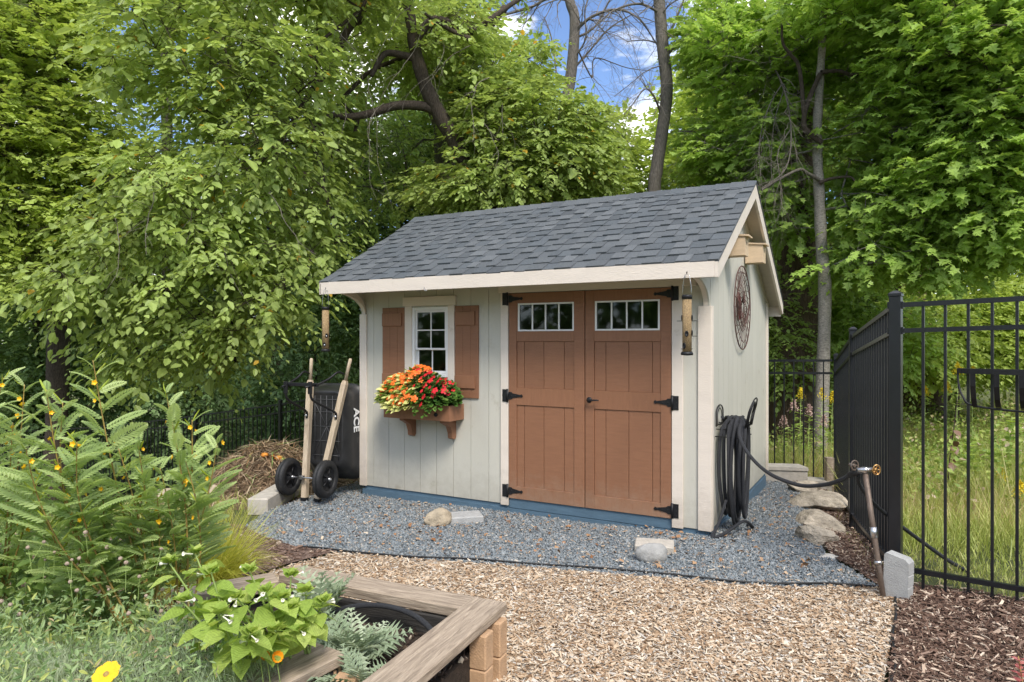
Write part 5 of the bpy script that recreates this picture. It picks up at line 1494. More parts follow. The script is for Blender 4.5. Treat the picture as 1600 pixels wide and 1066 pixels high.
# the elm's visible bare limbs (parts of the same tree)
ELM = bpy.data.objects['elm_tree']
def limb(pxs, Y, r0, r1, parent=ELM, mat=M['bark'], n=8):
    pts = [at(a, b, Y if not isinstance(Y, tuple) else Y[0] + (Y[1] - Y[0]) * i / (len(pxs) - 1)) for i, (a, b) in enumerate(pxs)]
    P = catmull(pts, 6); rad = [r0 + (r1 - r0) * i / (len(P) - 1) for i in range(len(P))]
    part_w(MB().tube(P, rad, n, caps=False), 'limb', mat, parent)
limb([(690, 180), (665, 166), (620, 164), (580, 176), (545, 182), (515, 181), (470, 215), (440, 222)], (10.6, 10.0), .085, .030)
limb([(655, 92), (632, 86), (605, 82), (592, 95), (580, 118)], (10.4, 10.2), .070, .030)
limb([(560, -40), (563, 5), (566, 28), (548, 38), (525, 82), (508, 112), (486, 142), (470, 168), (430, 230), (395, 262)], (10.5, 9.4), .080, .022)
limb([(548, 36), (515, 28), (490, 50), (470, 70)], (10.5, 10.2), .035, .012)
limb([(650, 60), (680, 30), (735, 48), (765, 30), (800, 5), (840, -20)], (10.4, 10.8), .075, .030)
limb([(735, 60), (712, 50), (680, 32), (664, 20)], 10.3, .045, .02)

# pale dead twigs dangling from the elm and the broad-leaved tree
def hanging_twigs(parent, seeds, seed):
    r_ = random.Random(seed); mb = MB()
    def wan(p, d, L_, r0, depth):
        q = [p.copy()]; rr = [r0]; n_ = max(4, int(L_ / .09)); d = d.copy()
        for i in range(n_):
            d += Vector((r_.gauss(0, .18), r_.gauss(0, .15), r_.gauss(0, .12) - .10)); d.normalize(); p = p + d * (L_ / n_); q.append(p.copy()); rr.append(r0 * (1 - .7 * (i + 1) / n_))
            if depth < 2 and r_.random() < .35: wan(p.copy(), (d + Vector((r_.gauss(0, .7), r_.gauss(0, .5), r_.gauss(-.2, .5)))).normalized(), L_ * r_.uniform(.2, .5), rr[-1] * .7, depth + 1)
        mb.tube(q, rr, 4, caps=False)
    for px, py, Y, L_ in seeds: wan(at(px, py, Y), Vector((r_.gauss(0, .6), r_.gauss(0, .3), -.5)).normalized(), L_, .006, 0)
    o = part_w(mb, 'dead_twigs', M['twig'], parent); o['kind'] = 'stuff'
hanging_twigs(ELM, [(575, 120, 9.6, 1.9), (600, 160, 9.8, 1.5), (540, 160, 9.4, 1.2), (470, 180, 8.9, 1.2), (665, 30, 9.9, 1.5), (690, 60, 9.9, 1.3), (735, 70, 10, 1.1), (640, 10, 9.8, 1.0), (520, 30, 9.5, 1.1), (240, 300, 7.7, .9), (300, 330, 7.8, .9), (180, 340, 7.6, .8), (420, 300, 8.2, 1.0), (560, 20, 9.6, 1.2), (350, 380, 7.9, .8), (765, 120, 9.9, 1.2), (785, 160, 9.9, 1.0), (755, 190, 9.9, 1.1)], 4)

# grey-barked tree beside the elm, its crown spilling over the roof
t_c = [foot(-1.1, 12.4), tuple(at(716, 320, 12.4)), tuple(at(694, 260, 12.4)), tuple(at(690, 200, 12.3)), tuple(at(668, 120, 12.3)), tuple(at(672, 0, 12.3))]
tree('grey_barked_tree', 'grey furrowed tree trunk standing left of the leaning elm', 'tree', t_c, (.20, .12), [blob(600, 60, 13, 110, 90, 1.2), blob(560, 270, 12.8, 70, 90, 1), blob(640, 250, 12.8, 60, 80, .8), blob(660, -30, 13, 160, 70, 1.3)], 110, 12, 8, .085, 'quad', M['mid'], M['bark_grey'], 102, mind=.3)
t_d = [foot(.2, 11.9), tuple(at(752, 300, 11.8)), tuple(at(728, 210, 11.8)), tuple(at(716, 150, 11.7)), tuple(at(724, 90, 11.7)), tuple(at(756, 50, 11.7)), tuple(at(790, 10, 11.7))]
tree('broad_leaf_tree', 'bright leafy tree crowding the middle of the shed roof ridge', 'tree', t_d, (.15, .06),
     [blob(820, 205, 10.9, 95, 60, .9), blob(770, 290, 10.8, 90, 50, .8), blob(890, 265, 10.8, 70, 50, .7), blob(760, 150, 11.2, 55, 70, .6), blob(905, 200, 11.2, 35, 45, .5), blob(830, 120, 11.4, 30, 45, .4), blob(700, 300, 10.9, 50, 30, .6)],
     230, 13, 8, .092, 'ovate', M['elm'], M['bark'], 103, spread_r=.30, Ln=.34, sag=.4, leafdroop=.5, mind=.2, limb=.004)

# bare dead trees against the sky
def dead_tree(label, pxs, Y, r0, r1, limbs, seed, ntw=150):
    pts = [at(a, b, Y) for a, b in pxs]; ft = pts[0].copy(); ft.z = hz1(ft.x, ft.y) - .15
    pts = [ft] + pts
    E_ = empty('bare_tree', ft, 0, label, 'tree', 'bare dead trees behind the shed')
    P = catmull(pts, 6); rad = [r0 + (r1 - r0) * i / (len(P) - 1) for i in range(len(P))]
    part_w(MB().tube(P, rad, 10, caps=False), 'trunk', M['bark_grey'], E_)
    r_ = random.Random(seed)
    tw = MB()
    def wander(p, d, L_, r__, depth):
        q = [p.copy()]; rr = [r__]; n_ = max(3, int(L_ / .12)); dd_ = d.copy()
        for i in range(n_):
            dd_ += Vector((r_.gauss(0, .16), r_.gauss(0, .16), r_.gauss(0, .14) - .045)); dd_.normalize()
            p = p + dd_ * (L_ / n_); q.append(p.copy()); rr.append(r__ * (1 - .75 * (i + 1) / n_))
            if depth < 3 and r_.random() < (.85 if depth < 2 else .6):
                sd_ = (dd_ + Vector((r_.gauss(0, .8), r_.gauss(0, .8), r_.gauss(-.1, .6)))).normalized()
                wander(p.copy(), sd_, L_ * r_.uniform(.25, .55), rr[-1] * .6, depth + 1)
        tw.tube(q, rr, 4 if r__ > .006 else 3, caps=False)
    for lp, ra, rb_ in limbs:
        L_ = catmull([at(a, b, Y + dy) for a, b, dy in lp], 6); rd_ = [ra + (rb_ - ra) * i / (len(L_) - 1) for i in range(len(L_))]
        part_w(MB().tube(L_, rd_, 6, caps=False), 'limb', M['bark_grey'], E_)
        for i in range(3, len(L_), 2):
            d = (L_[i] - L_[i - 1]).normalized()
            for _ in range(2): wander(L_[i].copy(), (d + Vector((r_.gauss(0, .7), r_.gauss(0, .7), r_.gauss(-.1, .7)))).normalized(), r_.uniform(.4, 1.1), rd_[i] * .45, 1)
    part_w(tw, 'twigs', M['twig'], E_); bpy.data.objects[E_.children[-1].name]['kind'] = 'stuff'
    return E_
dead_tree('bare dead tree with a slim trunk left of the blue sky gap', [(870, 300), (884, 170), (894, 100), (898, 30), (890, 0), (880, -60)], 13.5, .13, .09,
          [([(897, 50, 0), (925, 25, -.2), (965, 14, -.3), (1000, 30, -.4), (1030, 75, -.5)], .035, .010), ([(893, 110, 0), (920, 80, .2), (950, 45, .3), (990, 20, .2)], .028, .008), ([(893, 0, 0), (860, -5, .2), (830, 10, .3), (790, 22, .3)], .04, .02),
           ([(870, 120, 0), (862, 60, .2), (850, 25, .3)], .018, .008), ([(900, 70, 0), (925, 120, .3), (930, 90, .4), (980, 105, .3), (1020, 110, .3)], .018, .005), ([(892, 95, 0), (915, 60, -.2), (915, 10, -.3), (940, -40, -.3)], .02, .01),
           ([(896, 60, 0), (930, 40, .2), (960, -10, .3), (1010, -40, .4)], .025, .01), ([(885, 130, 0), (910, 165, .2), (950, 190, .3), (990, 230, .2)], .014, .005)], 5)
dead_tree('bare dead tree with a thicker fissured trunk right of the sky gap', [(1022, 330), (1026, 265), (1034, 210), (1042, 140), (1036, 75), (1030, 0), (1026, -60)], 12.6, .125, .105,
          [([(1042, 85, 0), (1065, 62, -.2), (1100, 52, -.4), (1140, 50, -.6), (1200, 56, -.8), (1260, 60, -1)], .035, .010), ([(1032, 175, 0), (1022, 150, -.2), (1008, 138, -.3), (990, 160, -.4), (975, 178, -.5)], .022, .006),
           ([(1036, 70, 0), (1010, 62, .2), (980, 64, .2)], .018, .006), ([(1032, 20, 0), (1000, 5, -.3), (960, 15, -.4), (930, 40, -.5)], .03, .008), ([(1100, 52, -.4), (1130, 80, -.6), (1160, 120, -.7), (1175, 180, -.8), (1180, 250, -.8)], .018, .005),
           ([(1140, 50, -.6), (1190, 90, -.9), (1215, 160, -1), (1210, 230, -1)], .016, .004), ([(1036, 75, 0), (1060, 20, .3), (1075, -20, .3)], .03, .012), ([(1030, 30, 0), (1048, 5, -.2), (1090, -15, -.3)], .02, .008),
           ([(1060, 205, -.3), (1085, 205, -.6), (1120, 220, -.8), (1150, 215, -.8)], .014, .005), ([(1140, 50, -.6), (1185, 70, -1.2), (1222, 130, -1.8), (1236, 200, -2.2), (1228, 262, -2.4), (1190, 293, -2.5)], .020, .007), ([(1222, 130, -1.8), (1200, 170, -2), (1186, 230, -2.1), (1192, 300, -2.2)], .011, .004), ([(1236, 200, -2.2), (1215, 240, -2.3), (1222, 300, -2.3), (1215, 345, -2.3)], .010, .003), ([(1225, 140, -1.8), (1210, 190, -2), (1205, 260, -2.1), (1212, 320, -2.2)], .009, .003),
           ([(1038, 100, 0), (1010, 110, -.2), (985, 130, -.3), (960, 150, -.2)], .012, .004)], 9)
# sugar maple on the right with the slender pale trunk
t_m = [foot(4.72, 10.5), tuple(at(1289, 470, 10.6)), tuple(at(1284, 390, 10.6)), tuple(at(1280, 300, 10.6)), tuple(at(1277, 210, 10.6)), tuple(at(1281, 130, 10.6)), tuple(at(1286, 40, 10.6)), tuple(at(1286, -60, 10.6))]
tree('maple_tree', 'sugar maple with a slender pale trunk behind the rear fence', 'tree', t_m, (.105, .045),
     [blob(1350, 70, 11.6, 150, 90, 1.0), blob(1430, 190, 10.6, 115, 90, 1.1), blob(1360, 290, 11.2, 90, 70, .8), blob(1430, 330, 10.4, 110, 70, 1.0), blob(1210, 240, 11.4, 60, 80, .8), blob(1370, 395, 10.3, 60, 40, .7), blob(1320, 415, 10.9, 50, 30, .4), blob(1180, 90, 11.8, 90, 80, .9), blob(1125, 60, 12.6, 60, 80, .9), blob(1160, 230, 12.2, 90, 60, 1), blob(1230, 330, 11.4, 30, 60, .5)],
     470, 13, 7, .098, 'maple', M['map'], M['bark_pale'], 104, spread_r=.36, Ln=.30, sag=.22, leafdroop=.45, flat=.7, mind=.24, shell=.3, limb=.0045)
MP = [c for c in bpy.data.objects if c.name == 'maple_tree'][0]
limb([(1284, 222), (1262, 205), (1256, 190), (1262, 160), (1282, 114)], 10.5, .045, .035, MP, M['bark'])
limb([(1258, 205), (1250, 110), (1236, 85), (1224, 68), (1222, 40), (1228, 0)], 10.5, .035, .015, MP, M['bark'])
limb([(1283, 112), (1310, 110), (1335, 116), (1352, 108), (1370, 96)], 10.5, .035, .012, MP, M['bark'])
limb([(1280, 280), (1262, 270), (1250, 264), (1225, 275), (1190, 296)], (10.5, 10.2), .030, .016, MP, M['bark_grey'])
limb([(1280, 285), (1300, 278), (1330, 276), (1338, 290)], (10.5, 10.3), .03, .01, MP, M['bark'])
t_m2 = [foot(9.4, 11.0), tuple(at(1690, 420, 10.8)), tuple(at(1680, 300, 10.6)), tuple(at(1650, 100, 10.6)), tuple(at(1640, -40, 10.6))]
tree('maple_tree', 'second maple whose crown fills the upper right corner', 'tree', t_m2, (.14, .05),
     [blob(1520, 60, 9.6, 130, 90, 1.2), blob(1580, 200, 9.4, 100, 100, 1.1), blob(1500, 250, 9.6, 80, 70, .9), blob(1560, 350, 9.6, 90, 60, .9), blob(1480, 400, 9.8, 60, 40, .7), blob(1640, 60, 9.5, 100, 120, 1.2), blob(1400, -20, 9.8, 150, 60, 1.1)],
     380, 13, 7, .098, 'maple', M['map'], M['bark'], 105, spread_r=.36, Ln=.30, sag=.22, leafdroop=.45, flat=.7, mind=.24, shell=.3, limb=.0045)
MP2 = bpy.data.objects['maple_tree.001']
limb([(1392, 215), (1410, 196), (1430, 175), (1450, 162), (1468, 138), (1500, 118), (1540, 82), (1580, 40), (1600, 10)], (10.2, 10.2), .040, .018, MP2, M['bark_grey'])
# thick brown trunks further back
t_b = [foot(9.3, 15.5), tuple(at(1420, 400, 15.2)), tuple(at(1418, 220, 15)), tuple(at(1462, 120, 15)), tuple(at(1500, 70, 15)), tuple(at(1500, -60, 15))]
tree('oak_tree', 'thick brown furrowed trunk showing through the maple leaves', 'tree', t_b, (.42, .26), [blob(1450, 120, 16, 190, 130, 2.0), blob(1560, 260, 15.5, 110, 120, 1.6), blob(1350, 180, 16.5, 110, 110, 1.5), blob(1460, 330, 16.0, 140, 80, 1.6), blob(1330, 400, 16, 100, 60, 1.5)],
     210, 14, 7, .13, 'quad', M['mid'], M['bark_brown'], 106, spread_r=.6, Ln=.45, mind=.45)
t_b2 = [foot(5.15, 12.4, .1), (5.15, 12.4, .6), (5.2, 12.5, 2.0), (5.3, 12.7, 4.5), (5.4, 12.8, 6.5)]
tree('oak_tree', 'stout brown trunk behind the rear fence left of the pale maple', 'tree', t_b2, (.50, .25), [blob(1240, 180, 14.5, 110, 110, 1.5), blob(1300, 430, 13.5, 70, 60, 1.0), blob(1200, 330, 14, 60, 80, 1.2), blob(1120, 270, 14.5, 70, 50, 1.2)],
     120, 13, 7, .12, 'quad', M['mid'], M['bark_brown'], 107, spread_r=.55, Ln=.42, mind=.4)

# yellow-green box-elder at the far left
t_y = [foot(-10.2, 15.2), tuple(at(95, 420, 15)), tuple(at(100, 300, 14.9)), tuple(at(90, 180, 14.8)), tuple(at(100, 60, 14.8)), tuple(at(105, -60, 14.8))]
tree('box_elder', 'tall yellow-green box elder at the left edge', 'tree', t_y, (.24, .10),
     [blob(50, 80, 14.4, 130, 90, 1.7), blob(30, 230, 14.0, 120, 90, 1.6), blob(140, 230, 14.2, 60, 90, 1.2), blob(60, 370, 13.8, 110, 80, 1.4), blob(-40, 200, 14, 80, 200, 1.2), blob(150, 350, 14.0, 50, 60, .9), blob(40, -20, 14.4, 120, 50, 1.3)],
     560, 14, 8, .115, 'quad', M['yel'], M['bark'], 108, spread_r=.46, Ln=.36, mind=.28, shell=.2, limb=.005, width=1.2)
t_y2 = [foot(-9.0, 18), tuple(at(265, 400, 17.6)), tuple(at(262, 250, 17.5)), tuple(at(258, 100, 17.5)), tuple(at(255, -40, 17.5))]
tree('poplar_tree', 'thin-crowned poplar with sky showing through at upper left', 'tree', t_y2, (.22, .08),
     [blob(250, 120, 17.5, 70, 90, 1.3), blob(230, 300, 17, 60, 70, 1.2), blob(290, 20, 17.5, 90, 60, 1.2), blob(200, 180, 17.5, 40, 70, .9), blob(330, 200, 17.5, 60, 110, 1.2)],
     120, 10, 7, .10, 'quad', M['mid'], M['bark_grey'], 109, spread_r=.5, Ln=.42, mind=.4)

# light tree and background woods
def back_tree(px, Y, top, bot, rpx, mat, label, seed, kind='quad', size=.15, ncl=110, nm='broadleaf_tree', bark=M['bark'], grp='trees in the wood behind the fence'):
    x = (px - 800) / 1067 * Y; ft = foot(x, Y)
    trunk = [ft, tuple(at(px + 6, (bot + top) / 2 + 60, Y)), tuple(at(px - 4, (bot + top) / 2, Y)), tuple(at(px, top + 30, Y))]
    if trunk[1][2] < ft[2] + .5: trunk.pop(1)
    h = (bot - top) / 2; c = (bot + top) / 2
    bl = [blob(px, c - h * .45, Y, rpx * .75, h * .55, rpx / 1067 * Y * .8), blob(px - rpx * .35, c + h * .2, Y - .4, rpx * .65, h * .5, rpx / 1067 * Y * .7), blob(px + rpx * .35, c + h * .15, Y + .3, rpx * .65, h * .5, rpx / 1067 * Y * .7), blob(px, c + h * .65, Y - .3, rpx * .8, h * .38, rpx / 1067 * Y * .7)]
    tree(nm, label, 'tree', trunk, (.22, .07), bl, ncl, 13, 7, size, kind, mat, bark, seed, spread_r=.035 * Y * (rpx / 110) ** .3, Ln=.028 * Y, mind=.02 * Y, group=grp, twigs=False, limb=.006)
D_ = M['drk']; I_ = M['mid']
for a in ((965, 16.5, 190, 480, 80, M['lime'], 'pale lime tree crown below the clouds, left of the thick dead trunk', 201, 110),
          (932, 15.8, 185, 480, 45, M['lime'], 'small lime-green crown at the foot of the sky gap', 219, 90),
          (1085, 17.0, 120, 480, 75, M['lime'], 'lime-green tree crown between the dead trunk and the gable peak', 202, 170),
          (1130, 19, 30, 300, 75, I_, 'mid-green tree high above the gable, left of the maple', 203, 90),
          (430, 17, -80, 420, 150, D_, 'dark tree behind the drooping elm, left of its long limb', 204, 150),
          (570, 15.5, 160, 540, 105, D_, 'dark tree filling the gap above the left end of the roof', 205, 190),
          (690, 17, 120, 400, 90, D_, 'dark crown just above the ridge behind the grey trunk', 218, 130),
          (700, 19, -60, 330, 110, I_, 'tree crown behind the leaning elm trunk', 206, 110),
          (800, 19, 60, 330, 80, I_, 'leafy crown behind the roof ridge, left of the sky gap', 207, 80),
          (60, 18, 330, 640, 130, D_, 'dark tree standing in deep shade at the left edge', 208, 120),
          (300, 20, 250, 600, 170, D_, 'dark tree behind the lower elm boughs', 209, 140),
          (1200, 18, 300, 600, 110, D_, 'dark tree behind the gable and pale maple trunk', 210, 110),
          (1340, 18, 350, 640, 110, D_, 'dark tree in shade behind the side fence', 211, 110),
          (1480, 19, 60, 420, 150, D_, 'dark tree behind the maples at the right', 212, 130),
          (1620, 18, 250, 560, 120, I_, 'mid-green tree at the right edge above the meadow', 213, 110),
          (1330, 21, 0, 350, 150, I_, 'tall tree far behind the slender maple', 214, 110),
          (460, 22, 300, 620, 150, D_, 'deep-green tree behind the left fence', 215, 110),
          (140, 24, 200, 560, 190, D_, 'distant dark tree left of the thin poplar', 216, 100),
          (880, 22, 250, 480, 120, I_, 'distant tree just above the right half of the ridge', 217, 80)):
    back_tree(a[0], a[1], a[2], a[3], a[4], a[5], a[6], a[7], size=.0085 * a[1], ncl=a[8])

# understorey shrubs
def shrub(name, label, cat, blobs, ncl, spc, nl, size, shape, mat, seed, group=None, **kw):
    x = float(np.mean([b[0] for b in blobs])); y = float(np.mean([b[1] for b in blobs]))
    z = float(np.mean([b[2] for b in blobs]))
    ft = foot(x, y, .1)
    tree(name, label, cat, [ft, ((ft[0] + x) / 2 + .05, y, (ft[2] + max(z, ft[2] + .6)) / 2), (x, y, max(z, ft[2] + .6))], (.05, .02), blobs, ncl, spc, nl, size, shape, mat, M['bark'], seed, group=group, twigs=False, **kw)
sk = dict(spread_r=.42, Ln=.32, mind=.28, shell=.3, sag=.4, leafdroop=.5, limb=.004)
shrub('vine_thicket', 'dark vine-covered thicket behind the fence below the elm', 'thicket', [blob(330, 580, 16.4, 110, 90, 1.0), blob(250, 610, 17.2, 90, 80, .9)], 170, 12, 7, .085, 'ovate', M['vine'], 301, **sk)
shrub('vine_thicket', 'vine-draped thicket behind the wheelbarrow and left eave', 'thicket', [blob(490, 550, 14.8, 90, 110, .9), blob(550, 490, 14.6, 60, 90, .9), blob(440, 620, 15.6, 70, 70, .8)], 170, 12, 7, .080, 'ovate', M['vine'], 302, **sk)
shrub('vine_thicket', 'shady thicket behind the yellow-flowered plants at left', 'thicket', [blob(110, 600, 17.4, 110, 90, 1.1), blob(160, 670, 17.8, 130, 60, .9), blob(10, 620, 18.0, 70, 100, 1)], 190, 12, 7, .090, 'ovate', M['vine'], 303, **sk)
shrub('vine_thicket', 'low dark thicket seen between the pickets of the rear fence at left', 'thicket', [blob(400, 700, 16.2, 130, 50, .7), blob(250, 725, 17.2, 110, 45, .7)], 110, 12, 7, .09, 'ovate', M['vine'], 304, **sk)
shrub('leafy_shrub', 'bright green shrub at the top of the meadow, seen through the near fence', 'shrub', [blob(1450, 530, 13.4, 70, 60, 1.0), blob(1535, 515, 13.6, 75, 75, 1.0)], 220, 12, 7, .085, 'ovate', M['lime'], 305, **sk)
shrub('leafy_shrub', 'green shrub at the right edge beyond the meadow', 'shrub', [blob(1610, 500, 13.8, 60, 90, 1.1)], 120, 12, 7, .085, 'ovate', M['lime'], 306, **sk)
shrub('leafy_shrub', 'shaded shrub beside the fence corner post', 'shrub', [blob(1370, 530, 12.6, 60, 55, .9), blob(1330, 490, 13.2, 50, 60, .8)], 150, 12, 7, .085, 'ovate', M['map'], 307, **sk)
shrub('leafy_shrub', 'green shrub between the shed wall and the stout trunk', 'shrub', [blob(1225, 560, 12.2, 40, 50, .6), blob(1200, 500, 12.6, 50, 60, .7)], 70, 11, 7, .080, 'ovate', M['mid'], 308, **sk)

# far woodland closing the view
def far_wood():
    n = 46000
    ang = rng.uniform(-.85, .85, n); Yd = rng.uniform(27, 40, n)
    x = np.tan(ang) * Yd * 1.0
    top = 3.6 + 1.7 * np.sin(x * .35 + 1) + 1.1 * np.sin(x * .9) + 2.4 * (np.abs(x + 1.0) > 7)
    z0 = hz(x, Yd) - .2
    z = z0 + rng.random(n) ** .8 * (top - z0)
    pos = np.stack([x, Yd, z], 1)
    A = rng.normal(0, 1, (n, 3)); A[:, 2] -= .4; Nn = rng.normal(0, .6, (n, 3)) + np.array([0, -.5, .8])
    o = mesh_obj('far_wood', leaves_mesh('far_wood', pos, A, Nn, rng.uniform(.22, .5, n), 'quad', np.clip(rng.random(n) * .6 + .2 * np.sin(x), 0, 1)), M['drk'])
    setp(o, 'distant dark woodland closing the view beyond the yard', 'woodland', kind='stuff')
far_wood()
def rear_wood():
    # the treeline on the other side of the yard, mirrored in the window panes
    n = 12000; a_ = rng.uniform(R(155), R(385), n); r0_ = rng.uniform(24, 31, n); x = r0_ * np.cos(a_); y = r0_ * np.sin(a_) - 2; top = 8.5 + 1.5 * np.sin(x * .4) + 1.0 * np.sin(x * 1.1)
    pos = np.stack([x, y, rng.random(n) * top], 1)
    o = mesh_obj('treeline', leaves_mesh('treeline', pos, rng.normal(0, 1, (n, 3)), rng.normal(0, .6, (n, 3)) + np.array([0, .5, .8]), rng.uniform(.6, 1.2, n), 'quad', rng.random(n)), M['drk'])
    setp(o, 'treeline across the yard mirrored in the dark window panes', 'woodland', kind='stuff')
rear_wood()

# ------------------------------------------------------------------ flowers in the window box
def flower_box():
    specs = [('impatiens_plant', 'variegated-leaved plant with orange blooms filling the left of the window box', 0, (.36, .98), [(0, (.13, .24, .03)), (.45, (.24, .36, .05)), (.46, (.62, .62, .20)), (1, (.72, .70, .30))], (.78, .16, .015), 62, 1150),
             ('impatiens_plant', 'dark-leaved plant with scarlet blooms filling the right of the window box', 1, (.90, 1.38), [(0, (.04, .11, .02)), (.6, (.09, .19, .03)), (1, (.17, .28, .06))], (.55, .012, .020), 32, 700)]
    for nm, lab, k, (u0, u1), lr, fc, nf, nlv in specs:
        cx = (u0 + u1) / 2
        E_ = empty(nm, W(cx, -.13, .955), SH.rotation_euler.z, lab, 'flowering plant', 'flowers in the window box')
        ml = mat_leaf('impatiens_leaf_%d' % k if False else ('striped_leaf' if k == 0 else 'green_leaf'), lr, trans=.25)
        mf = mat_surface('petal_orange' if k == 0 else 'petal_red', fc, .55, .18, (30, 30, 30), 3, .05, 50)
        hw = (u1 - u0) / 2; n = nlv
        def dome(n, shell=.6, ext=1.0):
            # both plants share one low dome over the box; each keeps to its own side
            out = []
            while sum(len(q) for q in out) < n:
                m_ = n * 3; a = rng.uniform(0, 2 * np.pi, m_); r = rng.uniform(0, 1, m_) ** .5
                X = r * np.cos(a) * .455 * ext; y = -.055 + r * np.sin(a) * .20
                ztop = .35 * np.sqrt(np.clip(1 - r ** 2 * .93, 0, 1)) + (.025 * np.sin(X * 17 + 1))
                z = ztop * rng.uniform(shell, 1, m_) + .01
                z = z - np.clip((-y - .13) / .10, 0, 1) * .11 * rng.random(m_)
                keep = (X + rng.normal(0, .035, m_) < .06) if k == 0 else (X + rng.normal(0, .035, m_) > .06)
                out.append(np.stack([X + .880 - cx, y, z], 1)[keep])
            return np.concatenate(out)[:n]
        P = dome(n, .25)
        A = norm((P + np.array([cx - .88, 0, 0])) * np.array([1.6, 2.5, .6]) + rng.normal(0, .12, (n, 3)) + np.array([0, -.1, 0])); A[:, 2] -= .25
        N_ = np.tile([0, -.35, 1.0], (n, 1)) + rng.normal(0, .35, (n, 3))
        me = leaves_mesh('foliage', P, A, N_, rng.uniform(.045, .085, n) * (1.1 if k == 0 else .85), 'ovate', rng.random(n), .85 if k == 0 else 1.2)
        o = mesh_obj('foliage', me, ml, E_); o['kind'] = 'stuff'
        st = MB()
        for p in P[::12]: st.tube([(p[0] * .3, p[1] * .3, 0), (p[0] * .8, p[1] * .8, p[2] * .6), tuple(p)], .003, 4, caps=False)
        s_ = st.build('stems', ml, E_); s_['kind'] = 'stuff'
        # blooms: five broad petals with spur centre, doubled for the orange ones
        T = MB(); r_ = random.Random(k)
        for ring in range(2 if k == 0 else 1):
            for q in range(5):
                a = 2 * math.pi * q / 5 + ring * .6; s = .024 if ring == 0 else .016
                d = Vector((math.cos(a), math.sin(a), 0)); t = Vector((-d.y, d.x, 0)); h = .004 + ring * .007
                T.add([Vector((0, 0, h)), d * s * .5 + t * s * .5 + Vector((0, 0, h + .004)), d * s * 1.15 + t * s * .35 + Vector((0, 0, h + .0)), d * s * 1.2 - t * s * .3 + Vector((0, 0, h - .001)), d * s * .5 - t * s * .5 + Vector((0, 0, h + .004))], [(0, 4, 3, 2, 1)])
        fm_ = T.mesh('bloom'); fm_.materials.append(mf)
        Pf = dome(nf * 8, .90, .95); Pf = Pf[(Pf[:, 1] < .03)]
        sel = []
        for p in Pf:
            if all(np.linalg.norm(p - q) > .040 for q in sel): sel.append(p)
            if len(sel) >= nf: break
        for p in sel:
            b = bpy.data.objects.new('bloom', fm_); C.objects.link(b); b.parent = E_
            nv = Vector((p[0] * 1.2 + r_.gauss(0, .15), p[1] * 2.2 - .28 + r_.gauss(0, .1), .35 + p[2] * .8)).normalized()
            b.location = Vector(p) + nv * .022; b.rotation_euler = nv.to_track_quat('Z', 'Y').to_euler(); s = r_.uniform(.75, 1.25) * (1.15 if k == 0 else 1.05); b.scale = (s, s, s)
flower_box()

# ------------------------------------------------------------------ foreground plants
class NTL: pass
M['pea_leaf'] = mat_leaf('senna_leaflet', [(0, (.33, .44, .17)), (.5, (.44, .56, .23)), (1, (.54, .64, .30))], trans=.45, attr=False, rough=.55)
M['pea_stem'] = mat_surface('ochre_stem', (.34, .23, .07), .6, .25, (6, 6, 6), 6)
M['pod'] = mat_leaf('green_pod', [(0, (.36, .46, .05)), (1, (.50, .56, .08))], trans=.3, attr=False)
M['petal_y'] = mat_surface('yellow_petal', (.80, .46, .010), .5, .12, (20, 20, 20), 4, .05, 50)
def pinnate(n=12, L_=.095, lw=.0085, ll=.024):
    mb = MB()
    mb.tube([(0, 0, 0), (L_ * .35, 0, .006), (L_ * .7, 0, .004), (L_, 0, -.006)], [.0011, .0010, .0008, .0005], 3, caps=False)
    for i in range(n):
        t = (i + .8) / n; x = L_ * t; z = .006 * math.sin(math.pi * t) - .004 * t * t
        f = math.sin(math.pi * (t * .80 + .16)) ** .6
        for s in (-1, 1):
            l = ll * f; a = .95 - .25 * t
            dx, dy = math.cos(a) * l, math.sin(a) * l * s
            nx, ny = -math.sin(a) * s, math.cos(a)
            w = lw / 2
            mb.add([(x, 0, z), (x + dx * .45 + w * (1 if s > 0 else 1) * .9, dy * .45 - w * s * .4, z + .002), (x + dx, dy, z - .002), (x + dx * .45 - w * .9, dy * .45 + w * s * .5, z + .002)], [(0, 1, 2, 3) if s > 0 else (0, 3, 2, 1)])
    return mb
pm_ = [pinnate(12, .115, .0125, .026).mesh('leaf'), pinnate(13, .135, .0135, .031).mesh('leaf'), pinnate(10, .085, .0105, .022).mesh('leaf')]
for m_ in pm_: m_.materials.append(M['pea_leaf'])
pod = MB()
for s in (0,): pod.add([(0, -.002, 0), (.03, -.0045, .006), (.062, -.003, .008), (.070, 0, .007), (.062, .003, .008), (.03, .0045, .006), (0, .002, 0), (.03, 0, .009)], [(0, 1, 7), (1, 2, 7), (2, 3, 4, 7), (4, 5, 7), (5, 6, 7), (6, 0, 7), (0, 6, 5, 4, 3, 2, 1)])
pod = pod.mesh('pod'); pod.materials.append(M['pod'])
fl = MB()
for q in range(5):
    a = 2 * math.pi * q / 5; d = Vector((math.cos(a), math.sin(a), 0)); t = Vector((-d.y, d.x, 0)); s = .014
    fl.add([Vector((0, 0, 0)), d * s * .6 + t * s * .45 + Vector((0, 0, .006)), d * s * 1.1 + Vector((0, 0, .008)), d * s * .6 - t * s * .45 + Vector((0, 0, .006))], [(0, 3, 2, 1)])
fl = fl.mesh('flower'); fl.materials.append(M['petal_y'])
def inst(me, name, parent, loc, rot, s=1.0):
    o = bpy.data.objects.new(name, me); C.objects.link(o); o.parent = parent; o.location = loc
    o.rotation_mode = 'QUATERNION'; o.rotation_quaternion = rot; o.scale = (s, s, s); return o
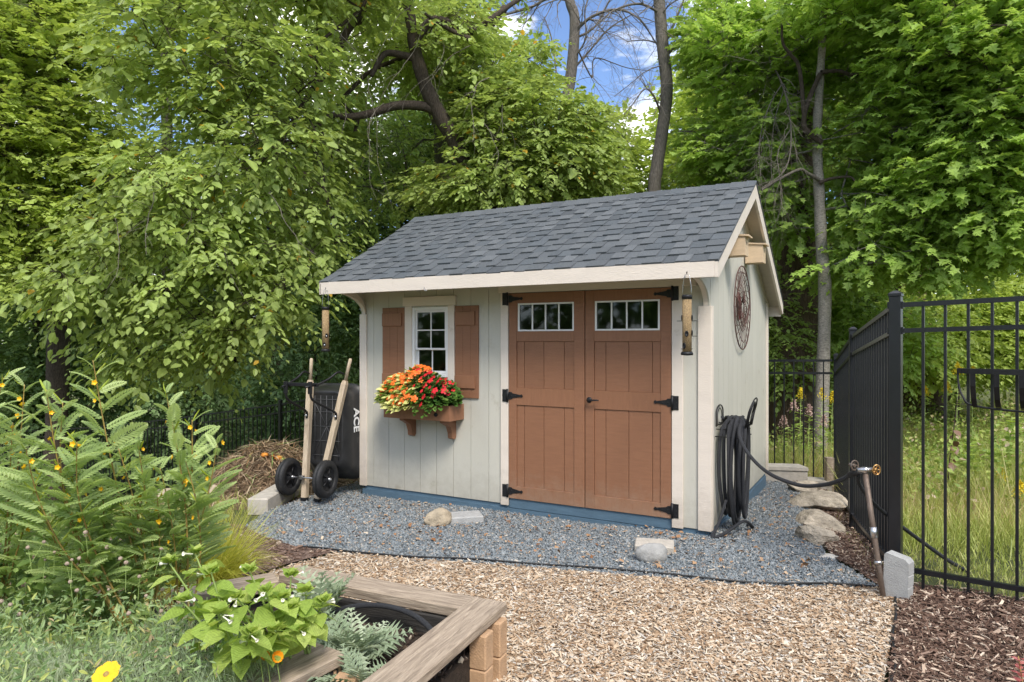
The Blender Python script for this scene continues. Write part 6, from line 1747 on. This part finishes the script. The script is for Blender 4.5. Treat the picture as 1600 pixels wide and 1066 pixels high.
def q_dir(d, roll=0.0):
    d = Vector(d).normalized(); z = Vector((0, 0, 1)); y = z.cross(d)
    y = y.normalized() if y.length > 1e-4 else Vector((0, 1, 0)); z = d.cross(y)
    m = Matrix((d, y, z)).transposed(); return (m @ Matrix.Rotation(roll, 3, 'X')).to_quaternion()
rp_ = random.Random(21)
def pea_plant(base, stems, label, seed, dens=.042):
    """stems: list of (px, py, Y) tops"""
    E_ = empty('senna_plant', base, 0, label, 'plant', 'yellow-flowered senna plants at the left')
    r_ = random.Random(seed)
    for (px, py, Y, bend) in stems:
        tip = at(px, py, Y) - Vector(base); b = Vector((r_.gauss(0, .04), r_.gauss(0, .04), 0))
        mid_ = b.lerp(tip, .5) + Vector((bend, r_.gauss(0, .03), .02))
        P = catmull([b, b.lerp(mid_, .5) + Vector((0, 0, -.01)), mid_, mid_.lerp(tip, .5) + Vector((bend * .3, 0, .01)), tip], 8)
        st = MB().tube(P, [.0058 * (1 - .72 * i / (len(P) - 1)) for i in range(len(P))], 6).build('stem', M['pea_stem'], E_)
        L_ = sum((P[i + 1] - P[i]).length for i in range(len(P) - 1)); n_ = int(L_ * .82 / dens)
        phi = r_.uniform(0, 6)
        for i in range(n_):
            t = .30 + .70 * (i + .5) / n_; f = t * (len(P) - 1); j = min(int(f), len(P) - 2); p = P[j].lerp(P[j + 1], f - j)
            phi += math.pi + r_.gauss(0, .35)
            el = .25 + .35 * t + r_.gauss(0, .12)
            d = Vector((math.cos(phi) * math.cos(el), math.sin(phi) * math.cos(el) * .9, math.sin(el)))
            s = (1.35 if t < .7 else 1.35 - (t - .7) * 1.6) * r_.uniform(.85, 1.2)
            inst(pm_[r_.choice([0, 1]) if t < .85 else 2], 'leaf', E_, p, q_dir(d, r_.gauss(0, .35)), s)
            if t > .45 and r_.random() < .55:
                d2 = Vector((math.cos(phi + .6) * .6, math.sin(phi + .6) * .6, .75)); inst(pod, 'pod', E_, p, q_dir(d2, r_.uniform(0, 6)), r_.uniform(.7, 1.1))
            if t > .55 and r_.random() < .32:
                d3 = Vector((math.cos(phi + 1.2), math.sin(phi + 1.2) - .5, .3)).normalized(); inst(fl, 'flower', E_, p + d3 * .022, d3.to_track_quat('Z', 'Y'), r_.uniform(.55, .9))
            if t < .75 and r_.random() < .5:   # side shoot leaves thicken the base
                d4 = Vector((math.cos(phi + 2.1), math.sin(phi + 2.1), .45 + r_.gauss(0, .2))); inst(pm_[1], 'leaf', E_, p + d4 * .05, q_dir(d4, r_.gauss(0, .4)), r_.uniform(.9, 1.25))
pea_plant((-1.58, 2.92, .25), [(145, 562, 2.75, -.03), (98, 628, 2.7, -.10), (72, 608, 2.65, -.05), (120, 690, 2.6, -.1), (185, 700, 2.8, .02), (40, 700, 2.6, -.1)], 'tallest yellow-flowered senna plant with upright ochre stems', 1)
pea_plant((-1.52, 3.05, .25), [(258, 610, 2.85, .03), (300, 655, 3.0, .03), (215, 690, 2.8, .0), (250, 730, 2.8, .02), (290, 720, 2.9, .05)], 'senna plant leaning right in the middle of the clump', 2)
pea_plant((-1.62, 3.12, .25), [(340, 690, 2.95, .04), (300, 700, 3.05, .02), (245, 770, 2.8, .02)], 'lowest senna plant at the right end of the clump, before the grass tuft', 3)
pea_plant((-2.25, 2.95, .22), [(38, 600, 2.9, .02), (5, 590, 2.7, -.04), (-20, 620, 2.6, -.05), (20, 660, 2.8, 0), (60, 740, 2.8, .02)], 'senna plant cut off by the left edge of the view', 4)
pea_plant((-1.86, 3.0, .25), [(112, 740, 2.8, .02), (160, 760, 2.8, .02), (200, 790, 2.75, .02), (225, 770, 2.9, .02), (60, 790, 2.7, .02)], 'short leafy senna plant filling the foot of the clump', 5)

# --- four o'clock plant: broad pointed leaves, white trumpets, lime bud clusters
def big_leaf():
    mb = MB(); V = []; n = 7
    prof = [(0, .0), (.10, .30), (.28, .42), (.50, .37), (.72, .22), (.88, .09), (1, 0)]
    for i, (x, w) in enumerate(prof):
        dz = -.22 * x * x
        V += [(x, -w, dz + .16 * w), (x, -w * .5, dz + .10 * w + (.012 if i % 2 else 0)), (x, 0, dz), (x, w * .5, dz + .10 * w + (.012 if i % 2 else 0)), (x, w, dz + .16 * w)]
    F = [(i * 5 + k, i * 5 + 5 + k, i * 5 + 6 + k, i * 5 + 1 + k) for i in range(n - 1) for k in range(4)]
    return mb.add(V, F, True).mesh('leaf')
M['four_leaf'] = mat_leaf('bright_broad_leaf', [(0, (.27, .40, .07)), (.5, (.39, .52, .11)), (1, (.52, .62, .17))], trans=.42, attr=False, rough=.6, spec=.25, mottle=.22)
M['four_stem'] = mat_surface('pale_green_stem', (.30, .40, .12), .6, .15)
M['white_petal'] = mat_surface('white_petal', (.82, .80, .66), .6, .06)
bl_ = big_leaf(); bl_.materials.append(M['four_leaf'])
trump = MB().lathe([(.003, 0), (.0030, .03), (.005, .045), (.011, .055), (.0085, .053), (.003, .046)], n=8).mesh('flower'); trump.materials.append(M['white_petal'])
def four_oclock(base, heads, label, seed):
    E_ = empty('four_oclock_plant', base, 0, label, 'plant', 'broad-leaved four o\'clock plants with white trumpet flowers')
    r_ = random.Random(seed); b = Vector(base)
    for (px, py, Y) in heads:
        tip = at(px, py, Y) - b
        P = catmull([Vector((r_.gauss(0, .02), r_.gauss(0, .02), 0)), tip * .35 + Vector((0, 0, .05)), tip * .72 + Vector((0, 0, .03)), tip], 6)
        MB().tube(P, [.006 * (1 - .55 * i / (len(P) - 1)) for i in range(len(P))], 6).build('stem', M['four_stem'], E_)
        phi = r_.uniform(0, 6)
        for i, t in enumerate((.42, .58, .72, .86)):
            f = t * (len(P) - 1); p = P[int(f)]
            for s in (0, 1):
                ph = phi + s * math.pi + i * 1.4
                d = Vector((math.cos(ph), math.sin(ph), r_.uniform(-.15, .25))); d.normalize()
                sz = r_.uniform(.075, .125) * (1.15 - .45 * t)
                MB().tube([p, p + d * .025], .0018, 4).build('petiole', M['four_stem'], E_) if False else None
                inst(bl_, 'leaf', E_, p + d * .015, q_dir(d + Vector((0, 0, -.25)), r_.gauss(0, .35)), sz)
        for k in range(14):   # lime bracts and buds round the tip
            ph = k * 2.4; d = Vector((math.cos(ph), math.sin(ph), .7 + .5 * (k % 3))).normalized()
            inst(bl_, 'bract', E_, P[-1] + d * .006, q_dir(d, r_.uniform(-1, 1)), r_.uniform(.028, .045))
        for k in range(r_.choice([1, 1, 2])):
            ph = r_.uniform(0, 6.3); d = Vector((math.cos(ph), math.sin(ph) - .3, r_.uniform(-.3, .4))).normalized()
            inst(trump, 'flower', E_, P[-1] + d * .012, d.to_track_quat('Z', 'Y'), r_.uniform(.55, .8))
four_oclock((-1.02, 2.55, .28), [(265, 880, 2.45), (305, 865, 2.55), (330, 895, 2.5), (285, 940, 2.4), (345, 960, 2.35), (390, 990, 2.3)], 'bright broad-leaved plant with white trumpets beside the silvery mat', 6)
four_oclock((-.90, 2.70, .28), [(390, 893, 2.6), (415, 925, 2.5), (370, 935, 2.5), (430, 985, 2.4), (395, 1000, 2.35), (455, 900, 2.65)], 'bright broad-leaved plant hanging over the timber cap of the bed', 7)
four_oclock((-.84, 2.80, .28), [(478, 925, 2.6), (505, 940, 2.65), (455, 950, 2.55), (470, 985, 2.5), (440, 935, 2.55)], 'rightmost broad-leaved plant, its flower heads near the silver thistle leaves', 8)

# --- silvery thistle-like leaves
def thistle_leaf(n=9):
    mb = MB(); mb.tube([(0, 0, 0), (.3, 0, .07), (.65, 0, .09), (1, 0, .0)], [.012, .010, .006, .002], 4, caps=False)
    for i in range(n):
        t = (i + .9) / (n + .3); z = .28 * t * (1 - t) + .0
        l = .30 * math.sin(math.pi * (t * .75 + .2)) ** .8 * (.65 + .55 * abs(math.sin(i * 2.7)))
        for s in (-1, 1):
            mb.add([(t - .03, 0, z), (t + .02 + l * .35, s * l * .42, z + .035), (t + l * .75, s * l, z - .01), (t + l * .28, s * l * .50, z + .03), (t + .06, 0, z)], [(0, 1, 2, 3, 4) if s < 0 else (4, 3, 2, 1, 0)])
            mb.add([(t + l * .18, s * l * .32, z + .02), (t + l * .10, s * l * .78, z + .02), (t + l * .36, s * l * .52, z + .02)], [(0, 1, 2)])
    return mb.mesh('leaf')
M['silver'] = mat_leaf('silvery_green_leaf', [(0, (.24, .31, .19)), (.5, (.34, .41, .27)), (1, (.45, .51, .36))], trans=.2, attr=False, rough=.7)
tl = thistle_leaf(); tl.materials.append(M['silver'])
for (bx, by, lab, sd_, nn) in ((-.70, 2.98, 'silvery jagged-leaved thistle plant in the raised bed beside the hose', 3, 16), (-.60, 2.72, 'low silvery jagged-leaved plant near the right cap board', 8, 11)):
    E_ = empty('silver_thistle', (bx, by, .19), 0, lab, 'plant', 'silvery thistle-leaved plants in the bed'); r_ = random.Random(sd_)
    for k in range(nn):
        ph = k * 2.4 + r_.gauss(0, .2); el = r_.uniform(.05, .95)
        d = Vector((math.cos(ph) * math.cos(el), math.sin(ph) * math.cos(el), math.sin(el)))
        inst(tl, 'leaf', E_, Vector((0, 0, .01)), q_dir(d, r_.gauss(0, .3)), r_.uniform(.17, .30))
E_ = empty('silver_thistle', (-.93, 3.30, .19), 0, 'tall silvery thistle plant leaning on the back cap board', 'plant', 'silvery thistle-leaved plants in the bed'); r_ = random.Random(5)
for k in range(14):
    ph = k * 2.4; el = r_.uniform(.5, 1.3); inst(tl, 'leaf', E_, Vector((0, 0, .01)), q_dir((math.cos(ph) * math.cos(el), math.sin(ph) * math.cos(el), math.sin(el)), r_.gauss(0, .3)), r_.uniform(.20, .32))

# --- mat of narrow grey-green leaves (stuff) and small leafy fillers
M['lav'] = mat_rnd('x', [(0, (.1, .1, .1)), (1, (.2, .2, .2))])
M['lav'] = mat_leaf('grey_green_needle', [(0, (.27, .36, .21)), (.4, (.39, .49, .31)), (.8, (.50, .58, .41)), (1, (.58, .62, .45))], trans=.4, rough=.6)
M['grassy'] = mat_leaf('fresh_grass_blade', [(0, (.28, .38, .12)), (.5, (.40, .51, .19)), (1, (.54, .60, .28))], trans=.35)
def mat_patch(name, label, poly, z0, n, hgt, Lr, wr, mat, cat='ground cover', seedtilt=.5, clump=.12, dome=None):
    P = sample_poly(poly, n)
    h = hgt * (.65 + .35 * np.sin(P[:, 0] * 7 + 1.3) * np.sin(P[:, 1] * 6)) * rng.uniform(.35, 1.0, n)
    base = np.stack([P[:, 0], P[:, 1], z0 + h * .55], 1)
    cl_ = np.stack([np.sin(P[:, 0] * 23 + 4 * np.sin(P[:, 1] * 9)), np.cos(P[:, 1] * 21 + 3 * np.sin(P[:, 0] * 8)), np.zeros(n)], 1) * seedtilt
    D = norm(np.array([0, 0, 1.0]) + cl_ + rng.normal(0, .42, (n, 3)))
    o = blade_mesh(name, base, D, rng.uniform(*Lr, n), rng.uniform(*wr, n), rng.uniform(.1, .5, n), mat, 3, rnd=np.clip(rng.random(n) * .6 + .25 + .25 * np.sin(P[:, 0] * 5) * np.cos(P[:, 1] * 4), 0, 1))
    setp(o, label, cat, kind='stuff'); return o
poly1 = [(-.92, 2.70), (-1.55, 2.95), (-2.4, 3.25), (-2.9, 3.2), (-2.2, 2.0), (-1.4, 1.45), (-1.18, 1.55), (-1.0, 2.3), (-.88, 2.55)]
# the earth mound under them
mat_patch('lavender_mat', 'mat of fine grey-green foliage filling the front of the left bed', poly1, .27, 46000, .40, (.03, .075), (.0022, .0048), M['lav'])
mat_patch('lily_blades', 'arching pale green strap leaves rising through the grey mat', [(-2.3, 3.3), (-1.5, 3.0), (-1.35, 2.6), (-1.9, 2.2), (-2.5, 2.8)], .36, 520, .24, (.05, .12), (.006, .012), M['grassy'], 'strap leaves', .6)
mat_patch('weed_tuft', 'yellow-green weeds at the lower left corner', [(-2.0, 2.4), (-1.5, 2.2), (-1.35, 1.8), (-1.8, 1.7), (-2.3, 2.1)], .40, 300, .14, (.07, .15), (.007, .015), M['grassy'], 'weeds', .6)
# small grey-green leaves and seedlings breaking up the mat
n = 5200; P = sample_poly(poly1, n); z = .33 + .26 * rng.random(n) ** .6
A = norm(rng.normal(0, 1, (n, 3)) + np.array([0, -.1, .4]))
M['mat_leaf'] = mat_leaf('sage_leaf', [(0, (.16, .25, .10)), (.4, (.26, .37, .16)), (.8, (.38, .48, .24)), (.93, (.48, .52, .15)), (1, (.46, .34, .24))], trans=.35, rough=.65)
o = mesh_obj('sage_foliage', leaves_mesh('sage_foliage', np.stack([P[:, 0], P[:, 1], z], 1), A, rng.normal(0, .5, (n, 3)) + np.array([0, -.2, 1]), rng.uniform(.014, .038, n), 'ovate', rng.random(n), .55), M['mat_leaf']); setp(o, 'small grey-green and yellowish leaves mixed through the foreground mat', 'foliage', kind='stuff')
# leafy filler beneath the senna
n = 2600; P = sample_poly([(-1.75, 3.3), (-1.5, 2.85), (-2.5, 2.75), (-3.3, 3.2), (-2.2, 3.6)], n); z = .27 + rng.random(n) * .40
A = norm(rng.normal(0, 1, (n, 3)) + np.array([0, -.2, .1])); N0 = rng.normal(0, .4, (n, 3)) + np.array([0, -.2, 1])
M['fill'] = mat_leaf('filler_leaf', [(0, (.20, .31, .09)), (.5, (.30, .42, .13)), (1, (.42, .54, .20))], trans=.45)
o = mesh_obj('undergrowth', leaves_mesh('undergrowth', np.stack([P[:, 0], P[:, 1], z], 1), A, N0, rng.uniform(.03, .075, n), 'ovate', rng.random(n)), M['fill']); setp(o, 'leafy undergrowth at the foot of the senna plants', 'undergrowth', kind='stuff')
# dried pinkish seed heads
M['dried'] = mat_surface('dried_flower_head', (.42, .32, .25), .9, .25, (9, 9, 9), 6, .6, 40)
hd = MB().lathe([(0, -.006), (.008, -.004), (.011, .002), (.008, .009), (0, .012)], n=7)
hd.v = [(x * (1 + .3 * noise.noise(Vector((x, y, z)) * 200)), y, z) for x, y, z in hd.v]; hdm = hd.mesh('flower_head'); hdm.materials.append(M['dried'])
r_ = random.Random(77)
E_ = empty('yarrow_plant', (-1.7, 2.9, .27), 0, 'drift of dried pinkish-brown flower heads above the grey mat', 'plant')
sm_ = MB()
for k in range(30):
    px, py, Y = r_.choice([(r_.gauss(155, 45), r_.gauss(865, 12), r_.uniform(2.6, 3.0)), (r_.gauss(60, 40), r_.gauss(850, 25), r_.uniform(2.6, 3.0)), (r_.gauss(185, 50), r_.gauss(885, 18), r_.uniform(2.4, 2.8)), (r_.uniform(0, 260), r_.uniform(900, 960), r_.uniform(2.3, 2.6))])
    p = at(px, py, Y) - Vector((-1.7, 2.9, .27)); inst(hdm, 'flower_head', E_, p, q_dir((r_.gauss(0, .3), r_.gauss(0, .3), 1)), r_.uniform(.45, .95))
    sm_.tube([p, p + Vector((r_.gauss(0, .03), r_.gauss(0, .03), -.09))], .0009, 3, caps=False)
sm_.build('stems', M['four_stem'], E_)['kind'] = 'stuff'
# yellow composite flower and poppies
def daisy(px, py, Y, r, label, mat, n=8, cup=.2, tilt=(-.3, -.6, .8)):
    p = at(px, py, Y); E_ = empty('yellow_flower', p, 0, label, 'flower'); q = Vector(tilt).normalized().to_track_quat('Z', 'Y')
    E_.rotation_mode = 'QUATERNION'; E_.rotation_quaternion = q
    for k in range(n):
        a = 2 * math.pi * k / n; d = Vector((math.cos(a), math.sin(a), 0)); t = Vector((-d.y, d.x, 0)); w = r * math.pi / n * 1.05
        MB().add([Vector((0, 0, 0)), d * r * .5 + t * w * .8 + Vector((0, 0, cup * r * .5)), d * r * .92 + t * w * .8 + Vector((0, 0, cup * r)), d * r * 1.05 + Vector((0, 0, cup * r)), d * r * .92 - t * w * .8 + Vector((0, 0, cup * r)), d * r * .5 - t * w * .8 + Vector((0, 0, cup * r * .5)), d * r * .55 + Vector((0, 0, cup * r * .35))],
                 [(0, 6, 1), (1, 6, 3, 2), (6, 5, 4, 3), (0, 5, 6)]).build('petal', mat, E_)
    MB().lathe([(r * .22, .0), (r * .2, .004), (0, .006)], n=10).build('flower_centre', M['pea_stem'], E_)
    qi = q.inverted(); MB().tube([Vector((0, 0, -.002)), qi @ Vector((.01, .01, -.10)), qi @ Vector((.02, .03, -.26))], .002, 4, caps=False).build('stem', M['four_stem'], E_)
daisy(166, 1053, 1.85, .036, 'wide yellow flower low at the lower left edge', M['petal_y'], 9, .1, (-.1, -.55, .8))
mo2 = mat_surface('orange_petal', (.82, .30, .008), .5, .12, (20, 20, 20), 4)
daisy(404, 1014, 2.45, .020, 'leftmost of three orange-yellow poppies under the broad leaves', mo2, 4, .7, (-.2, -.8, .5))
daisy(416, 1023, 2.45, .015, 'middle, smallest of three orange-yellow poppies under the broad leaves', mo2, 4, .9, (.1, -.9, .3))
daisy(432, 1026, 2.45, .019, 'rightmost of three orange-yellow poppies under the broad leaves', mo2, 4, .9, (.5, -.7, .4))
# yellow-green grass tuft
p = gp(362, 925); n = 3200
a = rng.uniform(0, 2 * np.pi, n); r0 = rng.uniform(0, .10, n); tl_ = rng.uniform(.05, .75, n)
B_ = np.stack([r0 * np.cos(a), r0 * np.sin(a), np.zeros(n)], 1); D = norm(np.stack([np.cos(a) * tl_, np.sin(a) * tl_, np.ones(n)], 1))
M['tuft'] = mat_leaf('golden_green_blade', [(0, (.28, .32, .04)), (.5, (.46, .48, .07)), (1, (.60, .56, .13))], trans=.35)
o = blade_mesh('ornamental_grass', B_, D, rng.uniform(.45, .95, n), rng.uniform(.0045, .0075, n), rng.uniform(.15, .85, n), M['tuft'], 5); o.location = (p.x - .12, p.y - .15, p.z)
setp(o, 'golden-green ornamental grass tuft between the plants and the gravel', 'ornamental grass')
# little pink-leaved sprig, lower right corner
E_ = empty('pink_sprig', at(1594, 1075, 2.9), 0, 'small pink-leaved sprig at the lower right edge of the mulch', 'plant'); r_ = random.Random(3)
E_.location.z = hz1(E_.location.x, E_.location.y); mpk = mat_leaf('pink_leaf', [(0, (.55, .16, .16)), (1, (.68, .30, .28))], attr=False)
bl2 = bl_.copy(); bl2.materials.clear(); bl2.materials.append(mpk)
MB().tube([(0, 0, 0), (.01, 0, .10), (0, .01, .20)], .0025, 5).build('stem', M['pea_stem'], E_)
for k in range(16): inst(bl2, 'leaf', E_, Vector((0, 0, .03 + .011 * k)), q_dir((math.cos(k * 2.4), math.sin(k * 2.4), .5)), .035)

# ------------------------------------------------------------------ meadow and lawn beyond the fences
M['mgrass'] = mat_leaf('meadow_grass_blade', [(0, (.21, .27, .06)), (.35, (.36, .42, .10)), (.65, (.50, .52, .17)), (.85, (.60, .53, .27)), (1, (.52, .37, .23))], trans=.35)
def grass(name, label, poly, n, h, w, mat, yk=None, lean=.35, hfun=None, cat='grass', segs=3, bias=0.0):
    P = sample_poly(poly, n, yk); x, y = P[:, 0], P[:, 1]
    hh = h * rng.uniform(.45, 1.15, n)
    if hfun is not None: hh *= hfun(x, y)
    D = norm(np.array([0, 0, 1.0]) + rng.normal(0, lean, (n, 3)) * np.array([1, 1, .2]))
    o = blade_mesh(name, np.stack([x, y, hz(x, y) - .02], 1), D, hh, np.full(n, w) * rng.uniform(.6, 1.4, n), rng.uniform(.05, .45, n), mat, segs, rnd=np.clip(rng.random(n) * .65 + .2 + .2 * np.sin(x * 1.7 + 2 * np.sin(y)) + bias, 0, 1))
    setp(o, label, cat, kind='stuff'); return o
ftall = lambda x, y: np.clip((y - 5.15 + .12 * x) / 1.6, .13, 1.25) * (.75 + .35 * np.sin(x * 2.1) * np.sin(y * 1.6))
grass('meadow_grass', 'tall unmown meadow grass and weeds beyond the black fence', [(2.6, 4.5), (3.3, 6.3), (4.2, 8.7), (2.2, 9.9), (1.0, 12), (3, 16), (14, 17), (16, 12), (9, 5), (4.4, 2.6)], 56000, .72, .0085, M['mgrass'], 9, hfun=ftall)
grass('weed_strip', 'short grass and weeds along the foot of the side fence', [(2.5, 4.3), (3.2, 6.3), (4.1, 8.6), (3.9, 8.6), (3.0, 6.4), (2.42, 4.6)], 900, .09, .006, M['mgrass'])
grass('rough_grass', 'rough grass and weeds on the bank at left around the compost', [(-2.5, 6.2), (-2.3, 7.2), (-2.2, 8.6), (-4.0, 12.4), (-12, 16), (-9, 7), (-3.6, 5.6)], 12000, .20, .008, M['mgrass'], 8, bias=-.1)
# leafy weeds in the meadow
n = 17000; P = sample_poly([(4.0, 6.6), (4.5, 9.2), (2.2, 10.4), (3, 15), (12, 15), (13, 10), (7.5, 6.2)], n)
x, y = P[:, 0], P[:, 1]; z = hz(x, y) + rng.random(n) * .72 * ftall(x, y)
M['mweed'] = mat_leaf('meadow_weed_leaf', [(0, (.17, .26, .05)), (.5, (.28, .38, .08)), (.85, (.42, .48, .13)), (.93, (.50, .40, .25)), (1, (.55, .43, .34))], trans=.35)
o = mesh_obj('meadow_weeds', leaves_mesh('meadow_weeds', np.stack([x, y, z], 1), norm(rng.normal(0, 1, (n, 3))), rng.normal(0, .5, (n, 3)) + np.array([0, -.2, 1]), rng.uniform(.035, .09, n), 'quad', rng.random(n)), M['mweed']); setp(o, 'broad-leaved weeds and dried flower heads in the meadow', 'weeds', kind='stuff')
# goldenrod stalks
M['gold'] = mat_rnd('goldenrod_bloom', [(0, (.55, .42, .02)), (1, (.78, .60, .03))], .8)
def goldenrod(x, y, h, label, seed, bloom=1.0, mat=None, nm='goldenrod', cat='wildflower'):
    r_ = np.random.default_rng(seed); z0 = hz1(x, y); E_ = empty(nm, (x, y, z0), 0, label, cat, 'wildflowers beyond the fence')
    MB().tube([(0, 0, 0), (.01, 0, h * .5), (.03, .01, h)], [.006, .005, .002], 5).build('stem', M['four_stem'], E_)
    n = 46; t = r_.uniform(.15, .95, n); a = r_.uniform(0, 6.28, n); P_ = np.stack([.03 * t, .01 * t, h * t], 1)
    me = leaves_mesh('foliage', P_, np.stack([np.cos(a), np.sin(a), np.full(n, .3)], 1), np.tile([0, 0, 1.0], (n, 1)) + r_.normal(0, .2, (n, 3)), r_.uniform(.06, .11, n), 'ovate', r_.random(n), .45)
    mesh_obj('foliage', me, M['mid'], E_)
    n = int(260 * bloom); t = r_.random(n) ** .7; a = r_.uniform(0, 6.28, n); rr = .085 * (1 - t) + .012
    P_ = np.stack([.03 + rr * np.cos(a) * r_.random(n), .01 + rr * np.sin(a) * r_.random(n), h - .05 + .17 * t - .5 * rr * 0], 1)
    me = leaves_mesh('bloom', P_, norm(r_.normal(0, 1, (n, 3))), r_.normal(0, 1, (n, 3)), np.full(n, .022), 'quad', r_.random(n))
    mesh_obj('bloom', me, mat or M['gold'], E_)
for k, (px, py, Y, lab) in enumerate(((1249, 612, 10.0, 'goldenrod in bloom left of the stout trunk, seen through the rear fence'), (1282, 612, 9.9, 'goldenrod in bloom before the pale maple trunk'), (1298, 618, 9.6, 'goldenrod blooming beside the corner post of the fence'),
        (1494, 572, 9.8, 'tall goldenrod with a single yellow head left of the hayrack'), (1518, 578, 10.4, 'goldenrod bloom just behind the hayrack basket corner'), (1478, 602, 10.6, 'short goldenrod with pale yellow head in the mid meadow'), (1562, 740, 7.2, 'low goldenrod leaning near the right pickets'),
        (1590, 790, 6.4, 'yellowing goldenrod at the right edge of the view'), (1444, 608, 11.5, 'small goldenrod at the back of the meadow'))):
    p = at(px, py, Y); z0 = hz1(p.x, p.y); goldenrod(p.x, p.y, max(.35, p.z - z0 - .06), lab, 50 + k, .8)
M['joe'] = mat_rnd('dusty_pink_head', [(0, (.40, .26, .22)), (1, (.62, .45, .38))], .9)
for k, (px, py, Y, lab) in enumerate(((1238, 630, 9.6, 'dusty pink flower head beside the shed wall beyond the rear fence'), (1262, 638, 9.5, 'dusty pink flower head in the middle of the rear fence panel'), (1285, 655, 9.4, 'lower dusty pink flower head near the fence corner'), (1222, 655, 9.5, 'dusty pink flower head closest to the shed wall'))):
    p = at(px, py, Y); z0 = hz1(p.x, p.y); goldenrod(p.x, p.y, max(.35, p.z - z0 - .06), lab, 80 + k, 1.0, M['joe'], 'joe_pye_weed')
# milkweed with big leaves
def milkweed(px, py, Y, h, label, seed, brown=False):
    p = at(px, py, Y); z0 = hz1(p.x, p.y); E_ = empty('milkweed', (p.x, p.y, z0), 0, label, 'wildflower', 'milkweed plants in the meadow'); r_ = random.Random(seed); h = p.z - z0
    MB().tube([(0, 0, 0), (.02, 0, h * .6), (.05, 0, h)], [.008, .006, .003], 6).build('stem', M['four_stem'], E_)
    for k in range(16):
        t = .40 + .6 * k / 16; ph = k * math.pi / 2 * 1.05 + r_.gauss(0, .3); inst(bl_ if not brown or k % 4 else bl2, 'leaf', E_, Vector((.05 * t, 0, h * t)), q_dir((math.cos(ph), math.sin(ph), .45)), r_.uniform(.13, .20))
milkweed(1510, 690, 7.6, .8, 'milkweed with broad light leaves in the middle of the near panel', 1)
milkweed(1575, 650, 8.4, .9, 'milkweed with broad leaves under the hayrack basket', 2)
milkweed(1545, 700, 8.2, .9, 'shorter milkweed between the last two visible pickets', 3)
M['dead_leaf'] = mat_leaf('dead_leaf', [(0, (.16, .09, .06)), (1, (.26, .15, .09))], attr=False, trans=.15)
bl3 = bl_.copy(); bl3.materials.clear(); bl3.materials.append(M['dead_leaf'])
p = at(1487, 640, 7.4); z0 = hz1(p.x, p.y); E_ = empty('dried_stalk', (p.x, p.y, z0), 0, 'dark dried stalk with shrivelled brown leaves behind the near fence', 'dead plant'); h = p.z - z0
MB().tube([(-.06, 0, 0), (-.02, 0, h * .5), (.05, 0, h), (.09, 0, h + .28)], [.007, .006, .004, .003], 6).build('stem', M['bark'], E_)
for k in range(9): inst(bl3, 'leaf', E_, Vector((-.02 + .06 * k / 9, 0, h * (.35 + .5 * k / 9))), q_dir((math.cos(k * 2.2), math.sin(k * 2.2), -.8)), .11)
# the beds' empties stand at their own feet
for e, p in ((RB, Vector((-.8, 3.0, 0))), (LB, Vector((-1.9, 2.4, 0)))):
    e.location = p
    for ch in e.children: ch.location = Vector(ch.location) - p
